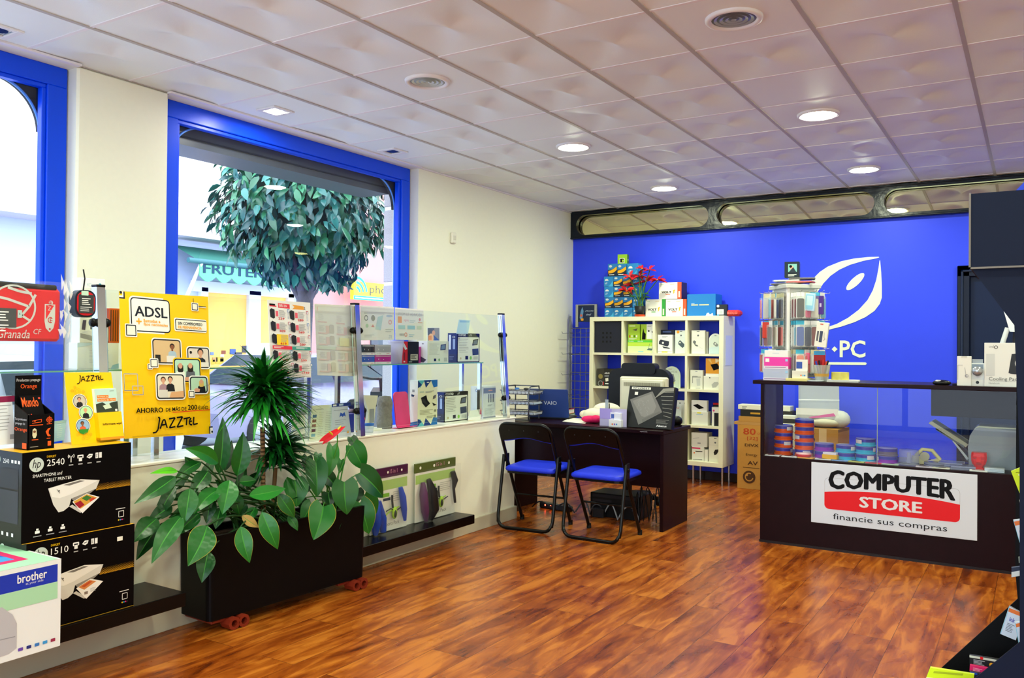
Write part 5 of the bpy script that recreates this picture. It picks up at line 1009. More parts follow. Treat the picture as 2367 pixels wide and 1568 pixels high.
b = B(); b.box((-w/2, .04, .0), (w/2, .045, h), M('#cfc9ee', .3, tr=.2)); f = Face(b, (-w/2, .0396, 0), (1, 0, 0), (0, 0, 1), w, h); f.rect(0, 0, .45, .6, M('#a99ae0', .4)); f.rect(.4, .2, .3, .36, M('#e9e9f4', .5)); f.rect(.43, .3, .24, .24, M('#4a62b0', .5)); b.build('back_card', t)
b = B(); b.box((-w*.08, .0, 0), (w*.38, .04, h*.40), M('#eef0f4', .5), .002); f = Face(b, (-w*.08, -.0004, 0), (1, 0, 0), (0, 0, 1), w*.46, h*.4); [f.disc(.3+.17*i, .62, .06, M(c, .5)) for i, c in enumerate(('#f07030', '#9a60c0', '#3a9ad8'))]; b.box((.02, .015, h*.4), (w*.34, .04, h*.78), M('#e4e7f2', .5), .002); b.build('card_stack', t)
# packed tablet box leaning on the monitor
w, h, l = span('y', 5.95, 1441, 895, 1553, 988, DZ)
def ab(f):
    f.rect(.06, .03, .42, .055, M('#e4e4d4', .5)); f.text('TPO5011', .08, .038, .36, .04, INK, .02); f.rect(.14, .15, .07, .07, PAPER); G = M('#77756e', .35)
    f.poly([(.05, .34), (.52, .12), (.78, .60), (.30, .93)], G); f.poly([(.11, .37), (.50, .18), (.64, .47), (.60, .62), (.42, .74), (.34, .72)], M('#8b8981', .35)); f.poly([(.36, .80), (.72, .58), (.75, .61), (.38, .86)], M('#6b6963', .35))
    rnd = random.Random(4)
    for k in range(26): x = .22+rnd.random()*.26; y = .3+rnd.random()*.34; f.line([(x, y), (x+rnd.uniform(-.03, .05), y+rnd.uniform(.02, .06))], .004, M('#a5a39a', .4))
    for k in range(7): f.line([(.70+.02*k, .14+.09*k), (.98, .12+.10*k)], .006, M('#b9b8a8', .25))
    f.poly([(.58, .3), (.75, .05), (.98, .02), (.98, .1), (.8, .12)], M('#8f8e80', .3)); f.text('Abacus', .69, .90, .22, .045, WHITE, .02); f.lines(.68, .78, .28, 5, .022, .006, M('#8f8f88', .5))
b = B(); b.box((-w/2, 0, 0), (w/2, .055, h*1.03), M('#1a1a15', .3), .004); prints(b, w, .055, h*1.03, ab); tag(b.build('graphics_tablet_box', None, (l[0], l[1]-.0, DZ+.002), (math.radians(-13), 0, -.10)), 'black film-wrapped flat box leaning against the monitor on the desk', 'box')
t = thing('computer_monitor', 'cream computer monitor seen from behind on the desk', 'monitor', (ony(1483, 950, 6.22).x, 6.24, DZ)); CRM = M('#dedbc0', .45); w2 = ony(1538, 900, 6.2).x-ony(1428, 900, 6.2).x; hz = ony(1480, 872, 6.2).z-DZ
b = B(); b.box((-w2/2, 0, .07), (w2/2, .05, hz), CRM, .012); b.box((-w2/2+.02, -.02, .1), (w2/2-.02, .0, hz-.02), CRM, .012)
for k in range(40): x = -w2/2+.05+(w2-.1)*k/39; b.box((x-.0025, -.0215, hz-.075), (x+.0025, -.02, hz-.045), M('#8f8c76', .6))
b.build('rear_shell', t)
b = B(); b.box((-.04, .0, 0), (.04, .04, .12), CRM, .004); b.box((-.12, -.02, 0), (.12, .16, .012), CRM, .005); b.build('stand', t)
# office chair behind
t = thing('office_chair', 'dark high-backed office chair behind the desk monitor', 'chair', (ony(1481, 900, 7.1).x, 7.1, 0)); LE = M('#0c0f13', .45, spec=.25)
b = B(); b.prism(rrect(-.30, .58, .60, .60, .10, 6), .09, LE, 'xz', -.05); b.build('backrest', t)
b = B(); b.prism(rrect(-.165, 1.13, .33, .10, .035, 6), .10, LE, 'xz', -.065); b.build('headrest', t)
b = B(); b.prism(rrect(-.26, -.5, .52, .50, .08, 6), .10, LE, 'xy', .42); b.build('seat', t)
for s in (-1, 1): b = B(); b.tube([(s*.28, -.05, .46), (s*.31, -.1, .66), (s*.31, -.36, .67)], .02, LE, 8); b.build('armrest', t)
b = B(); b.cyl((0, -.25, .08), .03, .34, M('#202225', .3, .7), 12)
for k in range(5): a = k*2*PI/5; b.tube([(0, -.25, .09), (.28*math.cos(a), -.25+.28*math.sin(a), .06)], .02, BLACK, 8)
b.build('pedestal', t)
for k in range(5): a = k*2*PI/5; b = B(); b.ball((.28*math.cos(a), -.25+.28*math.sin(a), .03), .03, .03, .03, BLACK, 10, 6); b.build('caster', t)
# cream cushion, pink cloth, pens
p = onz(1386, 951, DZ); b = B(); b.ball((0, 0, .055), .16, .10, .058, M('#e9e6c8', .8, bump=.4, scale=14), 18, 10); b.ball((.05, .02, .10), .12, .08, .055, M('#efecd2', .8, bump=.4, scale=14), 18, 10); b.ball((-.14, .0, .05), .05, .05, .035, M('#ecdfc4', .8), 14, 8)
p = ony(1388, 950, 6.33); o = tag(b.build('soft_bag', None, (p.x, 6.33, DZ)), 'cream soft bag slumped on the desk before the shelf', 'bag')
p = ony(1366, 962, 6.12); b = B(); b.ball((0, 0, .03), .085, .05, .030, M('#e01a62', .7, bump=.5, scale=20), 16, 8); b.ball((.05, -.01, .035), .05, .04, .032, M('#e01a62', .7, bump=.5, scale=20), 14, 8); tag(b.build('pink_pouch', None, (p.x, 6.12, DZ)), 'bright pink pouch on the desk before the cream bag', 'pouch')
p = ony(1408, 948, 6.06); t = thing('pen_pot', 'small pot with ruler and pens behind the lilac card', 'pen pot', (p.x, 6.06, DZ)); b = B(); b.lathe([(0, 0), (.035, 0), (.038, .1), (.034, .1), (.032, .006), (0, .006)], M('#2b2d33', .4), 18); b.build('pot', t)
b = B(); b.box((-.035, .0, .05), (-.008, .002, .20), M('#b9c4cf', .3, tr=.35)); b.build('ruler', t)
for i, (x, c, tp) in enumerate(((.005, '#1a1a20', (.0, .17)), (.02, '#e02a1c', (.02, .125)), (-.004, '#28408f', (-.01, .135)))): b = B(); b.tube([(x, .005*i, .03), (tp[0], .01*i, tp[1])], .005, M(c, .4), 7); b.build('pen', t)
p = ony(1434, 958, 6.10); b = B(); b.tube([(0, 0, 0), (0, 0, .07), (0, 0, .085)], [.013, .013, .008], M('#c3e01c', .35), 12); b.tube([(0, 0, .085), (0, 0, .10)], .006, M('#8fae14', .4), 10); tag(b.build('highlighter_pen', None, (p.x, 6.10, DZ)), 'yellow-green highlighter standing on the desk beside the monitor', 'pen')
p = ony(1567, 979, 6.3); b = B(); b.ball((0, 0, .04), .045, .05, .04, BLACK, 14, 8); b.cyl((0, 0, 0), .04, .01, BLACK, 16); tag(b.build('web_camera', None, (p.x-.01, 6.3, DZ)), 'round black gadget at the right end of the desk', 'gadget')
# under the desk
pc = M('#0a0b0f', .4, spec=.2)
def low(name, label, cat, x0, x1, y, d, h, m=pc): q = B(); q.box((-(x1-x0)/2, 0, 0), ((x1-x0)/2, d, h), m, .004); return q, name, label, cat, ((x0+x1)/2, y, 0)
a, c = ony(1364, 1200, 6.15).x, ony(1476, 1200, 6.15).x
b, *r = low('computer_tower', 'black computer case lying under the desk', 'computer', a, c, 6.15, .26, .19); f = Face(b, (-(c-a)/2, -.0004, 0), (1, 0, 0), (0, 0, 1), c-a, .2); f.rect(.05, .1, .9, .12, M('#1b1e26', .3)); f.rect(.05, .3, .4, .1, M('#1b1e26', .3)); f.disc(.9, .6, .03, M('#3a4250', .3)); tag(b.build(r[0], None, r[3]), r[1], r[2])
p = ony(1385, 1192, 6.12); b = B(); b.box((-.05, -.03, 0), (.05, .03, .075), M('#16181e', .4), .006); tag(b.build('power_adapter', None, (p.x, 6.12, 0)), 'black power adapter on the floor before the computer case', 'adapter')
p = ony(1285, 1195, 6.2); t = thing('power_strip', 'dark power strip with two red lights under the desk', 'power strip', (p.x, 6.2, 0), -.2); b = B(); b.box((-.16, -.035, 0), (.16, .035, .045), M('#131419', .4), .008); b.build('body', t)
for k in (-.02, -.06): b = B(); b.ball((k*1.5, -.036, .03), .007, .004, .007, M((1, .05, .02), .4, em=6), 8, 6); b.build('indicator_light', t)
rnd = random.Random(8)
for k, (x0, x1, zz, yy, c, lab) in enumerate(((1330, 1400, .09, 6.16, '#3f4148', 'grey cable looped between power strip and computer case'), (1390, 1475, .11, 6.10, '#8d9094', 'pale cable draped across the computer case'), (1465, 1516, .14, 6.12, '#0d0e11', 'black cables hanging at the right end under the desk'), (1230, 1330, .06, 6.15, '#0d0e11', 'black cable trailing from the power strip'))):
    a, c_ = ony(x0, 1195, yy), ony(x1, 1195, yy); pts = []
    for i in range(25): u = i/24; pts.append((a.x+(c_.x-a.x)*u, yy+.03*math.sin(u*7+k), .008+zz*abs(math.sin(u*PI*(2 if k != 2 else 3)))*(1.6 if k == 2 else 1)))
    b = B(); b.tube(pts, .006, M(c, .45), 7)
    if k == 2: b.tube([(p_[0]+.02, p_[1]+.03, p_[2]*1.2+.004) for p_ in pts[::-1]], .005, M(c, .45), 7)
    tag(b.build('power_cable'), lab, 'cable')
# ================================================================== WHITE CUBE SHELF
SX0, SY, SD = -4.09, 8.12, .365; SXW = 1.475; SZ0, SZ1 = .19, 1.695; OT, IT = .045, .024
CWD = (SXW-2*OT-3*IT)/4; CHT = (SZ1-SZ0-2*OT-3*IT)/4
def cell(r, c): return SX0+OT+c*(CWD+IT), SZ1-OT-CHT-r*(CHT+IT)
t = thing('cube_shelf', 'white sixteen-cube open shelf on metal legs against the blue wall', 'shelf', (SX0+SXW/2, SY, 0)); O = V3(t.location)
IV = M('#eeeccf', .4); b = loc_b()
b.box((SX0, SY, SZ0), (SX0+SXW, SY+SD, SZ0+OT), IV, .002); b.box((SX0, SY, SZ1-OT), (SX0+SXW, SY+SD, SZ1), IV, .002)
for x in (SX0, SX0+SXW-OT): b.box((x, SY, SZ0+OT), (x+OT, SY+SD, SZ1-OT), IV, .002)
b.build('carcass', t)
for k in range(1, 4): x, _ = cell(0, k); b = loc_b(); b.box((x-IT, SY+.003, SZ0+OT), (x, SY+SD, SZ1-OT), IV); b.build('upright', t)
for k in range(0, 3): _, z = cell(k, 0); b = loc_b(); b.box((SX0+OT, SY+.004, z-IT), (SX0+SXW-OT, SY+SD, z), IV); b.build('shelf_board', t)
for x in (SX0+.08, SX0+SXW/2, -2.95, SX0+SXW-.035):
    for y in (SY+.1, SY+SD-.05): b = loc_b(); b.tube([(x, y, 0), (x, y, SZ0)], .012, STEEL, 10); b.build('leg', t)
b = loc_b(); x = SX0+SXW+.001; b.box((x, SY+.05, 1.20), (x+.004, SY+.27, 1.50), M('#dfe6f2', .2)); b.build('paper_sleeve', t)
def sbox(name, label, cat, rc, rect, mat, front=None, y=None, d=.12, group=None, **k):
    x, z = cell(*rc); return pbox(name, label, cat, 'y', SY+.05 if y is None else y, rect, z, d, mat, front=front, group=group, **k)
x, z = cell(0, 0); b = B(); m = M('#1d2030', .6); b.box((.006, .0, 0), (CWD-.006, .33, CHT-.008), m, .003); f = Face(b, (.006, -.0004, 0), (1, 0, 0), (0, 0, 1), CWD-.012, CHT-.008)
for i in range(3):
    for j in range(3): f.rect(.29+.14*i, .33+.14*j, .065, .065, M('#08090d', .7))
tag(b.build('storage_box', None, (x, SY+.02, z)), 'dark storage box with nine square holes filling the top left cube', 'storage box')
LIME = M('#a6cc2e', .4)
def p_lime(f): f.rect(.1, .05, .5, .1, M('#d7ea9a', .5)); f.poly([(.35, .35), (.8, .25), (.7, .42)], M('#5d5a3a', .5)); [f.rect(.08+.2*i, .68, .1, .14, M(c, .5)) for i, c in enumerate(('#c0392b', '#e8efd0', '#33691e', '#f0f0f0'))]; f.lines(.06, .88, .7, 2, .05, .02, WHITE)
def p_half(f): f.rect(.44, 0, .56, 1, WHITE); f.poly([(.1, .95), (.12, .55), (.2, .25), (.26, .5), (.38, .6), (.36, .95)], INK); f.lines(.5, .08, .4, 2, .05, .02, GREY); f.disc(.6, .42, .06, INK); f.poly([(.8, .48), (.9, .4), (.97, .46), (.88, .54)], INK); f.rect(.44, .92, .56, .08, LIME)
def p_router(f): f.rect(0, 0, 1, .16, M('#5fd23c', .4)); f.text('TP-LINK', .03, .04, .2, .08, WHITE, .02); f.text('ROUTER', .38, .04, .2, .08, WHITE, .02); f.rect(0, .16, 1, .3, M('#c8e84a', .4)); f.rect(0, .46, 1, .54, M('#e3f4b4', .4)); f.poly([(.72, .75), (.80, .62), (.95, .66), (.9, .8)], M('#4c6a6a', .4)); f.line([(.78, .66), (.84, .25)], .012, M('#4c6a6a', .4)); f.line([(.92, .68), (.96, .3)], .012, M('#4c6a6a', .4)); f.rect(.4, .86, .2, .07, M('#8fd0e0', .5))
r_ = sbox('router_box', 'wide lime and white router box at the bottom of the second top cube', 'box', (0, 1), (1451, 787, 1512, 820), M('#d8efa0', .4), p_router, d=.2)
zz = cell(0, 1)[1]+max(v.co.z for v in r_.data.vertices)
pbox('gadget_box', 'lime green gadget box standing on the wide router box', 'box', 'y', SY+.06, (1452, 750, 1479, 785), zz, .07, LIME, front=p_lime); pbox('gadget_box', 'half lime half white gadget box standing on the wide router box', 'box', 'y', SY+.05, (1481, 750, 1512, 785), zz, .07, LIME, front=p_half)
def p_adp(f): f.lines(.3, .08, .4, 2, .05, .02, GREY); f.poly([(.1, .35), (.2, .26), (.78, .36), (.76, .56), (.66, .64), (.08, .50)], M('#2b2f3c', .4)); f.disc(.36, .44, .07, WHITE); f.poly([(.32, .62), (.8, .7), (.85, .76), (.4, .72)], M('#2b2f3c', .4)); f.rect(.28, .9, .4, .06, M('#f0e020', .5)); f.line([(.02, .9), (.98, .9)], .01, INK)
sbox('adapter_box', 'white box picturing a laptop charger, third top cube', 'box', (0, 2), (1520, 774, 1554, 819), WHITE, p_adp, d=.10); sbox('adapter_box', 'dark box standing behind the laptop charger box', 'box', (0, 2), (1525, 763, 1558, 818), M('#1c2236', .4), lambda f: f.rect(.2, .05, .6, .06, M('#5a6fae', .5)), y=SY+.17, d=.1)
def hangbox(obj):
    def g(f): f.rect(.4, .03, .2, .03, M('#55585a', .5)); f.disc(.5, .22, .07, M('#6a6e70', .5), 14); f.line([(0, .32), (1, .32)], .008, M('#c9ccc6', .5)); obj(f)
    return g
def o_mod(f): f.poly([(.3, .5), (.42, .42), (.78, .60), (.76, .70), (.62, .76), (.28, .60)], M('#4a5a60', .4)); f.disc(.42, .53, .06, PAPER); f.disc(.25, .07, .12, M('#f0a020', .5), 14)
def o_cam(f): f.poly([(.1, .5), (.2, .42), (.35, .48), (.3, .6), (.5, .64), (.46, .70), (.3, .66)], M('#6b6d68', .4)); f.line([(.46, .66), (.85, .8)], .01, GREY)
sbox('gadget_box', 'white hanging box with an orange dot and grey gadget, third top cube', 'box', (0, 2), (1560, 764, 1588, 820), M('#e4ece4', .45), hangbox(o_mod), d=.05); a = sbox('gadget_box', 'front white hanging box with a grey camera picture, fourth top cube', 'box', (0, 3), (1598, 764, 1629, 820), M('#ecebdc', .45), hangbox(o_cam), d=.04)
sbox('gadget_box', 'white hanging box just behind the one with the camera picture', 'box', (0, 3), (1604, 767, 1636, 820), M('#e6e5d8', .45), hangbox(o_cam), y=SY+.10, d=.04)
def dome(lab, rc, rect, draw, col='#e9ecdf', group=None, y=None):
    x, z = cell(*rc); y = SY+.05 if y is None else y; w, h, l = span('y', y, *rect, z); t = thing('blister_pack', lab, 'blister pack', l, 0, group)
    arch = [(-w/2, 0), (w/2, 0), (w/2, h-w/2)]+[(w/2*math.cos(a), h-w/2+w/2*math.sin(a)) for a in [PI*k/12 for k in range(1, 12)]]+[(-w/2, h-w/2)]
    b = B(); b.prism(arch, .003, M(col, .4), 'xz', .02); draw(Face(b, (-w/2, .0195, 0), (1, 0, 0), (0, 0, 1), w, h)); b.build('card', t)
    b = B(); b.prism([(p*.86, q*.9+.006) for p, q in arch], .016, M('#f6faf8', .06, tr=.86), 'xz', .003); b.box((-w/2, 0, 0), (w/2, .03, .003), M('#f6faf8', .06, tr=.7)); b.build('clear_bubble', t); return t, w, h
def d_drive(f): f.rect(.42, .1, .16, .03, INK); f.poly([(.34, .48), (.46, .40), (.72, .54), (.70, .62), (.58, .66), (.34, .54)], M('#2a2e2c', .4)); f.disc(.5, .51, .06, PAPER); f.poly([(0, .7), (1, .6), (1, 1), (0, 1)], M('#d6e8ee', .4))
dome('round topped clear pack with a tiny drive, at the right of the fourth top cube', (0, 3), (1637, 771, 1667, 821), d_drive)
def p_asus(f): f.rect(0, 0, .28, 1, M('#3a372f', .5)); f.disc(.14, .45, .09, M('#8f8348', .5)); f.ring(.14, .85, .1, .02, GREY); f.text('ASUS', .30, .2, .2, .1, WHITE, .03); f.rect(.56, .28, .1, .1, WHITE); f.lines(.3, .38, .25, 2, .06, .03, GREY); f.poly([(.33, .56), (.45, .52), (.46, .7), (.35, .74)], PAPER); f.rect(.24, .75, .03, .2, RED); f.line([(.6, .5), (.95, .25)], .01, M('#a03028', .5)); f.lines(.33, .83, .35, 1, .1, .06, WHITE)
sbox('burner_box', 'dark disc drive box with red marks in the first cube of the second row', 'box', (1, 0), (1380, 853, 1438, 894), M('#26241f', .4), p_asus, d=.16)
sbox('carton_box', 'amber cardboard box with a white strip in the second cube of the second row', 'box', (1, 1), (1455, 846, 1502, 896), M('#d6993c', .6), lambda f: f.rect(.35, 0, .3, 1, M('#e9e4d4', .5)), turn=.12, d=.12)
def d_dev(f): f.text('DEVICE', .2, .22, .6, .07, M('#5c605c', .5)); f.rect(.3, .12, .2, .03, M('#c05050', .5)); f.poly([(.25, .35), (.4, .30), (.62, .78), (.48, .84)], M('#6b6f72', .3)); f.poly([(.5, .36), (.6, .34), (.72, .66), (.62, .72)], M('#2d3033', .3)); f.disc(.62, .75, .05, M('#c9c43a', .4))
dome('green edged round topped pack lettered DEVICE in the third cube of the second row', (1, 2), (1531, 847, 1571, 902), d_dev, '#d8e6cc')
def p_key(f): f.rect(.42, .05, .16, .04, GREY); f.rect(.2, .32, .65, .08, M('#b9bcb2', .5)); f.poly([(.5, .45), (.8, .42), (.82, .8), (.55, .82)], M('#c6cac4', .5)); f.line([(.2, .68), (.2, .32), (.6, .32)], .03, INK); f.lines(.45, .93, .4, 1, .1, .02, GREY)
sbox('gadget_box', 'tall white hanging box in the fourth cube of the second row', 'box', (1, 3), (1595, 856, 1624, 902), M('#e3e3d6', .45), p_key, d=.06)
mb = sbox('mouse_box', 'flat white box picturing a grey mouse in the fourth cube of the second row', 'box', (1, 3), (1626, 870, 1668, 902), M('#e9e9dc', .45), lambda f: (f.poly([(.45, .62), (.6, .42), (.8, .40), (.84, .55), (.7, .8), (.5, .85)], M('#b4b6b2', .5)), f.disc(.35, .12, .03, INK)), d=.1)
zz = cell(1, 3)[1]+max(v.co.z for v in mb.data.vertices)
pbox('drive_box', 'orange and white box with a black hard drive, standing on the mouse box', 'box', 'y', SY+.06, (1631, 829, 1668, 869), zz, .07, M('#f0a62c', .4), front=lambda f: (f.poly([(.1, .05), (.4, .3), (.3, .0)], M('#f7cf6a', .4)), f.poly([(.6, .0), (.62, .25), (.98, .1)], M('#f6e2b0', .4)), f.poly([(.3, .35), (.72, .28), (.92, .55), (.5, .68)], INK), f.rect(0, .86, 1, .14, PAPER)))
dome('clear pack with pale card and small blue gadget, third cube of the third row', (2, 2), (1556, 936, 1573, 981), lambda f: (f.rect(.1, .15, .6, .05, M('#d07a6a', .5)), f.disc(.5, .75, .3, M('#4a7a9a', .4))), '#dfe6e8')
sbox('gadget_box', 'pair-marked white hanging pack behind the small blue gadget, third row', 'box', (2, 2), (1564, 926, 1589, 982), M('#eceef0', .45), lambda f: (f.disc(.3, .12, .08, GREY), f.disc(.75, .12, .08, GREY), f.lines(.1, .75, .5, 2, .05, .02, M('#8fb4d0', .5))), y=SY+.12, d=.05)
lb = sbox('gadget_box', 'white box with folded flap below a drive picture, fourth cube of the third row', 'box', (2, 3), (1598, 952, 1636, 987), M('#e2e2d8', .45), lambda f: (f.rect(.35, .05, .25, .08, M('#e8e030', .5)), f.rect(.3, .18, .4, .06, M('#a8c8d8', .5))), d=.10)
zz = cell(2, 3)[1]+max(v.co.z for v in lb.data.vertices)
pbox('drive_box', 'white box picturing a black drive, on the folded flap box, third row', 'box', 'y', SY+.06, (1598, 926, 1634, 952), zz, .05, WHITE, front=lambda f: f.poly([(.1, .45), (.4, .32), (.82, .65), (.5, .8)], INK))
sbox('headset_box', 'black and white box with a pink dot, right end of the third row', 'box', (2, 3), (1645, 942, 1668, 988), M('#e9e6e2', .45), lambda f: (f.rect(.25, .3, .75, .7, M('#24242a', .4)), f.disc(.2, .18, .1, M('#d84a8a', .5))), d=.08)
sbox('figure_box', 'black box with a red top edge behind the pink dotted box, third row', 'box', (2, 3), (1648, 932, 1669, 985), M('#17171a', .4), lambda f: (f.rect(0, 0, 1, .08, RED), f.disc(.3, .25, .1, PAPER), f.disc(.7, .25, .1, PAPER)), y=SY+.15, d=.08)
l1 = sbox('toner_box', 'white box with a pink band, bottom cube nearest the carton', 'box', (3, 3), (1599, 1033, 1627, 1071), M('#e6e6dc', .45), lambda f: (f.rect(0, .06, .7, .1, M('#d8306a', .5)), f.lines(.3, .3, .6, 1, .1, .06, INK), f.disc(.2, .45, .06, M('#e07030', .5)), f.lines(.1, .9, .8, 1, .1, .03, INK)), d=.16)
zz = cell(3, 3)[1]+max(v.co.z for v in l1.data.vertices)
pbox('toner_box', 'plain white box on top of the pink banded box, bottom row', 'box', 'y', SY+.05, (1598, 1001, 1634, 1032), zz, .16, M('#e8e8de', .45), front=lambda f: (f.line([(.1, .42), (.5, .36)], .02, GREY), f.rect(.4, .7, .2, .08, GREY)))
sbox('cable_box', 'narrow white box between pink banded box and mouse box, bottom row', 'box', (3, 3), (1628, 1040, 1636, 1071), M('#eceadf', .45), d=.1)
sbox('mouse_box', 'white hanging box with a black mouse picture, bottom row', 'box', (3, 3), (1638, 1011, 1668, 1071), M('#ecead8', .45), hangbox(lambda f: (f.poly([(.38, .62), (.5, .5), (.72, .48), (.75, .55), (.62, .68), (.45, .72)], M('#24211c', .4)), f.line([(.7, .5), (.98, .42)], .02, INK))), d=.08)
# goods on top of the shelf
BLB, NV2 = M('#2f8fd4', .35), M('#15263f', .4)
def p_wave(f): f.poly([(0, 0), (1, 0), (1, .45), (.75, .72), (.4, .88), (0, .95)], M('#2a86cc', .35)); f.poly([(1, .4), (1, 1), (.45, 1), (.75, .75)], M('#4ab4ea', .35)); f.disc(.3, .42, .2, M('#dfe6e4', .4), 16); f.rect(.08, .42, .45, .16, M('#2a86cc', .35)); f.lines(.1, .64, .3, 2, .07, .03, M('#bcd6e8', .4))
def p_band(f): f.rect(0, 0, 1, 1, NV2); f.poly([(0, 0), (1, 0), (1, .22), (.5, .45), (0, .5)], M('#2a7cc0', .35)); f.disc(.28, .2, .17, M('#cfd8da', .4), 14, .1); f.poly([(.05, .56), (.35, .52), (.6, .42), (.95, .24), (.97, .5), (.7, .68), (.4, .76), (.05, .78)], M('#f2b020', .4)); f.lines(.12, .86, .6, 1, .1, .05, WHITE)
ORD = ('first', 'second', 'third', 'fourth')
YB = SY+.12; zrow = SZ1
def z0_(a): return onx
rows = [((1397.5, 1419, 1440.5, 1462.5), (709.8, 730.6), 'www' + 'w'), ((1397.5, 1419, 1440.5, 1462.5), (684.8, 709), 'bbbw'), ((1396.7, 1418.2, 1440, 1462.5), (660.5, 684), 'wbbo'), ((1395.8, 1417.7, 1439, 1462.5), (636.3, 659.7), 'wbbw')]
for ri, (xs, (yt, yb), kinds) in enumerate(rows):
    hrow = ony(1420, yt, YB).z-ony(1420, yb, YB).z+.004
    for i, x in enumerate(xs):
        w, h, l = span('y', YB, x, yt, x+21.3, yb, zrow)
        kd = {'w': 'white-domed', 'b': 'yellow-banded', 'o': 'orange-flecked'}[kinds[i]]
        carton('accessory_box', '%s small blue box, %s from the left in the %s row up of the stack' % (kd, ORD[i], ORD[ri]), 'box', w*.985, .10, hrow-.002, (l[0], YB, zrow), 0, BLB, front={'w': p_wave, 'b': p_band, 'o': lambda f: (p_wave(f), f.poly([(.5, 0), (1, 0), (.9, .3)], M('#d87a3c', .4)))}[kinds[i]], group='small blue boxes stacked on the shelf')
    zrow += hrow
for x, x2, yt, yb, fn, lab in ((1405, 1426.5, 610, 635, p_band, 'yellow-banded small blue box, left of the two in the top row of the stack'), (1426.5, 1448, 610, 635, p_band, 'yellow-banded small blue box beneath the little green box'), (1449.5, 1475, 609, 635, p_wave, 'white-domed blue box behind the red flowers, at the right of the top row')):
    w, h, l = span('y', YB, x, yt, x2, yb, zrow); carton('accessory_box', lab, 'box', w*.985, .10, h, (l[0], YB, zrow), 0, BLB, front=fn, group='small blue boxes stacked on the shelf')
w, h, l = span('y', YB+.02, 1428, 585, 1449, 610, None); hh = ony(1436, 610, YB).z-ony(1436, 635, YB).z
carton('gadget_box', 'little green box topping the stack of blue boxes', 'box', w, .07, h, (l[0], YB+.02, zrow+hh), .15, M('#8fc22a', .4), front=lambda f: (f.rect(.22, .35, .5, .45, PAPER), f.rect(.28, .4, .36, .36, INK), f.poly([(.45, .42), (.64, .6), (.5, .74)], M('#b4d82c', .5))), side=lambda f: (f.rect(0, 0, 1, 1, M('#4f7a1c', .4)), f.disc(.5, .5, .15, PAPER)))
def volt(c):
    def g(f): f.rect(0, 0, .82, 1, M('#f6f5ea', .45)); f.rect(.82, 0, .18, 1, M(c, .45)); f.text('VOLT', .12, .52, .44, .13, INK, .05); f.lines(.3, .7, .22, 1, .1, .04, M(c, .5)); f.poly([(.62, .5), (.70, .44), (.74, .46), (.69, .55), (.70, .62), (.62, .72), (.65, .58)], M('#f0b418', .5)); f.lines(.08, .1, .15, 1, .1, .03, M('#a8cfa8', .5)); f.lines(.5, .1, .2, 1, .1, .03, M('#e8c090', .5)); f.rect(.87, .55, .07, .36, M('#f6d8cc', .45))
    return g
YV = SY+.13; VD = M('#3f3550', .45)
va = pbox('power_supply_box', 'white power supply box with a green side stripe, on the cube shelf', 'box', 'y', YV, (1492, 692, 1538, 731), SZ1, .16, VD, front=volt('#2f9a3c'), group='power supply boxes on the shelf')
pbox('power_supply_box', 'white power supply box with an orange stripe, beside the big blue box', 'box', 'y', YV, (1539, 692, 1587, 731), SZ1, .16, VD, front=volt('#ee5a34'), group='power supply boxes on the shelf')
pbox('power_supply_box', 'white power supply box with an orange stripe, stacked on the other two', 'box', 'y', YV, (1523, 653, 1575, 692), SZ1+max(v.co.z for v in va.data.vertices), .16, VD, front=volt('#ee5a34'), group='power supply boxes on the shelf')
pbox('component_box', 'wide glossy blue box on top of the cube shelf', 'box', 'y', YV, (1588, 680, 1654, 730), SZ1, .2, M('#1878c8', .25), front=lambda f: (f.rect(.15, .46, .24, .05, M('#e6dc9a', .5)), f.rect(.43, .46, .34, .05, M('#e6dc9a', .5)), f.poly([(.66, .98), (.70, .86), (.76, .84), (.80, .92), (.90, .86), (.92, .98)], WHITE), f.lines(.15, .42, .12, 1, .1, .02, M('#cfe0f0', .5))))
pbox('ink_box', 'black and white ink box beside the wide blue box', 'box', 'y', YV, (1656, 704, 1680, 730), SZ1, .05, M('#23282e', .4), front=lambda f: (f.disc(.15, .14, .13, M('#dfe8ea', .5)), f.rect(.05, .42, .65, .45, WHITE), f.rect(.3, .5, .3, .3, M('#b9bfc2', .5)), f.rect(.05, .86, .2, .12, M('#2a9ad0', .5))))
a, c = ony(1681, 731, YV), ony(1714, 728, YV); b = B(); b.box((0, 0, 0), (c.x-a.x, .12, .06), M('#d8342e', .5), .02); f = Face(b, (0.012, -.0004, .01), (1, 0, 0), (0, 0, 1), c.x-a.x-.024, .04); f.text('KOLO', .08, .2, .84, .6, M('#e89a90', .5)); tag(b.build('candy_pack', None, (a.x-.02, YV, SZ1)), 'small red packet at the right end of the shelf top', 'packet')
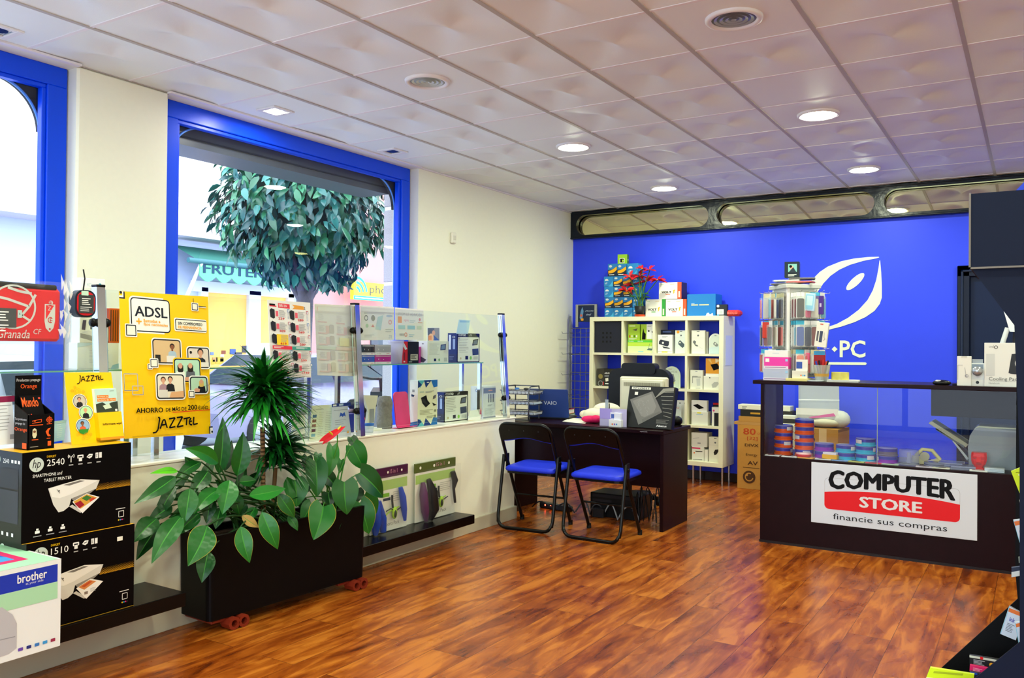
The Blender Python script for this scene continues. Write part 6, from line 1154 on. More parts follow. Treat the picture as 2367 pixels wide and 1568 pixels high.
# poinsettia
p = ony(1479, 731, SY+.04); t = thing('poinsettia', 'red poinsettia in a dark pot on an orange saucer on the cube shelf', 'potted plant', (p.x-.006, SY+.05, SZ1))
b = B(); b.lathe([(0, 0), (.05, 0), (.056, .022), (.048, .022), (.046, .006), (0, .006)], M('#d8481c', .5), 24); b.build('saucer', t)
b = B(); b.lathe([(0, .006), (.042, .006), (.056, .11), (.05, .11), (.047, .095), (0, .095)], M('#1a1d22', .5), 22); b.build('pot', t)
heads = [(1449, 672, 1.0), (1478, 640, 1.0), (1494, 652, 1.15), (1520, 648, .95), (1455, 640, .8), (1462, 659, 1.0), (1502, 625, .8), (1485, 622, .7)]
bs = B(); bb = B(); bgn = B(); rnd = random.Random(21); RB = [M('#c9141f', .55), M('#a50f1c', .55), M('#e02836', .55)]; GS = M('#4d7a2e', .6)
for i, (hx, hy, sc) in enumerate(heads):
    q = ony(hx, hy, SY+.02+.05*(i % 3)); q = q-V3(t.location); bs.tube([(0.01*i-.03, 0, .09), (q.x*.35, q.y*.4, .09+(q.z-.09)*.5), (q.x, q.y, q.z)], .005, GS, 6)
    for k in range(9):
        a = k*2*PI/9+rnd.random()*.4; el = rnd.uniform(-.25, .5); d = V3((math.cos(a), -.35+math.sin(a)*.55, el+.2*math.sin(a)))
        leafquad(bb, q+d.normalized()*.005, d, V3((rnd.uniform(-.3, .3), -.6, 1)), rnd.uniform(.07, .11)*sc, .040*sc, rnd.choice(RB))
    bb.ball(q+V3((0, -.008, .004)), .008, .008, .006, M('#d8c030', .5), 8, 5)
for k in range(10):
    a = rnd.random()*6.28; z = rnd.uniform(.16, .34); leafquad(bgn, V3((.03*math.cos(a), .03*math.sin(a), z)), V3((math.cos(a), math.sin(a), .1)), V3((0, -.4, 1)), .09, .045, M('#2c5c2c', .5))
bs.build('stems', t); bb.build('red_bracts', t); bgn.build('green_leaves', t)
# grid rack with a sign
t = thing('wire_grid_rack', 'grey wire grid rack with hooks beside the cube shelf', 'display rack', (-4.28, 8.36, 0)); O = V3(t.location); GW = M('#7a7f88', .35, .6)
b = loc_b()
for x in (-4.455, -4.115): b.tube([(x, 8.36, 0), (x, 8.36, 1.72)], .011, GW, 8); b.box((x-.02, 8.25, 0), (x+.02, 8.47, .02), GW, .003)
b.build('uprights', t); b = loc_b()
for k in range(6): x = -4.455+.34*k/5; b.tube([(x, 8.355, .3), (x, 8.355, 1.58)], .004, GW, 6)
for k in range(14): z = .3+1.28*k/13; b.tube([(-4.455, 8.352, z), (-4.115, 8.352, z)], .004, GW, 6)
b.build('wire_grid', t)
for z in (1.53, 1.30, 1.07, .84):
    for x in (-4.42, -4.33, -4.2): b = loc_b(); b.tube([(x, 8.35, z), (x-.01, 8.14, z-.01), (x-.01, 8.12, z+.01)], .003, GW, 6); b.build('hook', t)
w, h, l = span('y', 8.33, 1331, 704, 1380, 744); t2 = thing('sign_holder', 'small dark blue sign in a grey frame above the wire rack', 'sign', l); b = B()
for x in (-w/2, w/2-.03): b.box((x, -.01, -.06), (x+.03, .012, h), M('#a9aba6', .35, .6), .003)
b.box((-w/2, -.008, h-.01), (w/2, .012, h), M('#a9aba6', .35, .6), .002); b.build('frame', t2)
b = B(); b.box((-w/2+.03, -.004, 0), (w/2-.03, .006, h-.01), M('#152447', .4)); f = Face(b, (-w/2+.03, -.0046, 0), (1, 0, 0), (0, 0, 1), w-.06, h-.01); f.poly([(.1, .75), (.16, .35), (.26, .1), (.34, .35), (.28, .75), (.18, .9)], M('#5f8fc0', .4)); f.disc(.2, .62, .07, M('#d8604a', .5)); f.text('¿Necesitas', .44, .3, .5, .1, M('#c9d8ee', .5), 0, .2); f.text('tinta?', .5, .5, .3, .12, M('#c9d8ee', .5), 0, .2); f.rect(.18, .80, .16, .14, M('#f0a020', .5), .03); b.build('sign_panel', t2)
# cardboard carton stack beside the shelf
KR = M('#c08a3e', .75, noise=.05); KI = M('#4a2c14', .7); YC = 8.17
a = ony(1704, 1121, YC).x; zt = ony(1730, 983, YC).z
def lg(f):
    R_ = M('#b8441c', .7); f.text('80', .10, .05, .22, .1, R_, .03); f.text('cm', .35, .11, .08, .03, R_); f.text('LED TV', .46, .05, .45, .1, KI, .02); f.text('[32]', .17, .18, .18, .06, R_); f.text('DIVX', .13, .29, .24, .045, KI, .03); f.text('Energy', .15, .44, .2, .05, KI); f.text('AV', .18, .56, .18, .06, KI, .02); f.lines(.1, .66, .3, 1, .1, .008, KI)
    for y in (.3, .44, .56): f.line([(.50, y-.01), (.8, y-.01), (.8, y+.06), (.5, y+.06), (.5, y-.01)], .008, KI)
    f.disc(.21, .81, .11, KI); f.ring(.21, .81, .075, .018, KR, 18, .2, 5.2); f.disc(.17, .78, .02, KR); f.text('LG', .40, .765, .25, .085, KI, .03); f.text("Life's Good", .40, .885, .38, .04, KI)
carton('tv_carton', 'tall brown television carton on the floor between cube shelf and counter', 'carton', .56, .16, zt, (a+.28, YC, 0), 0, KR, front=lg)
z = zt; st = [('flat_carton', 'flat brown cardboard lid lying on the television carton', '#b98a4c', 983, 976, 1697, .18), ('carton_box', 'shallow brown box on the flat lid, under the black box', '#b9873f', 976, 963, 1707, .15), ('hardware_box', 'black box with gold lettering in the stack on the television carton', '#22211f', 963, 947, 1711, .15), ('software_box', 'cream slim box topping the stack on the television carton', '#e6e4cf', 946, 935, 1706, .14)]
for nm, lab, col, yb, yt, xl, d in st:
    x0 = ony(xl, yb, YC).x; h = ony(1730, yt, YC).z-ony(1730, yb, YC).z
    carton(nm, lab, 'box', .5, d, h, (x0+.25, YC, z), 0, M(col, .6), front=(lambda f: f.lines(.2, .4, .2, 1, .1, .25, M('#c9962c', .5))) if nm == 'hardware_box' else (lambda f: f.lines(.08, .35, .1, 2, .3, .2, GREY)) if nm == 'software_box' else None); z += h
# ================================================================== COUNTER
KX0, KX1, KY, KD, KZ, KT = -1.66, 1.25, 6.0, .53, .61, 1.147
t = thing('shop_counter', 'dark wood shop counter with a glass display front', 'counter', (-.2, KY, 0)); O = V3(t.location)
b = loc_b(); b.box((KX0, KY, .0), (KX1, KY+.022, KZ), DARKWOOD, .002); b.box((KX0-.003, KY-.004, 0), (KX1, KY, .018), M('#150a0c', .4)); b.build('front_panel', t)
b = loc_b(); b.box((-1.712, KY-.02, KT-.027), (KX1, KY+KD+.02, KT), DARKWOOD, .003); b.build('countertop', t)
for x in (KX0, KX1-.025): b = loc_b(); b.box((x, KY+.022, 0), (x+.025, KY+KD, KT-.027), DARKWOOD, .002); b.build('side_panel', t)
b = loc_b(); b.box((KX0, KY, KZ), (KX0+.022, KY+.02, KT-.027), DARKWOOD); b.build('corner_post', t)
b = loc_b(); b.box((KX0+.025, KY+.022, KZ-.018), (KX1-.025, KY+KD, KZ), DARKWOOD); b.build('display_floor', t)
for x0, x1 in ((KX0+.024, -.893), (-.889, KX1-.026)): b = loc_b(); b.add([(x0, KY+.008, KZ), (x1, KY+.008, KZ), (x1, KY+.008, KT-.027), (x0, KY+.008, KT-.027)], [(0, 1, 2, 3)], CG); b.build('glass_front', t)
b = loc_b(); b.box((-.893, KY+.006, KZ), (-.889, KY+.012, KT-.027), M('#8fa39c', .2)); b.build('glass_joint', t)
b = loc_b(); b.box((-.59, KY+.20, .935), (KX1-.03, KY+KD, KT-.027), M('#0c090c', .5, spec=.15), .003); b.build('drawer_unit', t)
# sign on the front
w, h = 1.0, .412; b = B(); b.box((-w/2, -.006, 0), (w/2, 0, h), M('#dae3f2', .4, spec=.15), .001); f = Face(b, (-w/2, -.0064, 0), (1, 0, 0), (0, 0, 1), w, h); SR = M('#e40f1a', .4); SB = M('#040408', .5, spec=.15)
k = w/h
out = rrect(.087, .235*1/k, .818, .515/k, .03, 6); out = [(x, y*k) for x, y in out]; f.poly(out, M('#a9adb6', .4)); f.poly([(x+(.0015 if x < .5 else -.0015), y+(.004 if y < .5 else -.004)) for x, y in out], M('#dae3f2', .4, spec=.15))
cv = lambda x: .477-.07*(1-((x-.496)/.409)**2)
f.poly([(.087+.818*i/24, cv(.087+.818*i/24)) for i in range(25)]+[(x, y) for x, y in [(.905, .70)]+[(.875+.03*math.cos(a), .677+.075*math.sin(a)) for a in [PI/2*q/6 for q in range(7)]]+[(.117-.03*math.sin(a), .677+.075*math.cos(a)) for a in [PI/2*q/6 for q in range(7)]]], SR)
f.text('COMPUTER', .112, .10, .768, .335, SB, .06, 0, lambda x, v: -v*.062*(1-((x-.496)/.39)**2)+.0)
f.text('STORE', .31, .495, .38, .178, M('#e6e8ee', .4), .05); f.text('financie sus compras', .144, .815, .69, .125, M('#0b0b14', .4), .0)
tag(b.build('sign_board', None, (-.808, KY-.0005, .182)), 'white sign with black and red lettering on the counter front', 'sign')
# disc spindles in the display
def spindle(x, y, z, col, lab, pale=0.0, empty=False, grp='disc spindles in the counter'):
    t = thing('disc_spindle', lab, 'disc tub', (x, y, z), random.random()*6, grp); R = .064; h = .053
    b = B(); b.lathe([(0, 0), (R+.003, 0), (R+.004, .006), (R, .010)], M(col if not empty else '#8b90a4', .35), 26); b.build('base', t)
    b = B()
    if empty: b.lathe([(R-.002, .010), (R-.003, .095), (R-.006, .10), (0, .10)], M('#cfd6f4', .08, tr=.72), 26); b.lathe([(.012, .01), (.012, .08), (0, .082)], M('#b9c0e6', .1, tr=.5), 12)
    else:
        b.lathe([(R-.001, .010), (R-.001, h*.60)], M(col, .25, tr=.12), 26); b.lathe([(R-.0005, h*.52), (R-.0005, h*.9)], M('#2b2fa8', .3), 26); b.lathe([(R-.001, h*.9), (R-.004, h), (0, h)], M('#8f8fd8', .12), 26)
    b.build('tub', t)
    if not empty:
        b = B(); n = 5
        for k_ in range(n): a0 = -1.9+.16*k_; a1 = a0+.16; b.add([((R+.0004)*math.cos(a), (R+.0004)*math.sin(a), zz) for a, zz in ((a0, .018), (a1, .018), (a1, .043), (a0, .043))], [(0, 1, 2, 3)], M('#d6d4e0', .4))
        b.build('barcode_label', t)
    return h
OG, PP, CN = '#e8541a', '#8f2cc4', '#22b2e8'
random.seed(4)
towers = [(1811, 6.19, [OG]*4, 'orange', 'leftmost tower'), (1859, 6.15, ['#f08a5c', OG, OG, OG, OG], 'orange', 'tallest tower'), (1905, 6.14, [PP]*2, 'purple', 'purple pair left of the cyan ones'), (1955, 6.13, [CN]*2, 'cyan', 'shorter cyan tower'), (2001, 6.13, [CN]*3, 'cyan', 'taller cyan tower'), (2051, 6.12, [PP], 'purple', 'right of the taller cyan tower')]  # paler orange in the tallest tower: a glass reflection put into the colour
for px, y, cols, cn, where in towers:
    x = ony(px, 1050, y).x; z = KZ
    for i, c in enumerate(cols):
        pos = {1: 'single'}.get(len(cols), ('bottom', 'second', 'third', 'fourth', 'fifth')[i] if i < len(cols)-1 else 'top')
        lab = '%s disc tub, %s of the %s in the counter' % (cn, pos, where) if len(cols) > 1 else 'single purple disc tub right of the taller cyan tower, in the counter'
        z += spindle(x, y, z, c, lab)
    if len(cols) == 1: spindle(x, y, z, '#6a6484', 'clear dark disc tub on top of the single purple tub')
spindle(ony(2101, 1065, 6.12).x, 6.12, KZ, '#8b90a4', 'empty clear disc tub with a grey base in the counter', 0, True)
# small packs lying along the glass
cols = [('#e9e4ea', '#b8324a', 'white and dark red'), ('#f1eef2', '#c23a3a', 'white and red'), ('#f0b04a', '#e9e4ee', 'orange and white'), ('#e9e6f2', '#3a3f5a', 'white and slate'), ('#7fa6e8', '#eef2fa', 'sky blue'), ('#c9c86a', '#4a4a3a', 'olive yellow'), ('#e04a5a', '#f2dede', 'rosy red'), ('#b9d0b8', '#e8eef0', 'pale green'), ('#4a4a78', '#c9b8d8', 'dark violet'), ('#d8c8d8', '#6a4a6a', 'pale mauve'), ('#e2dcc8', '#a06a3a', 'cream and brown')]
for i, (c1_, c2_, nm) in enumerate(cols):
    px = 1786+i*39.0; p = ony(px, 1060+i*3.0, 6.055); w = .105
    b = B(); b.box((-w/2, -.035, 0), (w/2, .035, .006), M(c1_, .4), .001); f = Face(b, (-w/2, -.035, .0064), (1, 0, 0), (0, 1, 0), w, .07); f.rect(.08, .1, .5, .3, M(c2_, .4)); f.rect(.2, .5, .55, .3, M('#2a2a34', .4)); f.lines(.65, .12, .3, 3, .1, .04, M(c2_, .4))
    tag(b.build('memory_card_pack', None, (p.x, 6.06, KZ), (0, 0, .12*math.sin(i*2.3))), '%s memory card pack lying at the counter glass' % nm, 'card pack', 'memory card packs along the counter glass')
p = ony(1856, 1050, 6.06); b = B(); b.lathe([(0, .0), (.05, 0), (.052, .022), (0, .024)], M('#d8283c', .3, tr=.1), 24); b.lathe([(.0525, .018), (.05, .027), (0, .028)], M('#f2c8d0', .3), 24); tag(b.build('disc_case', None, (p.x, 6.085, KZ+.007)), 'round red disc case lying before the tallest tower', 'disc case')
p = ony(1920, 1060, 6.07); b = B(); b.box((-.05, -.03, 0), (.05, .03, .03), M('#e0a81c', .4), .002); b.box((-.045, -.028, .03), (.045, .032, .045), M('#dcd8f0', .4), .002); tag(b.build('small_box', None, (p.x, 6.07, KZ+.007), (0, 0, -.1)), 'small yellow and white box before the purple pair of disc tubs', 'box')
p = ony(2160, 1065, 6.10); b = B()
for z in (0, .014): b.lathe([(0, z), (.065, z), (.066, z+.012), (0, z+.013)], M('#8790b4', .15, tr=.35), 26)
tag(b.build('disc_case', None, (p.x, 6.13, KZ)), 'flat grey clear disc case right of the empty tub', 'disc case')
for i, (px, y) in enumerate(((2195, 6.16), (2222, 6.11))):
    p = ony(px, 1072, y); b = B()
    for k_ in range(3 if i == 0 else 2): b.box((-.07+.004*k_, -.06, .012*k_), (.07+.004*k_, .06, .012*k_+.010), M('#a9b4dc', .1, tr=.45), .001)
    tag(b.build('jewel_case', None, (p.x, y, KZ), (0, 0, .2*i)), ('stack of three clear disc cases left of the laser printer', 'two clear disc cases in front of the stack of three')[i], 'disc case')
t = thing('tape_dispenser', 'cream tape dispenser beside the empty disc tub', 'tape dispenser', (ony(2143, 1060, 6.25).x, 6.25, KZ), .3); CR_ = M('#e4dca4', .4)
b = B(); b.prism([(-.09, 0), (.09, 0), (.10, .02), (.06, .035), (.02, .02), (-.03, .02), (-.05, .05), (-.09, .05)], .05, CR_, 'xz', -.025); b.tube([(-.07, 0, .05), (-.03, 0, .095), (.03, 0, .09), (.08, 0, .03)], .012, CR_, 8); b.build('body', t)
b = B(); b.cyl((-.02, -.01, .05), .03, .02, M('#d8d4b0', .3, tr=.3), 18, 1); b.build('tape', t)
p = ony(2190, 1055, 6.3); b = B(); b.tube([(-.10, 0, .012), (.10, 0, .012)], .009, M('#cfd4e8', .3), 8); b.tube([(.10, 0, .012), (.13, 0, .012)], [.009, .002], M('#2b3a9a', .3), 8); tag(b.build('marker_pen', None, (p.x, 6.34, KZ)), 'pale marker pen lying behind the clear disc cases', 'pen')
for i in range(3):
    p = ony(2299, 1085, 6.06); b = B(); b.box((-.055, -.03, 0), (.055, .03, .009), M('#c9d4dc', .2, .4), .002); tag(b.build('silver_case', None, (p.x, 6.07, KZ+.0095*i)), '%s of three silver slim cases at the counter glass' % ('lowest', 'middle one', 'topmost')[i], 'case', 'silver slim cases in the counter')
p = ony(2262, 1086, 6.05); b = B(); b.box((-.05, -.025, 0), (.05, .025, .008), WHITE, .001); b.box((-.035, -.018, .008), (.035, .008, .0085), M('#7a2a2a', .4)); tag(b.build('label_card', None, (p.x, 6.05, KZ)), 'small white card below the red head figure', 'card')
# red head figure
t = thing('head_figure', 'red angular head figure standing before the laser printer', 'figure', (ony(2263, 1080, 6.12).x, 6.12, KZ)); RR = M('#e0141c', .3)
b = B(); sec = [(.030, .024, 0), (.034, .028, .006), (.024, .020, .018), (.027, .023, .026), (.037, .031, .040), (.043, .036, .062), (.044, .037, .085), (.042, .036, .108), (.041, .034, .112)]
vs = []; ol = [(-.7, -1), (.7, -1), (1, -.6), (1, .8), (.6, 1), (-.6, 1), (-1, .8), (-1, -.6)]
for rx, ry, z in sec: vs += [(x*rx, y*ry, z) for x, y in ol]
n = 8; b.add(vs, [(i*n+k, i*n+(k+1) % n, (i+1)*n+(k+1) % n, (i+1)*n+k) for i in range(len(sec)-1) for k in range(n)]+[tuple(range(n))[::-1], tuple(range((len(sec)-1)*n, len(sec)*n))], RR)
b.add([(-.008, -.036, .088), (.008, -.036, .088), (.013, -.052, .056), (-.013, -.052, .056), (-.012, -.034, .052), (.012, -.034, .052)], [(0, 3, 2, 1), (0, 4, 3), (1, 2, 5), (3, 4, 5, 2)], RR)
for s in (-1, 1): b.box((s*.010, -.040, .083), (s*.036, -.030, .091), RR, .003); b.box((s*.012, -.0375, .072), (s*.030, -.030, .079), M('#8a0a10', .4), .002)
b.box((-.016, -.0365, .040), (.016, -.028, .044), M('#8a0a10', .4), .001); b.build('head', t)
# laser printer
x0 = ony(2240, 1090, 6.24).x; t = thing('laser_printer', 'grey laser printer with open paper trays inside the counter', 'printer', (x0, 6.22, KZ)); PG = M('#8e9aa8', .4); PG2 = M('#5f6a76', .4)
b = B(); prof = [(0.0, .0), (-.006, .13), (.004, .205), (.03, .252), (.06, .262), (.60, .235), (.62, .2), (.62, 0)]; b.prism(prof, .28, PG, 'xz', 0); b.build('body', t)
b = B(); b.prism([(.03, .252), (.05, .272), (.28, .268), (.36, .250), (.60, .236), (.06, .258)], .26, M('#b3b9a6', .35), 'xz', .01); b.prism([(.05, .258), (.28, .262), (.30, .254), (.06, .256)], .27, PG2, 'xz', .005); b.build('top_cover', t)
b = B()
for k_ in range(9): b.box((.30+k_*.013, -.001, .12), (.307+k_*.013, .003, .185), M('#2f363e', .5))
b.build('vent_grille', t)
b = B(); b.box((.27, -.003, .0), (.6, .004, .04), PG2, .006); b.box((.30, -.005, .008), (.6, .002, .034), M('#77838f', .4), .004); b.build('paper_drawer', t)
b = B(); b.prism([(-.005, .145), (-.22, .285), (-.235, .278), (-.24, .27), (-.02, .125)], .22, M('#a8aa98', .4), 'xz', .03); b.prism([(-.03, .135), (-.20, .235), (-.19, .225), (-.03, .12)], .22, PG2, 'xz', .028); b.build('rear_tray', t)
b = B(); b.prism([(-.004, .055), (-.09, .165), (-.098, .16), (-.012, .04)], .22, M('#b9c0c8', .4), 'xz', .03); b.tube([(-.04, .04, .125), (-.06, .04, .16), (-.02, .04, .14)], .006, PG2, 6); b.build('output_tray', t)
w, h, l = span('y', 6.05, 2349, 936, 2364, 1027, None); b = B(); b.box((0, 0, 0), (.07, .004, h), M('#8fa0b0', .3), .001); f = Face(b, (0, -.0004, 0), (1, 0, 0), (0, 0, 1), .07, h)
for i, c in enumerate(('#20309a', '#e0702a', '#e8eaf0', '#141418', '#d0203a', '#3a90e0')): f.rect(.12, .04+.155*i, .8, .12, M(c, .4))
tag(b.build('sticker_strip', None, (l[0]-w/2, KY-.005, l[2]-.0)), 'grey strip with coloured tags on the counter glass by the dark stand', 'sticker strip')
# boxes behind the counter, against the blue wall
YB2 = 7.9
w, h, l = span('y', YB2, 1880, 1000, 1946, 1060, 0.0)
t = carton('cardboard_box', 'brown cardboard box on the floor behind the counter, under the paper bag', 'box', w*1.25, .34, ony(1910, 992, YB2).z, (l[0]-.06, YB2, 0), -.1, M('#a8762f', .7), front=lambda f: (f.rect(.45, 0, .22, 1, M('#c9a878', .5)), f.disc(.3, .16, .04, M('#3a2a18', .6), 12, .03)), side=lambda f: f.rect(0, 0, 1, .04, M('#7a5420', .7)))
zc = ony(1910, 992, YB2).z
p = ony(1905, 990, YB2+.12); b = B(); b.ball((0, 0, .05), .17, .13, .05, M('#c9c4a6', .7, bump=.8, scale=14), 18, 8); b.ball((.13, .0, .08), .09, .09, .08, M('#c6c8ba', .6, bump=.8, scale=14), 14, 8); tag(b.build('plastic_bag', None, (p.x, YB2+.16, zc)), 'crumpled cream bag on the brown box behind the counter', 'bag')
p = ony(1890, 975, YB2+.1); w = .36; b = B(); b.box((-w/2, 0, 0), (w/2, .2, .03), WHITE); b.box((-w/2, .0, .0), (w/2, .004, .09), M('#e9e6dc', .5)); b.add([(-w/2, .2, .03), (w/2, .2, .03), (w/2-.01, .27, .30), (-w/2-.01, .27, .30)], [(0, 1, 2, 3), (3, 2, 1, 0)], M('#d3d6d2', .5)); b.add([(-w/2, .199, .15), (w/2, .199, .16), (w/2, .199, .165), (-w/2, .199, .16)], [(0, 1, 2, 3)], WHITE); f = Face(b, (-w/2, -.0004, 0), (1, 0, 0), (0, 0, 1), w, .09); f.poly([(.3, .9), (.9, .4), (.95, .7), (.4, 1)], M('#d85a9a', .5)); tag(b.build('open_box', None, (p.x, YB2+.06, zc+.085), (0, 0, .12)), 'open white box with a raised flap on the cream bag behind the counter', 'box')
w, h, l = span('y', 7.85, 1804, 962, 1836, 985, None); hh = l[2]; carton('floor_carton', 'plain pale carton on the floor behind the counter left end', 'box', .36, .3, hh, (l[0], 7.85, 0), 0, M('#b9b29a', .6)); carton('label_box', 'white box with a black band on the pale carton behind the counter', 'box', w, .12, h, (l[0], 7.87, hh), 0, M('#e3e3d2', .5), front=lambda f: (f.rect(.0, .30, 1, .45, M('#1c2224', .4)), f.rect(0, .28, .12, .36, RED)))
# ---- on the countertop
def onk(px, py, y): p = ony(px, py, y); return (p.x, y, KT)
# revolving accessory rack
RXc, RYc = ony(1836, 800, 6.30).x, 6.30; ra = math.radians(41)
t = thing('revolving_rack', 'white revolving pegboard rack hung with phone accessories on the counter', 'display rack', (RXc, RYc, KT), ra); PB = M('#dcdcd6', .5); s_ = .105; RH = .66
b = B(); b.lathe([(0, 0), (.15, 0), (.15, .012), (.03, .02), (0, .02)], M('#c9cacc', .4), 28); b.build('base', t)
for i in range(4):
    b = B(); b.T = Matrix.Rotation(i*PI/2, 4, 'Z'); b.box((-s_, -s_-.003, .02), (s_, -s_, RH), PB)
    DOT = M('#8b8d8c', .6)
    for r in range(21):
        for c in range(9): x = -s_+.018+c*.0215; z = .04+r*.029; b.add([(x, -s_-.0034, z), (x+.006, -s_-.0034, z), (x+.006, -s_-.0034, z+.006), (x, -s_-.0034, z+.006)], [(0, 1, 2, 3)], DOT)
    b.build('pegboard_panel', t)
for i in range(4):
    b = B(); b.T = Matrix.Rotation(i*PI/2, 4, 'Z'); b.box((-s_-.012, -s_-.012, .02), (-s_+.012, -s_+.012, RH+.01), M('#f4f4f2', .35), .003); b.build('corner_post', t)
b = B(); b.box((-s_-.03, -s_-.03, RH), (s_+.03, s_+.03, RH+.03), M('#c9ccc8', .5), .004); b.build('top_tray', t)
rackM = Matrix.Translation(V3((RXc, RYc, KT))) @ Matrix.Rotation(ra, 4, 'Z')
pal = [('#7a1f2c', 'wine red'), ('#c9383c', 'red'), ('#2b2c34', 'black'), ('#5c5660', 'grey'), ('#e8e6e2', 'white'), ('#d85a8a', 'pink'), ('#3a5cae', 'blue'), ('#8c2f46', 'plum'), ('#c8c4ba', 'silver'), ('#27355e', 'navy'), ('#e27a6a', 'coral'), ('#56a8c8', 'turquoise')]
tiers = [(.625, 'top'), (.425, 'middle'), (.22, 'lower')]; rnd = random.Random(77)
def accessory(M4, w, h, d, col, lab, hd='#e9ecea', group='packs hung on the revolving rack'):
    t = thing('accessory_pack', lab, 'accessory pack', group=group); t.matrix_world = M4
    b = B(); b.box((-w/2, -.001, -h), (w/2, .001, 0), M(hd, .45)); b.box((-w/2, -.0015, -.03), (w/2, .0015, 0), M(rnd.choice(['#4ab4d8', '#e9ecea', '#e9ecea', '#d8d2a8']), .45)); b.build('card', t)
    b = B(); b.prism(rrect(-w*.40, -h*.96, w*.80, h*.72, .01, 4), d, M(col, .35), 'xz', -d); b.build('item', t)
    b = B(); b.box((-w*.47, -d-.003, -h), (w*.47, -.001, -.028), M('#f6faf8', .06, tr=.86), .003); b.build('clear_wrap', t)
used = set()
for fi, side in ((0, 'right-hand'), (3, 'left-hand'), (1, 'far right'), (2, 'far')):
    if fi == 2: continue
    for ti, (tz, tn) in enumerate(tiers):
        for c in range(3 if fi else 4):
            for dpt in range(3 if fi != 1 else 1):
                x = -s_+.035+c*(.055 if fi == 0 else .07); col, cn = pal[(fi*5+ti*4+c*3+dpt*7) % len(pal)]
                W_ = .058; H_ = .185 if ti < 2 else .17; out = .028+dpt*.04+rnd.random()*.01
                M4 = rackM @ Matrix.Rotation(fi*PI/2, 4, 'Z') @ Matrix.Translation((x, -s_-out-.0, tz)) @ Matrix.Rotation(rnd.uniform(-.25, .25)+(.9 if c % 2 else -.7)*0.35, 4, 'Z')
                lab = '%s pack, %s tier of the rack, %s face, %s from post, %s' % (cn, tn, side, ORD[c], ('hindmost', 'halfway', 'foremost')[dpt])
                accessory(M4, W_, H_, .012, col, lab)
    for tz, tn in tiers:
        b = B(); 
        for c in range(3 if fi else 4): x = -s_+.035+c*(.055 if fi == 0 else .07); b.T = Matrix.Rotation(fi*PI/2, 4, 'Z'); b.tube([(x, -s_, tz+.004), (x, -s_-.13, tz+.006), (x, -s_-.135, tz+.016)], .002, STEEL, 5)
        b.build('hooks', t)
def frontpack(name, lab, rect, y, d, mat, fn=None, turn=0.0, tilt=0.0):
    w, h, l = span('y', y, *rect); b = B(); b.box((-w/2, 0, 0), (w/2, d, h), mat, .003); prints(b, w, d, h, fn); tag(b.build(name, None, l, (0, tilt, turn)), lab, 'accessory pack')
frontpack('phone_case', 'pale blue phone case hung at the upper right of the rack', (1856, 678, 1882, 719), 6.10, .014, M('#b9dcf2', .3), lambda f: (f.rect(.12, .08, .76, .84, M('#8fd0ea', .25), .1), f.rect(.2, .14, .6, .55, M('#c8f0f0', .25))), -.2, .10)
frontpack('phone_pouch', 'purple phone pouch hung at the right end of the upper tier', (1881, 684, 1903, 727), 6.16, .02, M('#4b2a8c', .5), lambda f: f.rect(.6, .4, .2, .2, M('#c9c0e0', .5)))
frontpack('phone_pouch', 'bright red flat box hung at the left of the middle tier', (1762, 745, 1777, 782), 6.14, .03, M('#e0402c', .4))
frontpack('cable_pack', 'large white tilted pack hung at the right of the middle tier', (1881, 745, 1909, 803), 6.08, .03, M('#e9e8dc', .4), lambda f: (f.rect(.35, .35, .25, .45, M('#3a4560', .4)), f.rect(.12, .36, .15, .4, M('#5a5a60', .4)), f.line([(.7, .4), (.75, .6), (.85, .66), (.7, .72)], .04, GREY), f.rect(.3, .06, .25, .04, M('#d84a3a', .5))), 0, .12)
frontpack('phone_case', 'rose phone case in a clear pack at the lower right of the rack', (1843, 816, 1871, 842), 6.11, .02, M('#d8567e', .4), lambda f: f.rect(.4, .25, .3, .3, M('#f2e2c8', .5)))
frontpack('phone_case', 'dark red phone case with a blue header above the pen cup', (1881, 812, 1907, 844), 6.13, .02, M('#a80f16', .4), lambda f: f.rect(0, 0, 1, .28, M('#3a9ad0', .4)))
zt = KT+RH+.03; fl = [('#2a2228', 'black', 0), ('#c9242c', 'red', .012), ('#e4e6dc', 'white', .026), ('#20242a', 'dark', .04)]
for i, (c, nm, dz) in enumerate(fl):
    a = .15*i-.2+ra*0; xx = RXc+(-.05 if i % 2 == 0 else .05); b = B(); b.box((-.09, -.055, 0), (.09, .055, .012), M(c, .35), .003); b.box((-.098, -.062, -.0), (.098, .062, .0135), M('#f6faf8', .06, tr=.86), .003); tag(b.build('flat_pack', None, (xx, RYc-.05+.02*i, zt+dz), (0, 0, a)), '%s flat accessory pack lying on top of the rack' % nm, 'accessory pack')
w, h, l = span('y', 6.27, 1816, 606, 1849, 643, zt+.054); carton('headset_box', 'dark picture box standing on top of the rack', 'box', w, .07, h, (l[0], 6.24, zt+.054), .12, M('#12222a', .4), front=lambda f: (f.rect(.25, .15, .6, .5, M('#7fc0b8', .4)), f.disc(.5, .38, .13, SKIN), f.poly([(.3, .65), (.6, .35), (.8, .65)], M('#22303a', .4)), f.disc(.42, .3, .1, INK), f.lines(.25, .8, .6, 2, .08, .04, M('#d8e0d8', .5))))
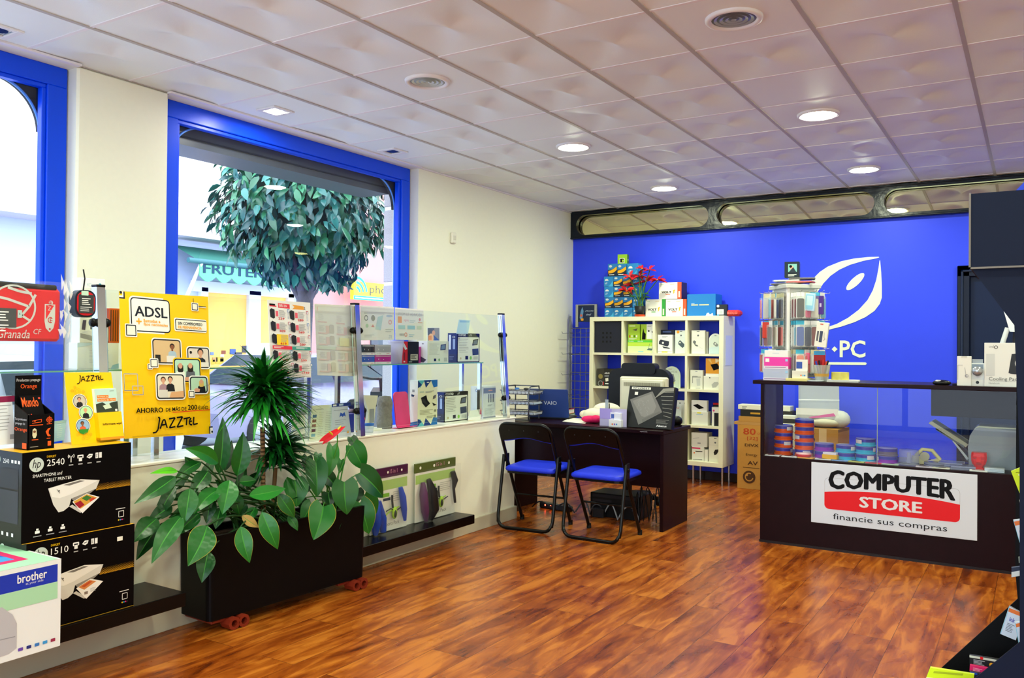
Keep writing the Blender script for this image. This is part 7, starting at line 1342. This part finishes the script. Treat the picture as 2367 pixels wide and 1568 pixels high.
# boxes before the rack
YQ = 6.03
def band(c): return lambda f: (f.rect(0, .76, 1, .24, M('#e6e0ec', .5)), f.lines(.04, .84, .9, 1, .1, .06, M('#8a6a9a', .5)), f.rect(.06, .12, .16, .3, WHITE) if c else f.lines(.35, .25, .3, 1, .1, .06, M('#b9c4e0', .5)), f.rect(.88, .15, .1, .2, M('#a0d0f0', .5)))
g1 = pbox('speaker_box', 'grey boxed speaker, lowest of the stack before the rack', 'boxed speaker', 'y', YQ, (1764, 853, 1822, 880), KT, .09, M('#b9c2d8', .35), front=band(0), group='boxed speakers on the countertop')
z1_ = KT+max(v.co.z for v in g1.data.vertices); g2 = pbox('speaker_box', 'bright pink boxed speaker in the stack before the rack', 'boxed speaker', 'y', YQ, (1766, 826, 1822, 853), z1_, .09, M('#ee3fae', .35), front=band(1), group='boxed speakers on the countertop')
z2_ = z1_+max(v.co.z for v in g2.data.vertices); pbox('white_box', 'plain white box on top of the pink boxed speaker', 'box', 'y', YQ, (1767, 810, 1821, 826), z2_, .09, WHITE, front=lambda f: f.lines(.35, .4, .3, 1, .1, .06, M('#c9d8ea', .5)))
p = onk(1842, 878, 6.02); b = B(); b.box((-.075, -.03, 0), (.075, .06, .018), M('#e6d98a', .6), .001); tag(b.build('note_pad', None, (p[0], 6.04, KT)), 'pale yellow note pad on the counter under the card stand', 'note pad')
w, h, l = span('y', 6.04, 1831, 843, 1866, 873, KT+.018); t = thing('card_holder', 'clear stand with small white boxes and a blue card on the note pad', 'card holder', (l[0], 6.035, KT+.018)); b = B(); b.box((-w/2, 0, 0), (w/2, .035, h*.55), M('#dedcd0', .45), .002); f = Face(b, (-w/2, -.0004, 0), (1, 0, 0), (0, 0, 1), w, h*.55); [f.disc(.6+.12*i, .6, .05, M(c, .5)) for i, c in enumerate(('#e8702a', '#7ac0e0', '#3a8ad0'))]; b.build('boxes', t)
b = B(); b.box((-w*.28, .012, h*.55), (w/2, .030, h*1.35), M('#ecebe0', .45), .002); f = Face(b, (-w*.28, .0116, h*.55), (1, 0, 0), (0, 0, 1), w*.78, h*.8); f.rect(.05, .2, .5, .6, M('#3a5ab0', .5)); b.build('card', t)
p = onk(1898, 876, 6.06); t = thing('pen_cup', 'clear plastic cup of pens on the counter beside the rack', 'pen cup', (p[0], 6.08, KT)); b = B(); b.lathe([(0, 0), (.042, 0), (.056, .112), (.059, .114), (.054, .114), (.040, .005), (0, .005)], M('#e8ece6', .12, tr=.55), 24); b.lathe([(.047, .035), (.0495, .055)], M('#d8a84a', .5, tr=.2), 24); b.build('cup', t)
for i, (c, x, y, tx) in enumerate((('#2040b0', -.02, 0, -.04), ('#15151a', -.01, .01, -.02), ('#c01c1c', .01, 0, .01), ('#e0501c', .02, .01, .03), ('#15151a', .02, -.01, .045))): b = B(); b.tube([(x*.5, y, .01), (tx, y, .14+.006*(i % 3))], .006, M(c, .4), 7); b.build('pen', t)
p = onk(1940, 880, 6.1); b = B()
for k_ in range(5): b.box((-.11+.004*k_, -.07, .0028*k_), (.11+.003*(k_ % 2), .07, .0028*k_+.0024), M(('#dfe4e6', '#f0eede', '#cfd6de')[k_ % 3], .6))
tag(b.build('paper_stack', None, (p[0]+.01, 6.14, KT), (0, 0, .1)), 'small stack of papers under the yellow tape roll', 'papers')
b = B(); R1 = .058; b.lathe([(R1*.62, 0), (R1, 0), (R1, .052), (R1*.62, .052), (R1*.62, 0)], M('#d8d06a', .35, noise=.12, scale=40), 28, smooth=False); tag(b.build('tape_roll', None, (p[0], 6.13, KT+.0142)), 'yellow roll of parcel tape on the papers on the counter', 'tape roll')
p = onk(1885, 880, 6.02); b = B(); b.lathe([(0, 0), (.055, 0), (.06, .006), (.05, .01), (0, .009)], M('#c9d2da', .15, tr=.3), 24); tag(b.build('glass_dish', None, (p[0]-.005, 6.04+.0, KT)), 'flat clear dish on the counter before the pen cup', 'dish')
t = thing('computer_mouse', 'black and silver mouse on the counter left of the white boxes', 'mouse', onk(2177, 888, 6.05), .2); b = B(); b.ball((0, 0, .014), .055, .03, .020, M('#0f1114', .25), 16, 8); b.build('shell', t); b = B(); b.ball((-.02, -.008, .026), .022, .016, .008, M('#c9ccd0', .2, .5), 10, 6); b.build('button', t); b = B(); b.box((.06, -.02, 0), (.13, .03, .008), BLACK, .002); b.build('cable_end', t)
pbox('earphone_box', 'slim white box with a grey earphone picture on the counter', 'box', 'y', 6.03, (2212, 824, 2245, 891), KT, .04, M('#e9e9e4', .45), front=lambda f: (f.rect(.3, .0, .4, .05, M('#d4d4cc', .5)), f.line([(.06, .3), (.4, .3)], .03, GREY), f.line([(.06, .3), (.06, .8)], .03, GREY), f.line([(.55, .38), (.62, .62)], .03, GREY), f.disc(.68, .66, .13, M('#9a9aa0', .4)), f.disc(.72, .66, .07, M('#d0d0d4', .4))))
t = thing('camera_blister', 'small clear pack with a round web camera on the counter', 'blister pack', onk(2259, 891, 6.03)); w = .105; b = B(); b.box((-w/2, .02, 0), (w/2, .045, .145), M('#dfe6ea', .3), .003); f = Face(b, (-w/2, .0196, 0), (1, 0, 0), (0, 0, 1), w, .145); f.rect(0, .72, 1, .28, WHITE); f.disc(.5, .84, .09, M('#2a3038', .5)); f.rect(.2, .05, .6, .2, M('#8fa0b4', .4)); b.box((-.03, .03, .145), (.03, .034, .17), M('#c0ccd6', .2, tr=.4)); b.build('card', t)
b = B(); b.lathe([(0, 0), (.018, 0), (.024, .004), (.030, .002), (.030, .014), (0, .014)], M('#aeb6c0', .2, .6), 22, (0, .004, .095), axis=1); b.lathe([(0, -.001), (.014, .0)], M('#14181c', .1), 18, (0, .003, .095), axis=1); b.build('camera', t)
def cool(f): f.text('cool', .12, .05, .12, .06, M('#8a8f92', .5)); f.ring(.30, .10, .05, .015, INK, 18); f.rect(.05, .25, .22, .5, M('#cfd3d4', .4)); f.poly([(.62, .68), (.70, .25), (1, .22), (1, .72), (.68, .70)], M('#22252a', .4)); f.disc(.92, .46, .17, M('#33373d', .4), 24); f.disc(.92, .46, .14, M('#b9bdc0', .4), 24); f.disc(.92, .46, .05, INK, 16); f.poly([(.96, .4), (1, .5), (1, .64), (.97, .6)], M('#f0d020', .4)); f.text('Cooling Pad', .12, .78, .72, .10, M('#3f4448', .5), .0); f.line([(.12, .87), (.8, .87)], .006, GREY); f.text('Notebook', .12, .90, .28, .04, GREY)
pbox('cooling_pad_box', 'white box with a laptop fan picture at the right of the counter', 'box', 'y', 6.03, (2275, 793, 2366, 892), KT, .08, M('#e6e8e6', .45), front=cool)
t = thing('payment_terminal', 'white slanted screen standing behind the white boxes on the counter', 'screen', onk(2340, 880, 6.36)); b = B(); q = [ony(2318, 712, 6.36), ony(2352, 752, 6.36), ony(2352, 768, 6.36), ony(2334, 767, 6.36)]; O = V3(t.location); b.prism([((v-O).x, (v-O).z) for v in (q[0], q[3], q[2], q[2]+V3((.08, 0, .01)), q[1]+V3((.12, 0, .05)))], .03, M('#e6ecf4', .35), 'xz', 0); b.build('screen_panel', t)
b = B(); q0, q1 = ony(2329, 758, 6.36)-O, ony(2315, 800, 6.36)-O; b.tube([(q1.x-.03, .015, 0), (q1.x, .015, q1.z), (q0.x, .015, q0.z)], .016, M('#dfe4ea', .35), 10); b.box((q1.x-.06, -.05, 0), (q1.x+.14, .09, .012), M('#c9ccd2', .4), .003); b.tube([(q0.x+.03, .03, .0), (q0.x+.05, .03, q0.z)], .02, M('#15181c', .4), 10); b.build('stand', t)
# ---- wall emblem
YW = 8.499
def zz4(zx, zy): p = ony(1740+zx/4.9, 580+zy/4.9, YW); return (p.x, p.z)
EM = M('#e9f5dc', .5); t = thing('wall_emblem', 'pale fish shaped emblem with lettering on the blue wall', 'wall sign', (-1.5, 8.5, 1.25))
def emb(name, pts, flat=True):
    b = B(); b.prism([(x+1.5, z-1.25) for x, z in pts], .004, EM, 'xz', -.0045); b.build(name, t)
emb('upper_arc', [zz4(*p) for p in ((600, 470), (640, 380), (690, 310), (760, 240), (850, 180), (1000, 120), (1150, 88), (1300, 72), (1425, 68), (1434, 74), (1400, 86), (1250, 115), (1100, 160), (980, 215), (880, 285), (800, 370), (745, 450), (700, 540), (660, 640))])
emb('lower_arc', [zz4(*p) for p in ((1443, 108), (1455, 250), (1462, 400), (1462, 530), (1440, 600), (1380, 680), (1280, 750), (1150, 810), (1000, 860), (860, 895), (760, 905), (760, 880), (860, 860), (950, 830), (1080, 760), (1200, 670), (1300, 560), (1360, 450), (1400, 330), (1425, 200), (1437, 110))])
ex = []
for k_ in range(28):
    a = 2*PI*k_/28; u, v = 134*math.cos(a), 44*math.sin(a); c, s = math.cos(-.75), math.sin(-.75); ex.append(zz4(1162+u*c-v*s, 349+u*s+v*c))
emb('fish_eye', ex); emb('diamond', [zz4(*p) for p in ((895, 1115), (927, 1083), (960, 1115), (927, 1147))])
b = B(); a, c = zz4(985, 1208), zz4(1278, 1014); f = Face(b, (a[0]+1.5, -.0045, a[1]-1.25), (1, 0, 0), (0, 0, 1), c[0]-a[0], c[1]-a[1]); f.text('PC', 0, 0, 1, 1, EM, .02); b.build('lettering', t)
emb('underline', [zz4(*p) for p in ((700, 1262), (1275, 1264), (1288, 1270), (1290, 1280), (1284, 1290), (1272, 1294), (700, 1288))])
# ================================================================== DARK PRODUCT STAND, RIGHT EDGE
t = thing('product_stand', 'dark navy cardboard product stand at the right edge, hung with packs', 'display stand', (.1, 2.8, 0)); O = V3(t.location); ND = M('#08122a', .6, spec=.15, noise=.05); NB = M('#040509', .5, spec=.15); EDG = M('#6f6a66', .6)
b = loc_b(); b.prism([(-.149, 1.593), (.3, 1.593), (.3, 0), (-.38, 0), (-.38, .24), (-.136, .484), (-.034, .60), (-.036, 1.097), (-.049, 1.439)], .006, ND, 'xz', 2.6); b.build('near_side_panel', t)
b = loc_b(); b.prism([(-.12, 1.62), (.3, 1.62), (.3, 0), (-.44, 0), (-.44, .13), (-.272, .334), (-.045, .613), (-.052, .70), (-.05, 1.44)], .006, NB, 'xz', 3.0); b.build('far_side_panel', t)
b = loc_b(); b.box((.03, 2.606, .1), (.036, 3.0, 1.6), NB); b.build('back_panel', t)
b = loc_b(); b.box((-.38, 2.606, .1), (.03, 3.0, .106), NB); b.box((-.385, 2.606, .0), (-.38, 3.0, .2), NB); b.build('bin', t)
b = loc_b(); b.box((-.154, 2.59, 1.595), (.32, 3.0, 1.797), ND); b.box((-.156, 2.588, 1.592), (.32, 2.592, 1.597), EDG); b.box((-.156, 2.588, 1.592), (-.151, 2.592, 1.799), EDG); b.build('header_box', t)
q = [ony(2300, 449, 2.97), ony(2367, 421, 2.97)]; b = loc_b(); sl = (q[1].z-q[0].z)/(q[1].x-q[0].x); b.prism([(q[0].x, 1.797), (q[1].x+.3, 1.797), (q[1].x+.3, q[1].z+.3*sl), (q[1].x, q[1].z)], .005, M('#1c3cc8', .5), 'xz', 2.97); b.build('header_card', t)
def hung(name, lab, y, quad, mat, fn=None, cat='ink pack', group='packs in the dark product stand'):
    bl, br, tr_, tl = [ony(x, y_, y) for x, y_ in quad]; return sheet(name, lab, cat, bl, br, tr_, tl, mat, fn, group=group, th=.012)
def inkf(f): f.rect(0, .05, 1, .13, M('#e87a3a', .45)); f.text('ink', .25, .32, .35, .15, M('#4a4ab8', .5), .02); f.lines(.2, .55, .5, 6, .05, .02, M('#6a7080', .5)); f.rect(0, 0, .03, 1, M('#7fd4f0', .4))
hung('ink_pack', 'yellow ink pack at the upper left edge of the dark stand', 2.78, ((2358, 1144), (2384, 1140), (2366, 1078), (2337, 1090)), M('#d8f01a', .45), lambda f: (f.lines(.35, .08, .5, 1, .1, .02, INK), f.disc(.55, .2, .06, PAPER), f.lines(.4, .6, .5, 4, .06, .015, M('#9aa81a', .5))))
hung('cartridge_pack', 'black and blue pack below the yellow one on the dark stand', 2.80, ((2362, 1204), (2384, 1200), (2382, 1152), (2356, 1156)), M('#1c222c', .4), lambda f: (f.rect(0, 0, 1, .14, PAPER), f.rect(.3, .25, .5, .4, M('#2a62d0', .4))))
hung('ink_pack', 'white ink pack with an orange band, mid height on the dark stand', 2.78, ((2363, 1277), (2388, 1272), (2372, 1199), (2342, 1203)), M('#dbe4f4', .45), inkf)
hung('cartridge_box', 'small grey box above the dark rimmed box on the stand', 2.82, ((2355, 1302), (2375, 1301), (2375, 1288), (2354, 1289)), M('#8f9a8f', .45))
hung('cartridge_box', 'dark blue and white box low on the dark stand', 2.80, ((2338, 1335), (2380, 1328), (2378, 1308), (2338, 1313)), M('#22304a', .4), lambda f: f.rect(0, .45, 1, .55, M('#d3dde0', .45)))
hung('ink_pack', 'white ink pack with an orange band lying tilted above the bin', 2.85, ((2312, 1466), (2348, 1481), (2367, 1421), (2333, 1402)), M('#d3e0f6', .45), inkf)
hung('ink_pack', 'front white ink pack with an orange band beside the near stand panel', 2.72, ((2357, 1503), (2392, 1495), (2372, 1436), (2346, 1440)), M('#d3e0f6', .45), inkf)
def cart(f, c): f.rect(0, 0, 1, .22, M('#cfd3c8', .45)); f.rect(0, .22, 1, .78, M(c, .45)); f.disc(.36, .10, .05, RED); f.lines(.12, .35, .35, 4, .13, .07, M('#a9a9b4', .5)); f.disc(.65, .6, .07, M('#e0a020', .5)); f.disc(.72, .5, .05, M('#d03020', .5))
hung('cartridge_box', 'black ink cartridge box with a pale top, in the stand bin', 2.86, ((2241, 1538), (2320, 1552), (2326, 1528), (2241, 1515)), M('#17181f', .4), lambda f: cart(f, '#17181f'))
hung('cartridge_box', 'magenta ink cartridge box in the stand bin', 2.83, ((2241, 1552), (2305, 1566), (2314, 1551), (2242, 1538)), M('#e0206a', .4), lambda f: (f.lines(.12, .3, .35, 3, .2, .1, M('#f0a0c0', .5)), f.ring(.8, .5, .05, .015, M('#5a1030', .5))))
hung('cartridge_box', 'blue edged ink cartridge box beneath the magenta one', 2.81, ((2242, 1570), (2300, 1582), (2306, 1566), (2242, 1553)), M('#1f2440', .4), lambda f: f.rect(0, 0, .3, .3, M('#2050d0', .4)))
hung('cartridge_box', 'fluorescent yellow ink cartridge box at the bottom of the picture', 2.78, ((2128, 1600), (2246, 1612), (2252, 1560), (2150, 1544)), M('#d6f020', .4), lambda f: (f.rect(0, .4, 1, .6, M('#e2e6d8', .4)), f.disc(.4, .6, .06, RED), f.disc(.5, .62, .05, M('#3a9a4a', .5)), f.lines(.1, .12, .6, 1, .1, .08, M('#a8b81a', .5))))
# ================================================================== PLANTER AND PLANTS
PA = math.radians(86.5); PLB = V3((-3.245, 3.095, .062)); PW, PD, PH = 1.02, .255, .40
t = thing('long_planter', 'long black planter on a low trolley before the display wall', 'planter', PLB, PA); PBK = M('#040406', .4, spec=.12)
b = B(); o1 = rrect(-PW/2, 0, PW, PD, .03, 5); i1 = rrect(-PW/2+.02, .02, PW-.04, PD-.04, .02, 5); n = len(o1); tp = 1.0
vs = [(x*.985, .128+(y-.128)*.97, 0) for x, y in o1]+[(x, y, PH) for x, y in o1]+[(x, y, PH) for x, y in i1]+[(x, y, PH-.05) for x, y in i1]
fs = [tuple(range(n))[::-1]]+[(r*n+k, r*n+(k+1) % n, (r+1)*n+(k+1) % n, (r+1)*n+k) for r in range(3) for k in range(n)]
b.add(vs, fs, PBK, False); b.build('trough', t)
b = B(); b.prism(i1, .01, M('#2a1a10', .95, noise=.5, bump=1, scale=60), 'xy', PH-.045); b.build('soil', t)
ORG = M('#7c2510', .5)
for x in (-.40, .40):
    b = B(); b.box((x-.08, .02, -.02), (x+.04, PD-.02, -.003), ORG, .004); b.build('trolley_board', t)
    for s in (0, .055):
        b = B(); b.lathe([(.017, -.02), (.032, -.02), (.032, .05), (.017, .05), (.017, -.02)], ORG, 8, (x+.02+s, .03, -.031), smooth=False, axis=1); b.build('caster', t)
PM = Matrix.Translation(PLB) @ Matrix.Rotation(PA, 4, 'Z')
def z4(zx, zy): return 300+zx/2.375, 820+zy/2.375
LG_ = [M(h, .34, spec=.4, noise=.08, scale=12) for h in ('#125c1a', '#0e4e16', '#18691f', '#0b4015', '#1f7a22')]
MID = M('#3c8a2e', .4); TAN = M('#a88a4a', .6); LIMEG = M('#5cc414', .4); YEDGE = M('#a8962a', .5)
def blade(b, p, q, w, mat, shape='lance', bow=.12, tilt=0.0, pleat=.0, seed=0, edge=None):
    """leaf from base p to tip q facing the room, width w"""
    p = V3(p); q = V3(q); d = q-p; L = d.length; d.normalize(); nrm = V3((1, -.75, .55+tilt)).normalized(); s = d.cross(nrm).normalized(); nrm = s.cross(d).normalized()
    rd = random.Random(seed); NU = 26 if pleat else 14; NV = 8; us = [i/NU for i in range(NU+1)]; vsn = (-1, -.965, -.55, -.05, .05, .55, .965, 1); twist = rd.uniform(-.35, .35); sway = rd.uniform(-.05, .05)
    def W(u):
        if shape == 'heart': return (1.0-(1-u/.22)**2*.42 if u < .22 else (math.cos((u-.22)/.78*PI/2))**.85)
        if shape == 'strap': return min(1, u*6+.4)*(1-u**2.2)**.9
        return max(0, math.sin(PI*min(1, u**.78)))**.95*(1-.12*u) if u < .999 else 0
    vs = []
    for u in us:
        c = p+d*(L*u)+nrm*(L*bow*math.sin(PI*min(1, u*.95)))+s*(L*sway*math.sin(PI*u)); ww = w/2*max(W(u), .0); back = 0
        for v in vsn:
            a = abs(v); lift = w*(.13*a-.02)+pleat*w*math.sin(u*44-a*7)*a*(1-a*.3)
            pos = c+s*(ww*v)+nrm*(lift*(ww/(w/2)))+nrm*(twist*ww*v*.4)
            if shape == 'heart' and u < .22: pos = pos-d*(L*.15*(1-u/.22)*a)
            vs.append(pos)
    m = len(vsn)
    for j in range(m-1):
        fs = [(i*m+j, i*m+j+1, (i+1)*m+j+1, (i+1)*m+j) for i in range(NU)]
        sub = {};
        for f_ in fs:
            for i_ in f_: sub.setdefault(i_, len(sub))
        inv = sorted(sub, key=sub.get)
        b.add([vs[i_] for i_ in inv], [tuple(sub[i_] for i_ in f_) for f_ in fs], MID if j == 3 else (edge if edge and j in (0, m-2) else mat), True)
def stalk(b, soil, p, r, mat):
    s0 = V3(soil); p = V3(p); m = s0.lerp(p, .5)+V3((0, 0, .05+.12*(s0-p).length)); b.tube([s0.lerp(m, u)*(1-u)+m.lerp(p, u)*u for u in [i/7 for i in range(8)]], [r]*5+[r*.8, r*.7, r*.6], mat, 6)
SOILZ = PLB.z+PH-.035
# peace lily
t = thing('peace_lily', 'broad-leaved peace lily drooping over the left end of the planter', 'plant', PM @ V3((-.24, .13, PH-.04))); O = V3(t.location)
bl = B(); bs = B(); bl.T = bs.T = Matrix.Translation(-O); STK = M('#1f4a1c', .5)
lily = [((490, 655), (510, 340), 92, .0, 1), ((590, 665), (622, 422), 105, .02, 0), ((485, 595), (300, 515), 85, .05, 4), ((262, 640), (108, 655), 42, .06, 'L'), ((250, 670), (20, 825), 92, .08, 1), ((330, 650), (145, 835), 62, .0, 3), ((392, 590), (235, 705), 66, .03, 1), ((430, 640), (322, 780), 95, .06, 3), ((492, 738), (348, 880), 95, .09, 2), ((548, 690), (508, 880), 122, .10, 2), ((330, 735), (300, 930), 108, .09, 0), ((250, 720), (140, 925), 70, .02, 3), ((150, 900), (18, 1035), 112, .05, 1), ((170, 930), (35, 1132), 95, .02, 3), ((285, 885), (118, 1152), 118, .10, 0), ((425, 940), (318, 1165), 150, .14, 'E'), ((430, 1080), (395, 1255), 100, .10, 1), ((608, 945), (658, 1145), 98, .15, 'F'), ((725, 865), (812, 1070), 105, .15, 'F'), ((655, 775), (855, 735), 90, .12, 4), ((600, 700), (695, 690), 70, .06, 1), ((815, 765), (905, 895), 85, .12, 'E'), ((868, 888), (922, 968), 52, .12, 0), ((560, 800), (640, 600), 60, .0, 3), ((615, 885), (708, 950), 56, .12, 'T'), ((470, 690), (620, 800), 70, .02, 3), ((400, 700), (470, 560), 60, -.02, 3), ((520, 640), (560, 470), 60, -.04, 3), ((380, 760), (200, 800), 70, .0, 3), ((360, 830), (210, 900), 70, .03, 1), ((440, 780), (420, 930), 80, .07, 3), ((560, 760), (600, 880), 80, .06, 1), ((640, 820), (560, 900), 60, .05, 3), ((300, 700), (180, 760), 60, -.02, 3), ((500, 840), (470, 960), 80, .09, 1), ((690, 840), (640, 930), 60, .09, 0), ((350, 640), (300, 560), 60, -.04, 3), ((640, 740), (720, 640), 60, -.03, 3), ((230, 830), (90, 930), 80, .03, 3), ((380, 870), (230, 1010), 90, .08, 1)]
for i, (a, c, w, dx, col) in enumerate(lily):
    X = -3.42+dx*1.6; p = onx(*z4(*a), X); q = onx(*z4(*c), X+dx*.35); d = (p-EYEP).length; ww = w/2.375/FPX*d*.95
    mat = {'L': LIMEG, 'E': LG_[0], 'F': LG_[2], 'T': TAN}.get(col) or LG_[col]
    blade(bl, p, q, ww, mat, 'lance', .10 if c[1] > a[1] else .05, 0, .022, i, YEDGE if col in ('E', 'F') else None)
    so = PM @ V3((-.30+.012*i, .09+.004*(i % 13), PH-.035)); stalk(bs, so, p, .0055, STK)
bs.build('stalks', t); bl.build('foliage', t)
# anthurium
t = thing('anthurium', 'heart-leaved anthurium with a red flower at the right end of the planter', 'plant', PM @ V3((.33, .13, PH-.04))); O = V3(t.location)
bl = B(); bs = B(); bl.T = bs.T = Matrix.Translation(-O)
anth = [((905, 690), (915, 838), 128, .06, 2), ((1022, 590), (1027, 785), 118, .08, 0), ((1112, 505), (1090, 670), 72, .04, 4), ((1178, 700), (1192, 880), 146, .13, 0), ((1062, 835), (1008, 1020), 146, .16, 'F'), ((1222, 500), (1288, 632), 112, .04, 2), ((1265, 650), (1388, 785), 142, .10, 1), ((1262, 815), (1312, 985), 124, .12, 'F'), ((1290, 770), (1352, 875), 92, .04, 4), ((1135, 880), (1130, 995), 64, .10, 3), ((1035, 545), (1020, 600), 45, .02, 2), ((1160, 580), (1150, 655), 42, .02, 2), ((1215, 455), (1240, 520), 60, .0, 3), ((975, 560), (960, 640), 60, .0, 3), ((1090, 760), (1100, 840), 80, .08, 3), ((960, 720), (880, 800), 80, .05, 3), ((1000, 820), (940, 930), 90, .08, 0), ((1210, 800), (1160, 930), 90, .06, 3), ((1180, 880), (1230, 960), 80, .09, 1), ((1060, 650), (1130, 740), 80, .05, 3), ((1300, 640), (1350, 700), 80, .0, 3), ((1240, 740), (1230, 830), 90, .07, 3), ((930, 800), (1000, 870), 60, .04, 3)]
for i, (a, c, w, dx, col) in enumerate(anth):
    X = -3.40+dx*1.3; p = onx(*z4(*a), X); q = onx(*z4(*c), X+.03); d = (p-EYEP).length; ww = w/2.375/FPX*d
    blade(bl, p, q, ww, LG_[2] if col == 'F' else LG_[col], 'heart', .10, .2, .0, 50+i, YEDGE if col == 'F' else None)
    stalk(bs, PM @ V3((.28+.008*i, .10+.004*(i % 9), PH-.035)), p, .004, M('#3f8a2c', .5))
bs.build('stalks', t); bl.build('foliage', t)
X = -3.28; a, c = onx(*z4(1064, 476), X), onx(*z4(1184, 394), X+.03); b = B(); b.T = Matrix.Translation(-O); sp_ = M('#e8202c', .2, coat=.6)
global_mid = MID; MID = sp_; blade(b, a, c, .045, sp_, 'heart', .03, .9, 0, 3); MID = global_mid
mid = a.lerp(c, .62); b.build('red_spathe', t)
for (s0, s1) in (((1143, 412), (1160, 392)), ((1112, 440), (1094, 422))): b = B(); b.T = Matrix.Translation(-O); u, v = onx(*z4(*s0), X+.03), onx(*z4(*s1), X+.04); b.tube([u, u.lerp(v, .5), v], [.005, .006, .003], M('#f0d23a', .5), 8); b.build('spadix', t)
b = B(); b.T = Matrix.Translation(-O); b.tube([PM @ V3((.30, .12, PH-.035)), onx(*z4(1100, 640), -3.35), onx(*z4(1140, 500), X), mid], [.005, .004, .0035, .003], M('#4f9a34', .5), 6); b.build('flower_stem', t)
# dracaena
t = thing('dracaena', 'dracaena with a tall patterned cane and dense dark tufts in the planter middle', 'plant', PM @ V3((-.02, .14, PH-.04))); O = V3(t.location)
XD = -3.34; tb = onx(*z4(735, 880), XD); tt = onx(*z4(728, 400), XD); tb.z = SOILZ
b = B(); b.T = Matrix.Translation(-O); nn = 26; CANE = [M('#7a6040', .85), M('#3c2c1a', .9)]
for i in range(nn):
    u, v = tb.lerp(tt, i/nn), tb.lerp(tt, (i+.62)/nn); w = tb.lerp(tt, (i+1)/nn); b.tube([u, v], .0125, CANE[0], 9, caps=False); b.tube([v, w], .0118, CANE[1], 9, caps=False)
b.build('cane', t)
b = B(); b.T = Matrix.Translation(-O); rnd = random.Random(31); DG = [M(h, .3) for h in ('#12641c', '#0e4f1a', '#1b7a20', '#0c3f18', '#27912a')]
def tuft(c, R, n, up, mats, seed):
    rd = random.Random(seed)
    for i in range(n):
        el = rd.uniform(-.35, 1.15); az = rd.random()*2*PI; d = V3((math.cos(az)*math.cos(el), math.sin(az)*math.cos(el), math.sin(el)))
        if c.x+d.x*R < -3.47: d.x = abs(d.x)*.6 if d.x < -.5 else d.x*.2; d.normalize()
        st = c+V3((0, 0, rd.uniform(-.05, .06)))+d*.015; L = R*rd.uniform(.75, 1.12); end = st+d*L+V3((0, 0, -.05*L*(1-el)))
        leaf = d; nr = (V3((0, 0, 1))-d*d.z).normalized(); s = d.cross(nr); w = rd.uniform(.026, .040); vs = []; N = 6; dr = rd.uniform(.2, .5)
        for k in range(N+1):
            u = k/N; cc = st+d*(L*u)+nr*(L*(.12*math.sin(PI*u)-dr*u*u*.5)); ww = w/2*(min(1, .5+u*2.2))*(1-u**2.6)
            vs += [cc-s*ww+nr*ww*.35, cc, cc+s*ww+nr*ww*.35]
        b.add(vs, [(3*k+j, 3*k+j+1, 3*k+j+4, 3*k+j+3) for k in range(N) for j in (0, 1)], rd.choice(mats), True)
c0 = onx(*z4(728, 270), XD); tuft(c0, .27, 290, 1, DG, 5); tuft(c0+V3((0, 0, .05)), .18, 90, 1, DG[:1]+DG[2:3]+DG[4:], 6)
c1_ = onx(*z4(800, 570), XD-.07); tuft(c1_, .215, 190, 1, DG[:2]+DG[3:4], 7)
b.build('foliage', t)
b = B(); b.T = Matrix.Translation(-O); b.tube([V3((c1_.x, c1_.y-.02, SOILZ)), c1_+V3((0, 0, -.05))], .011, CANE[0], 8); b.build('short_cane', t)
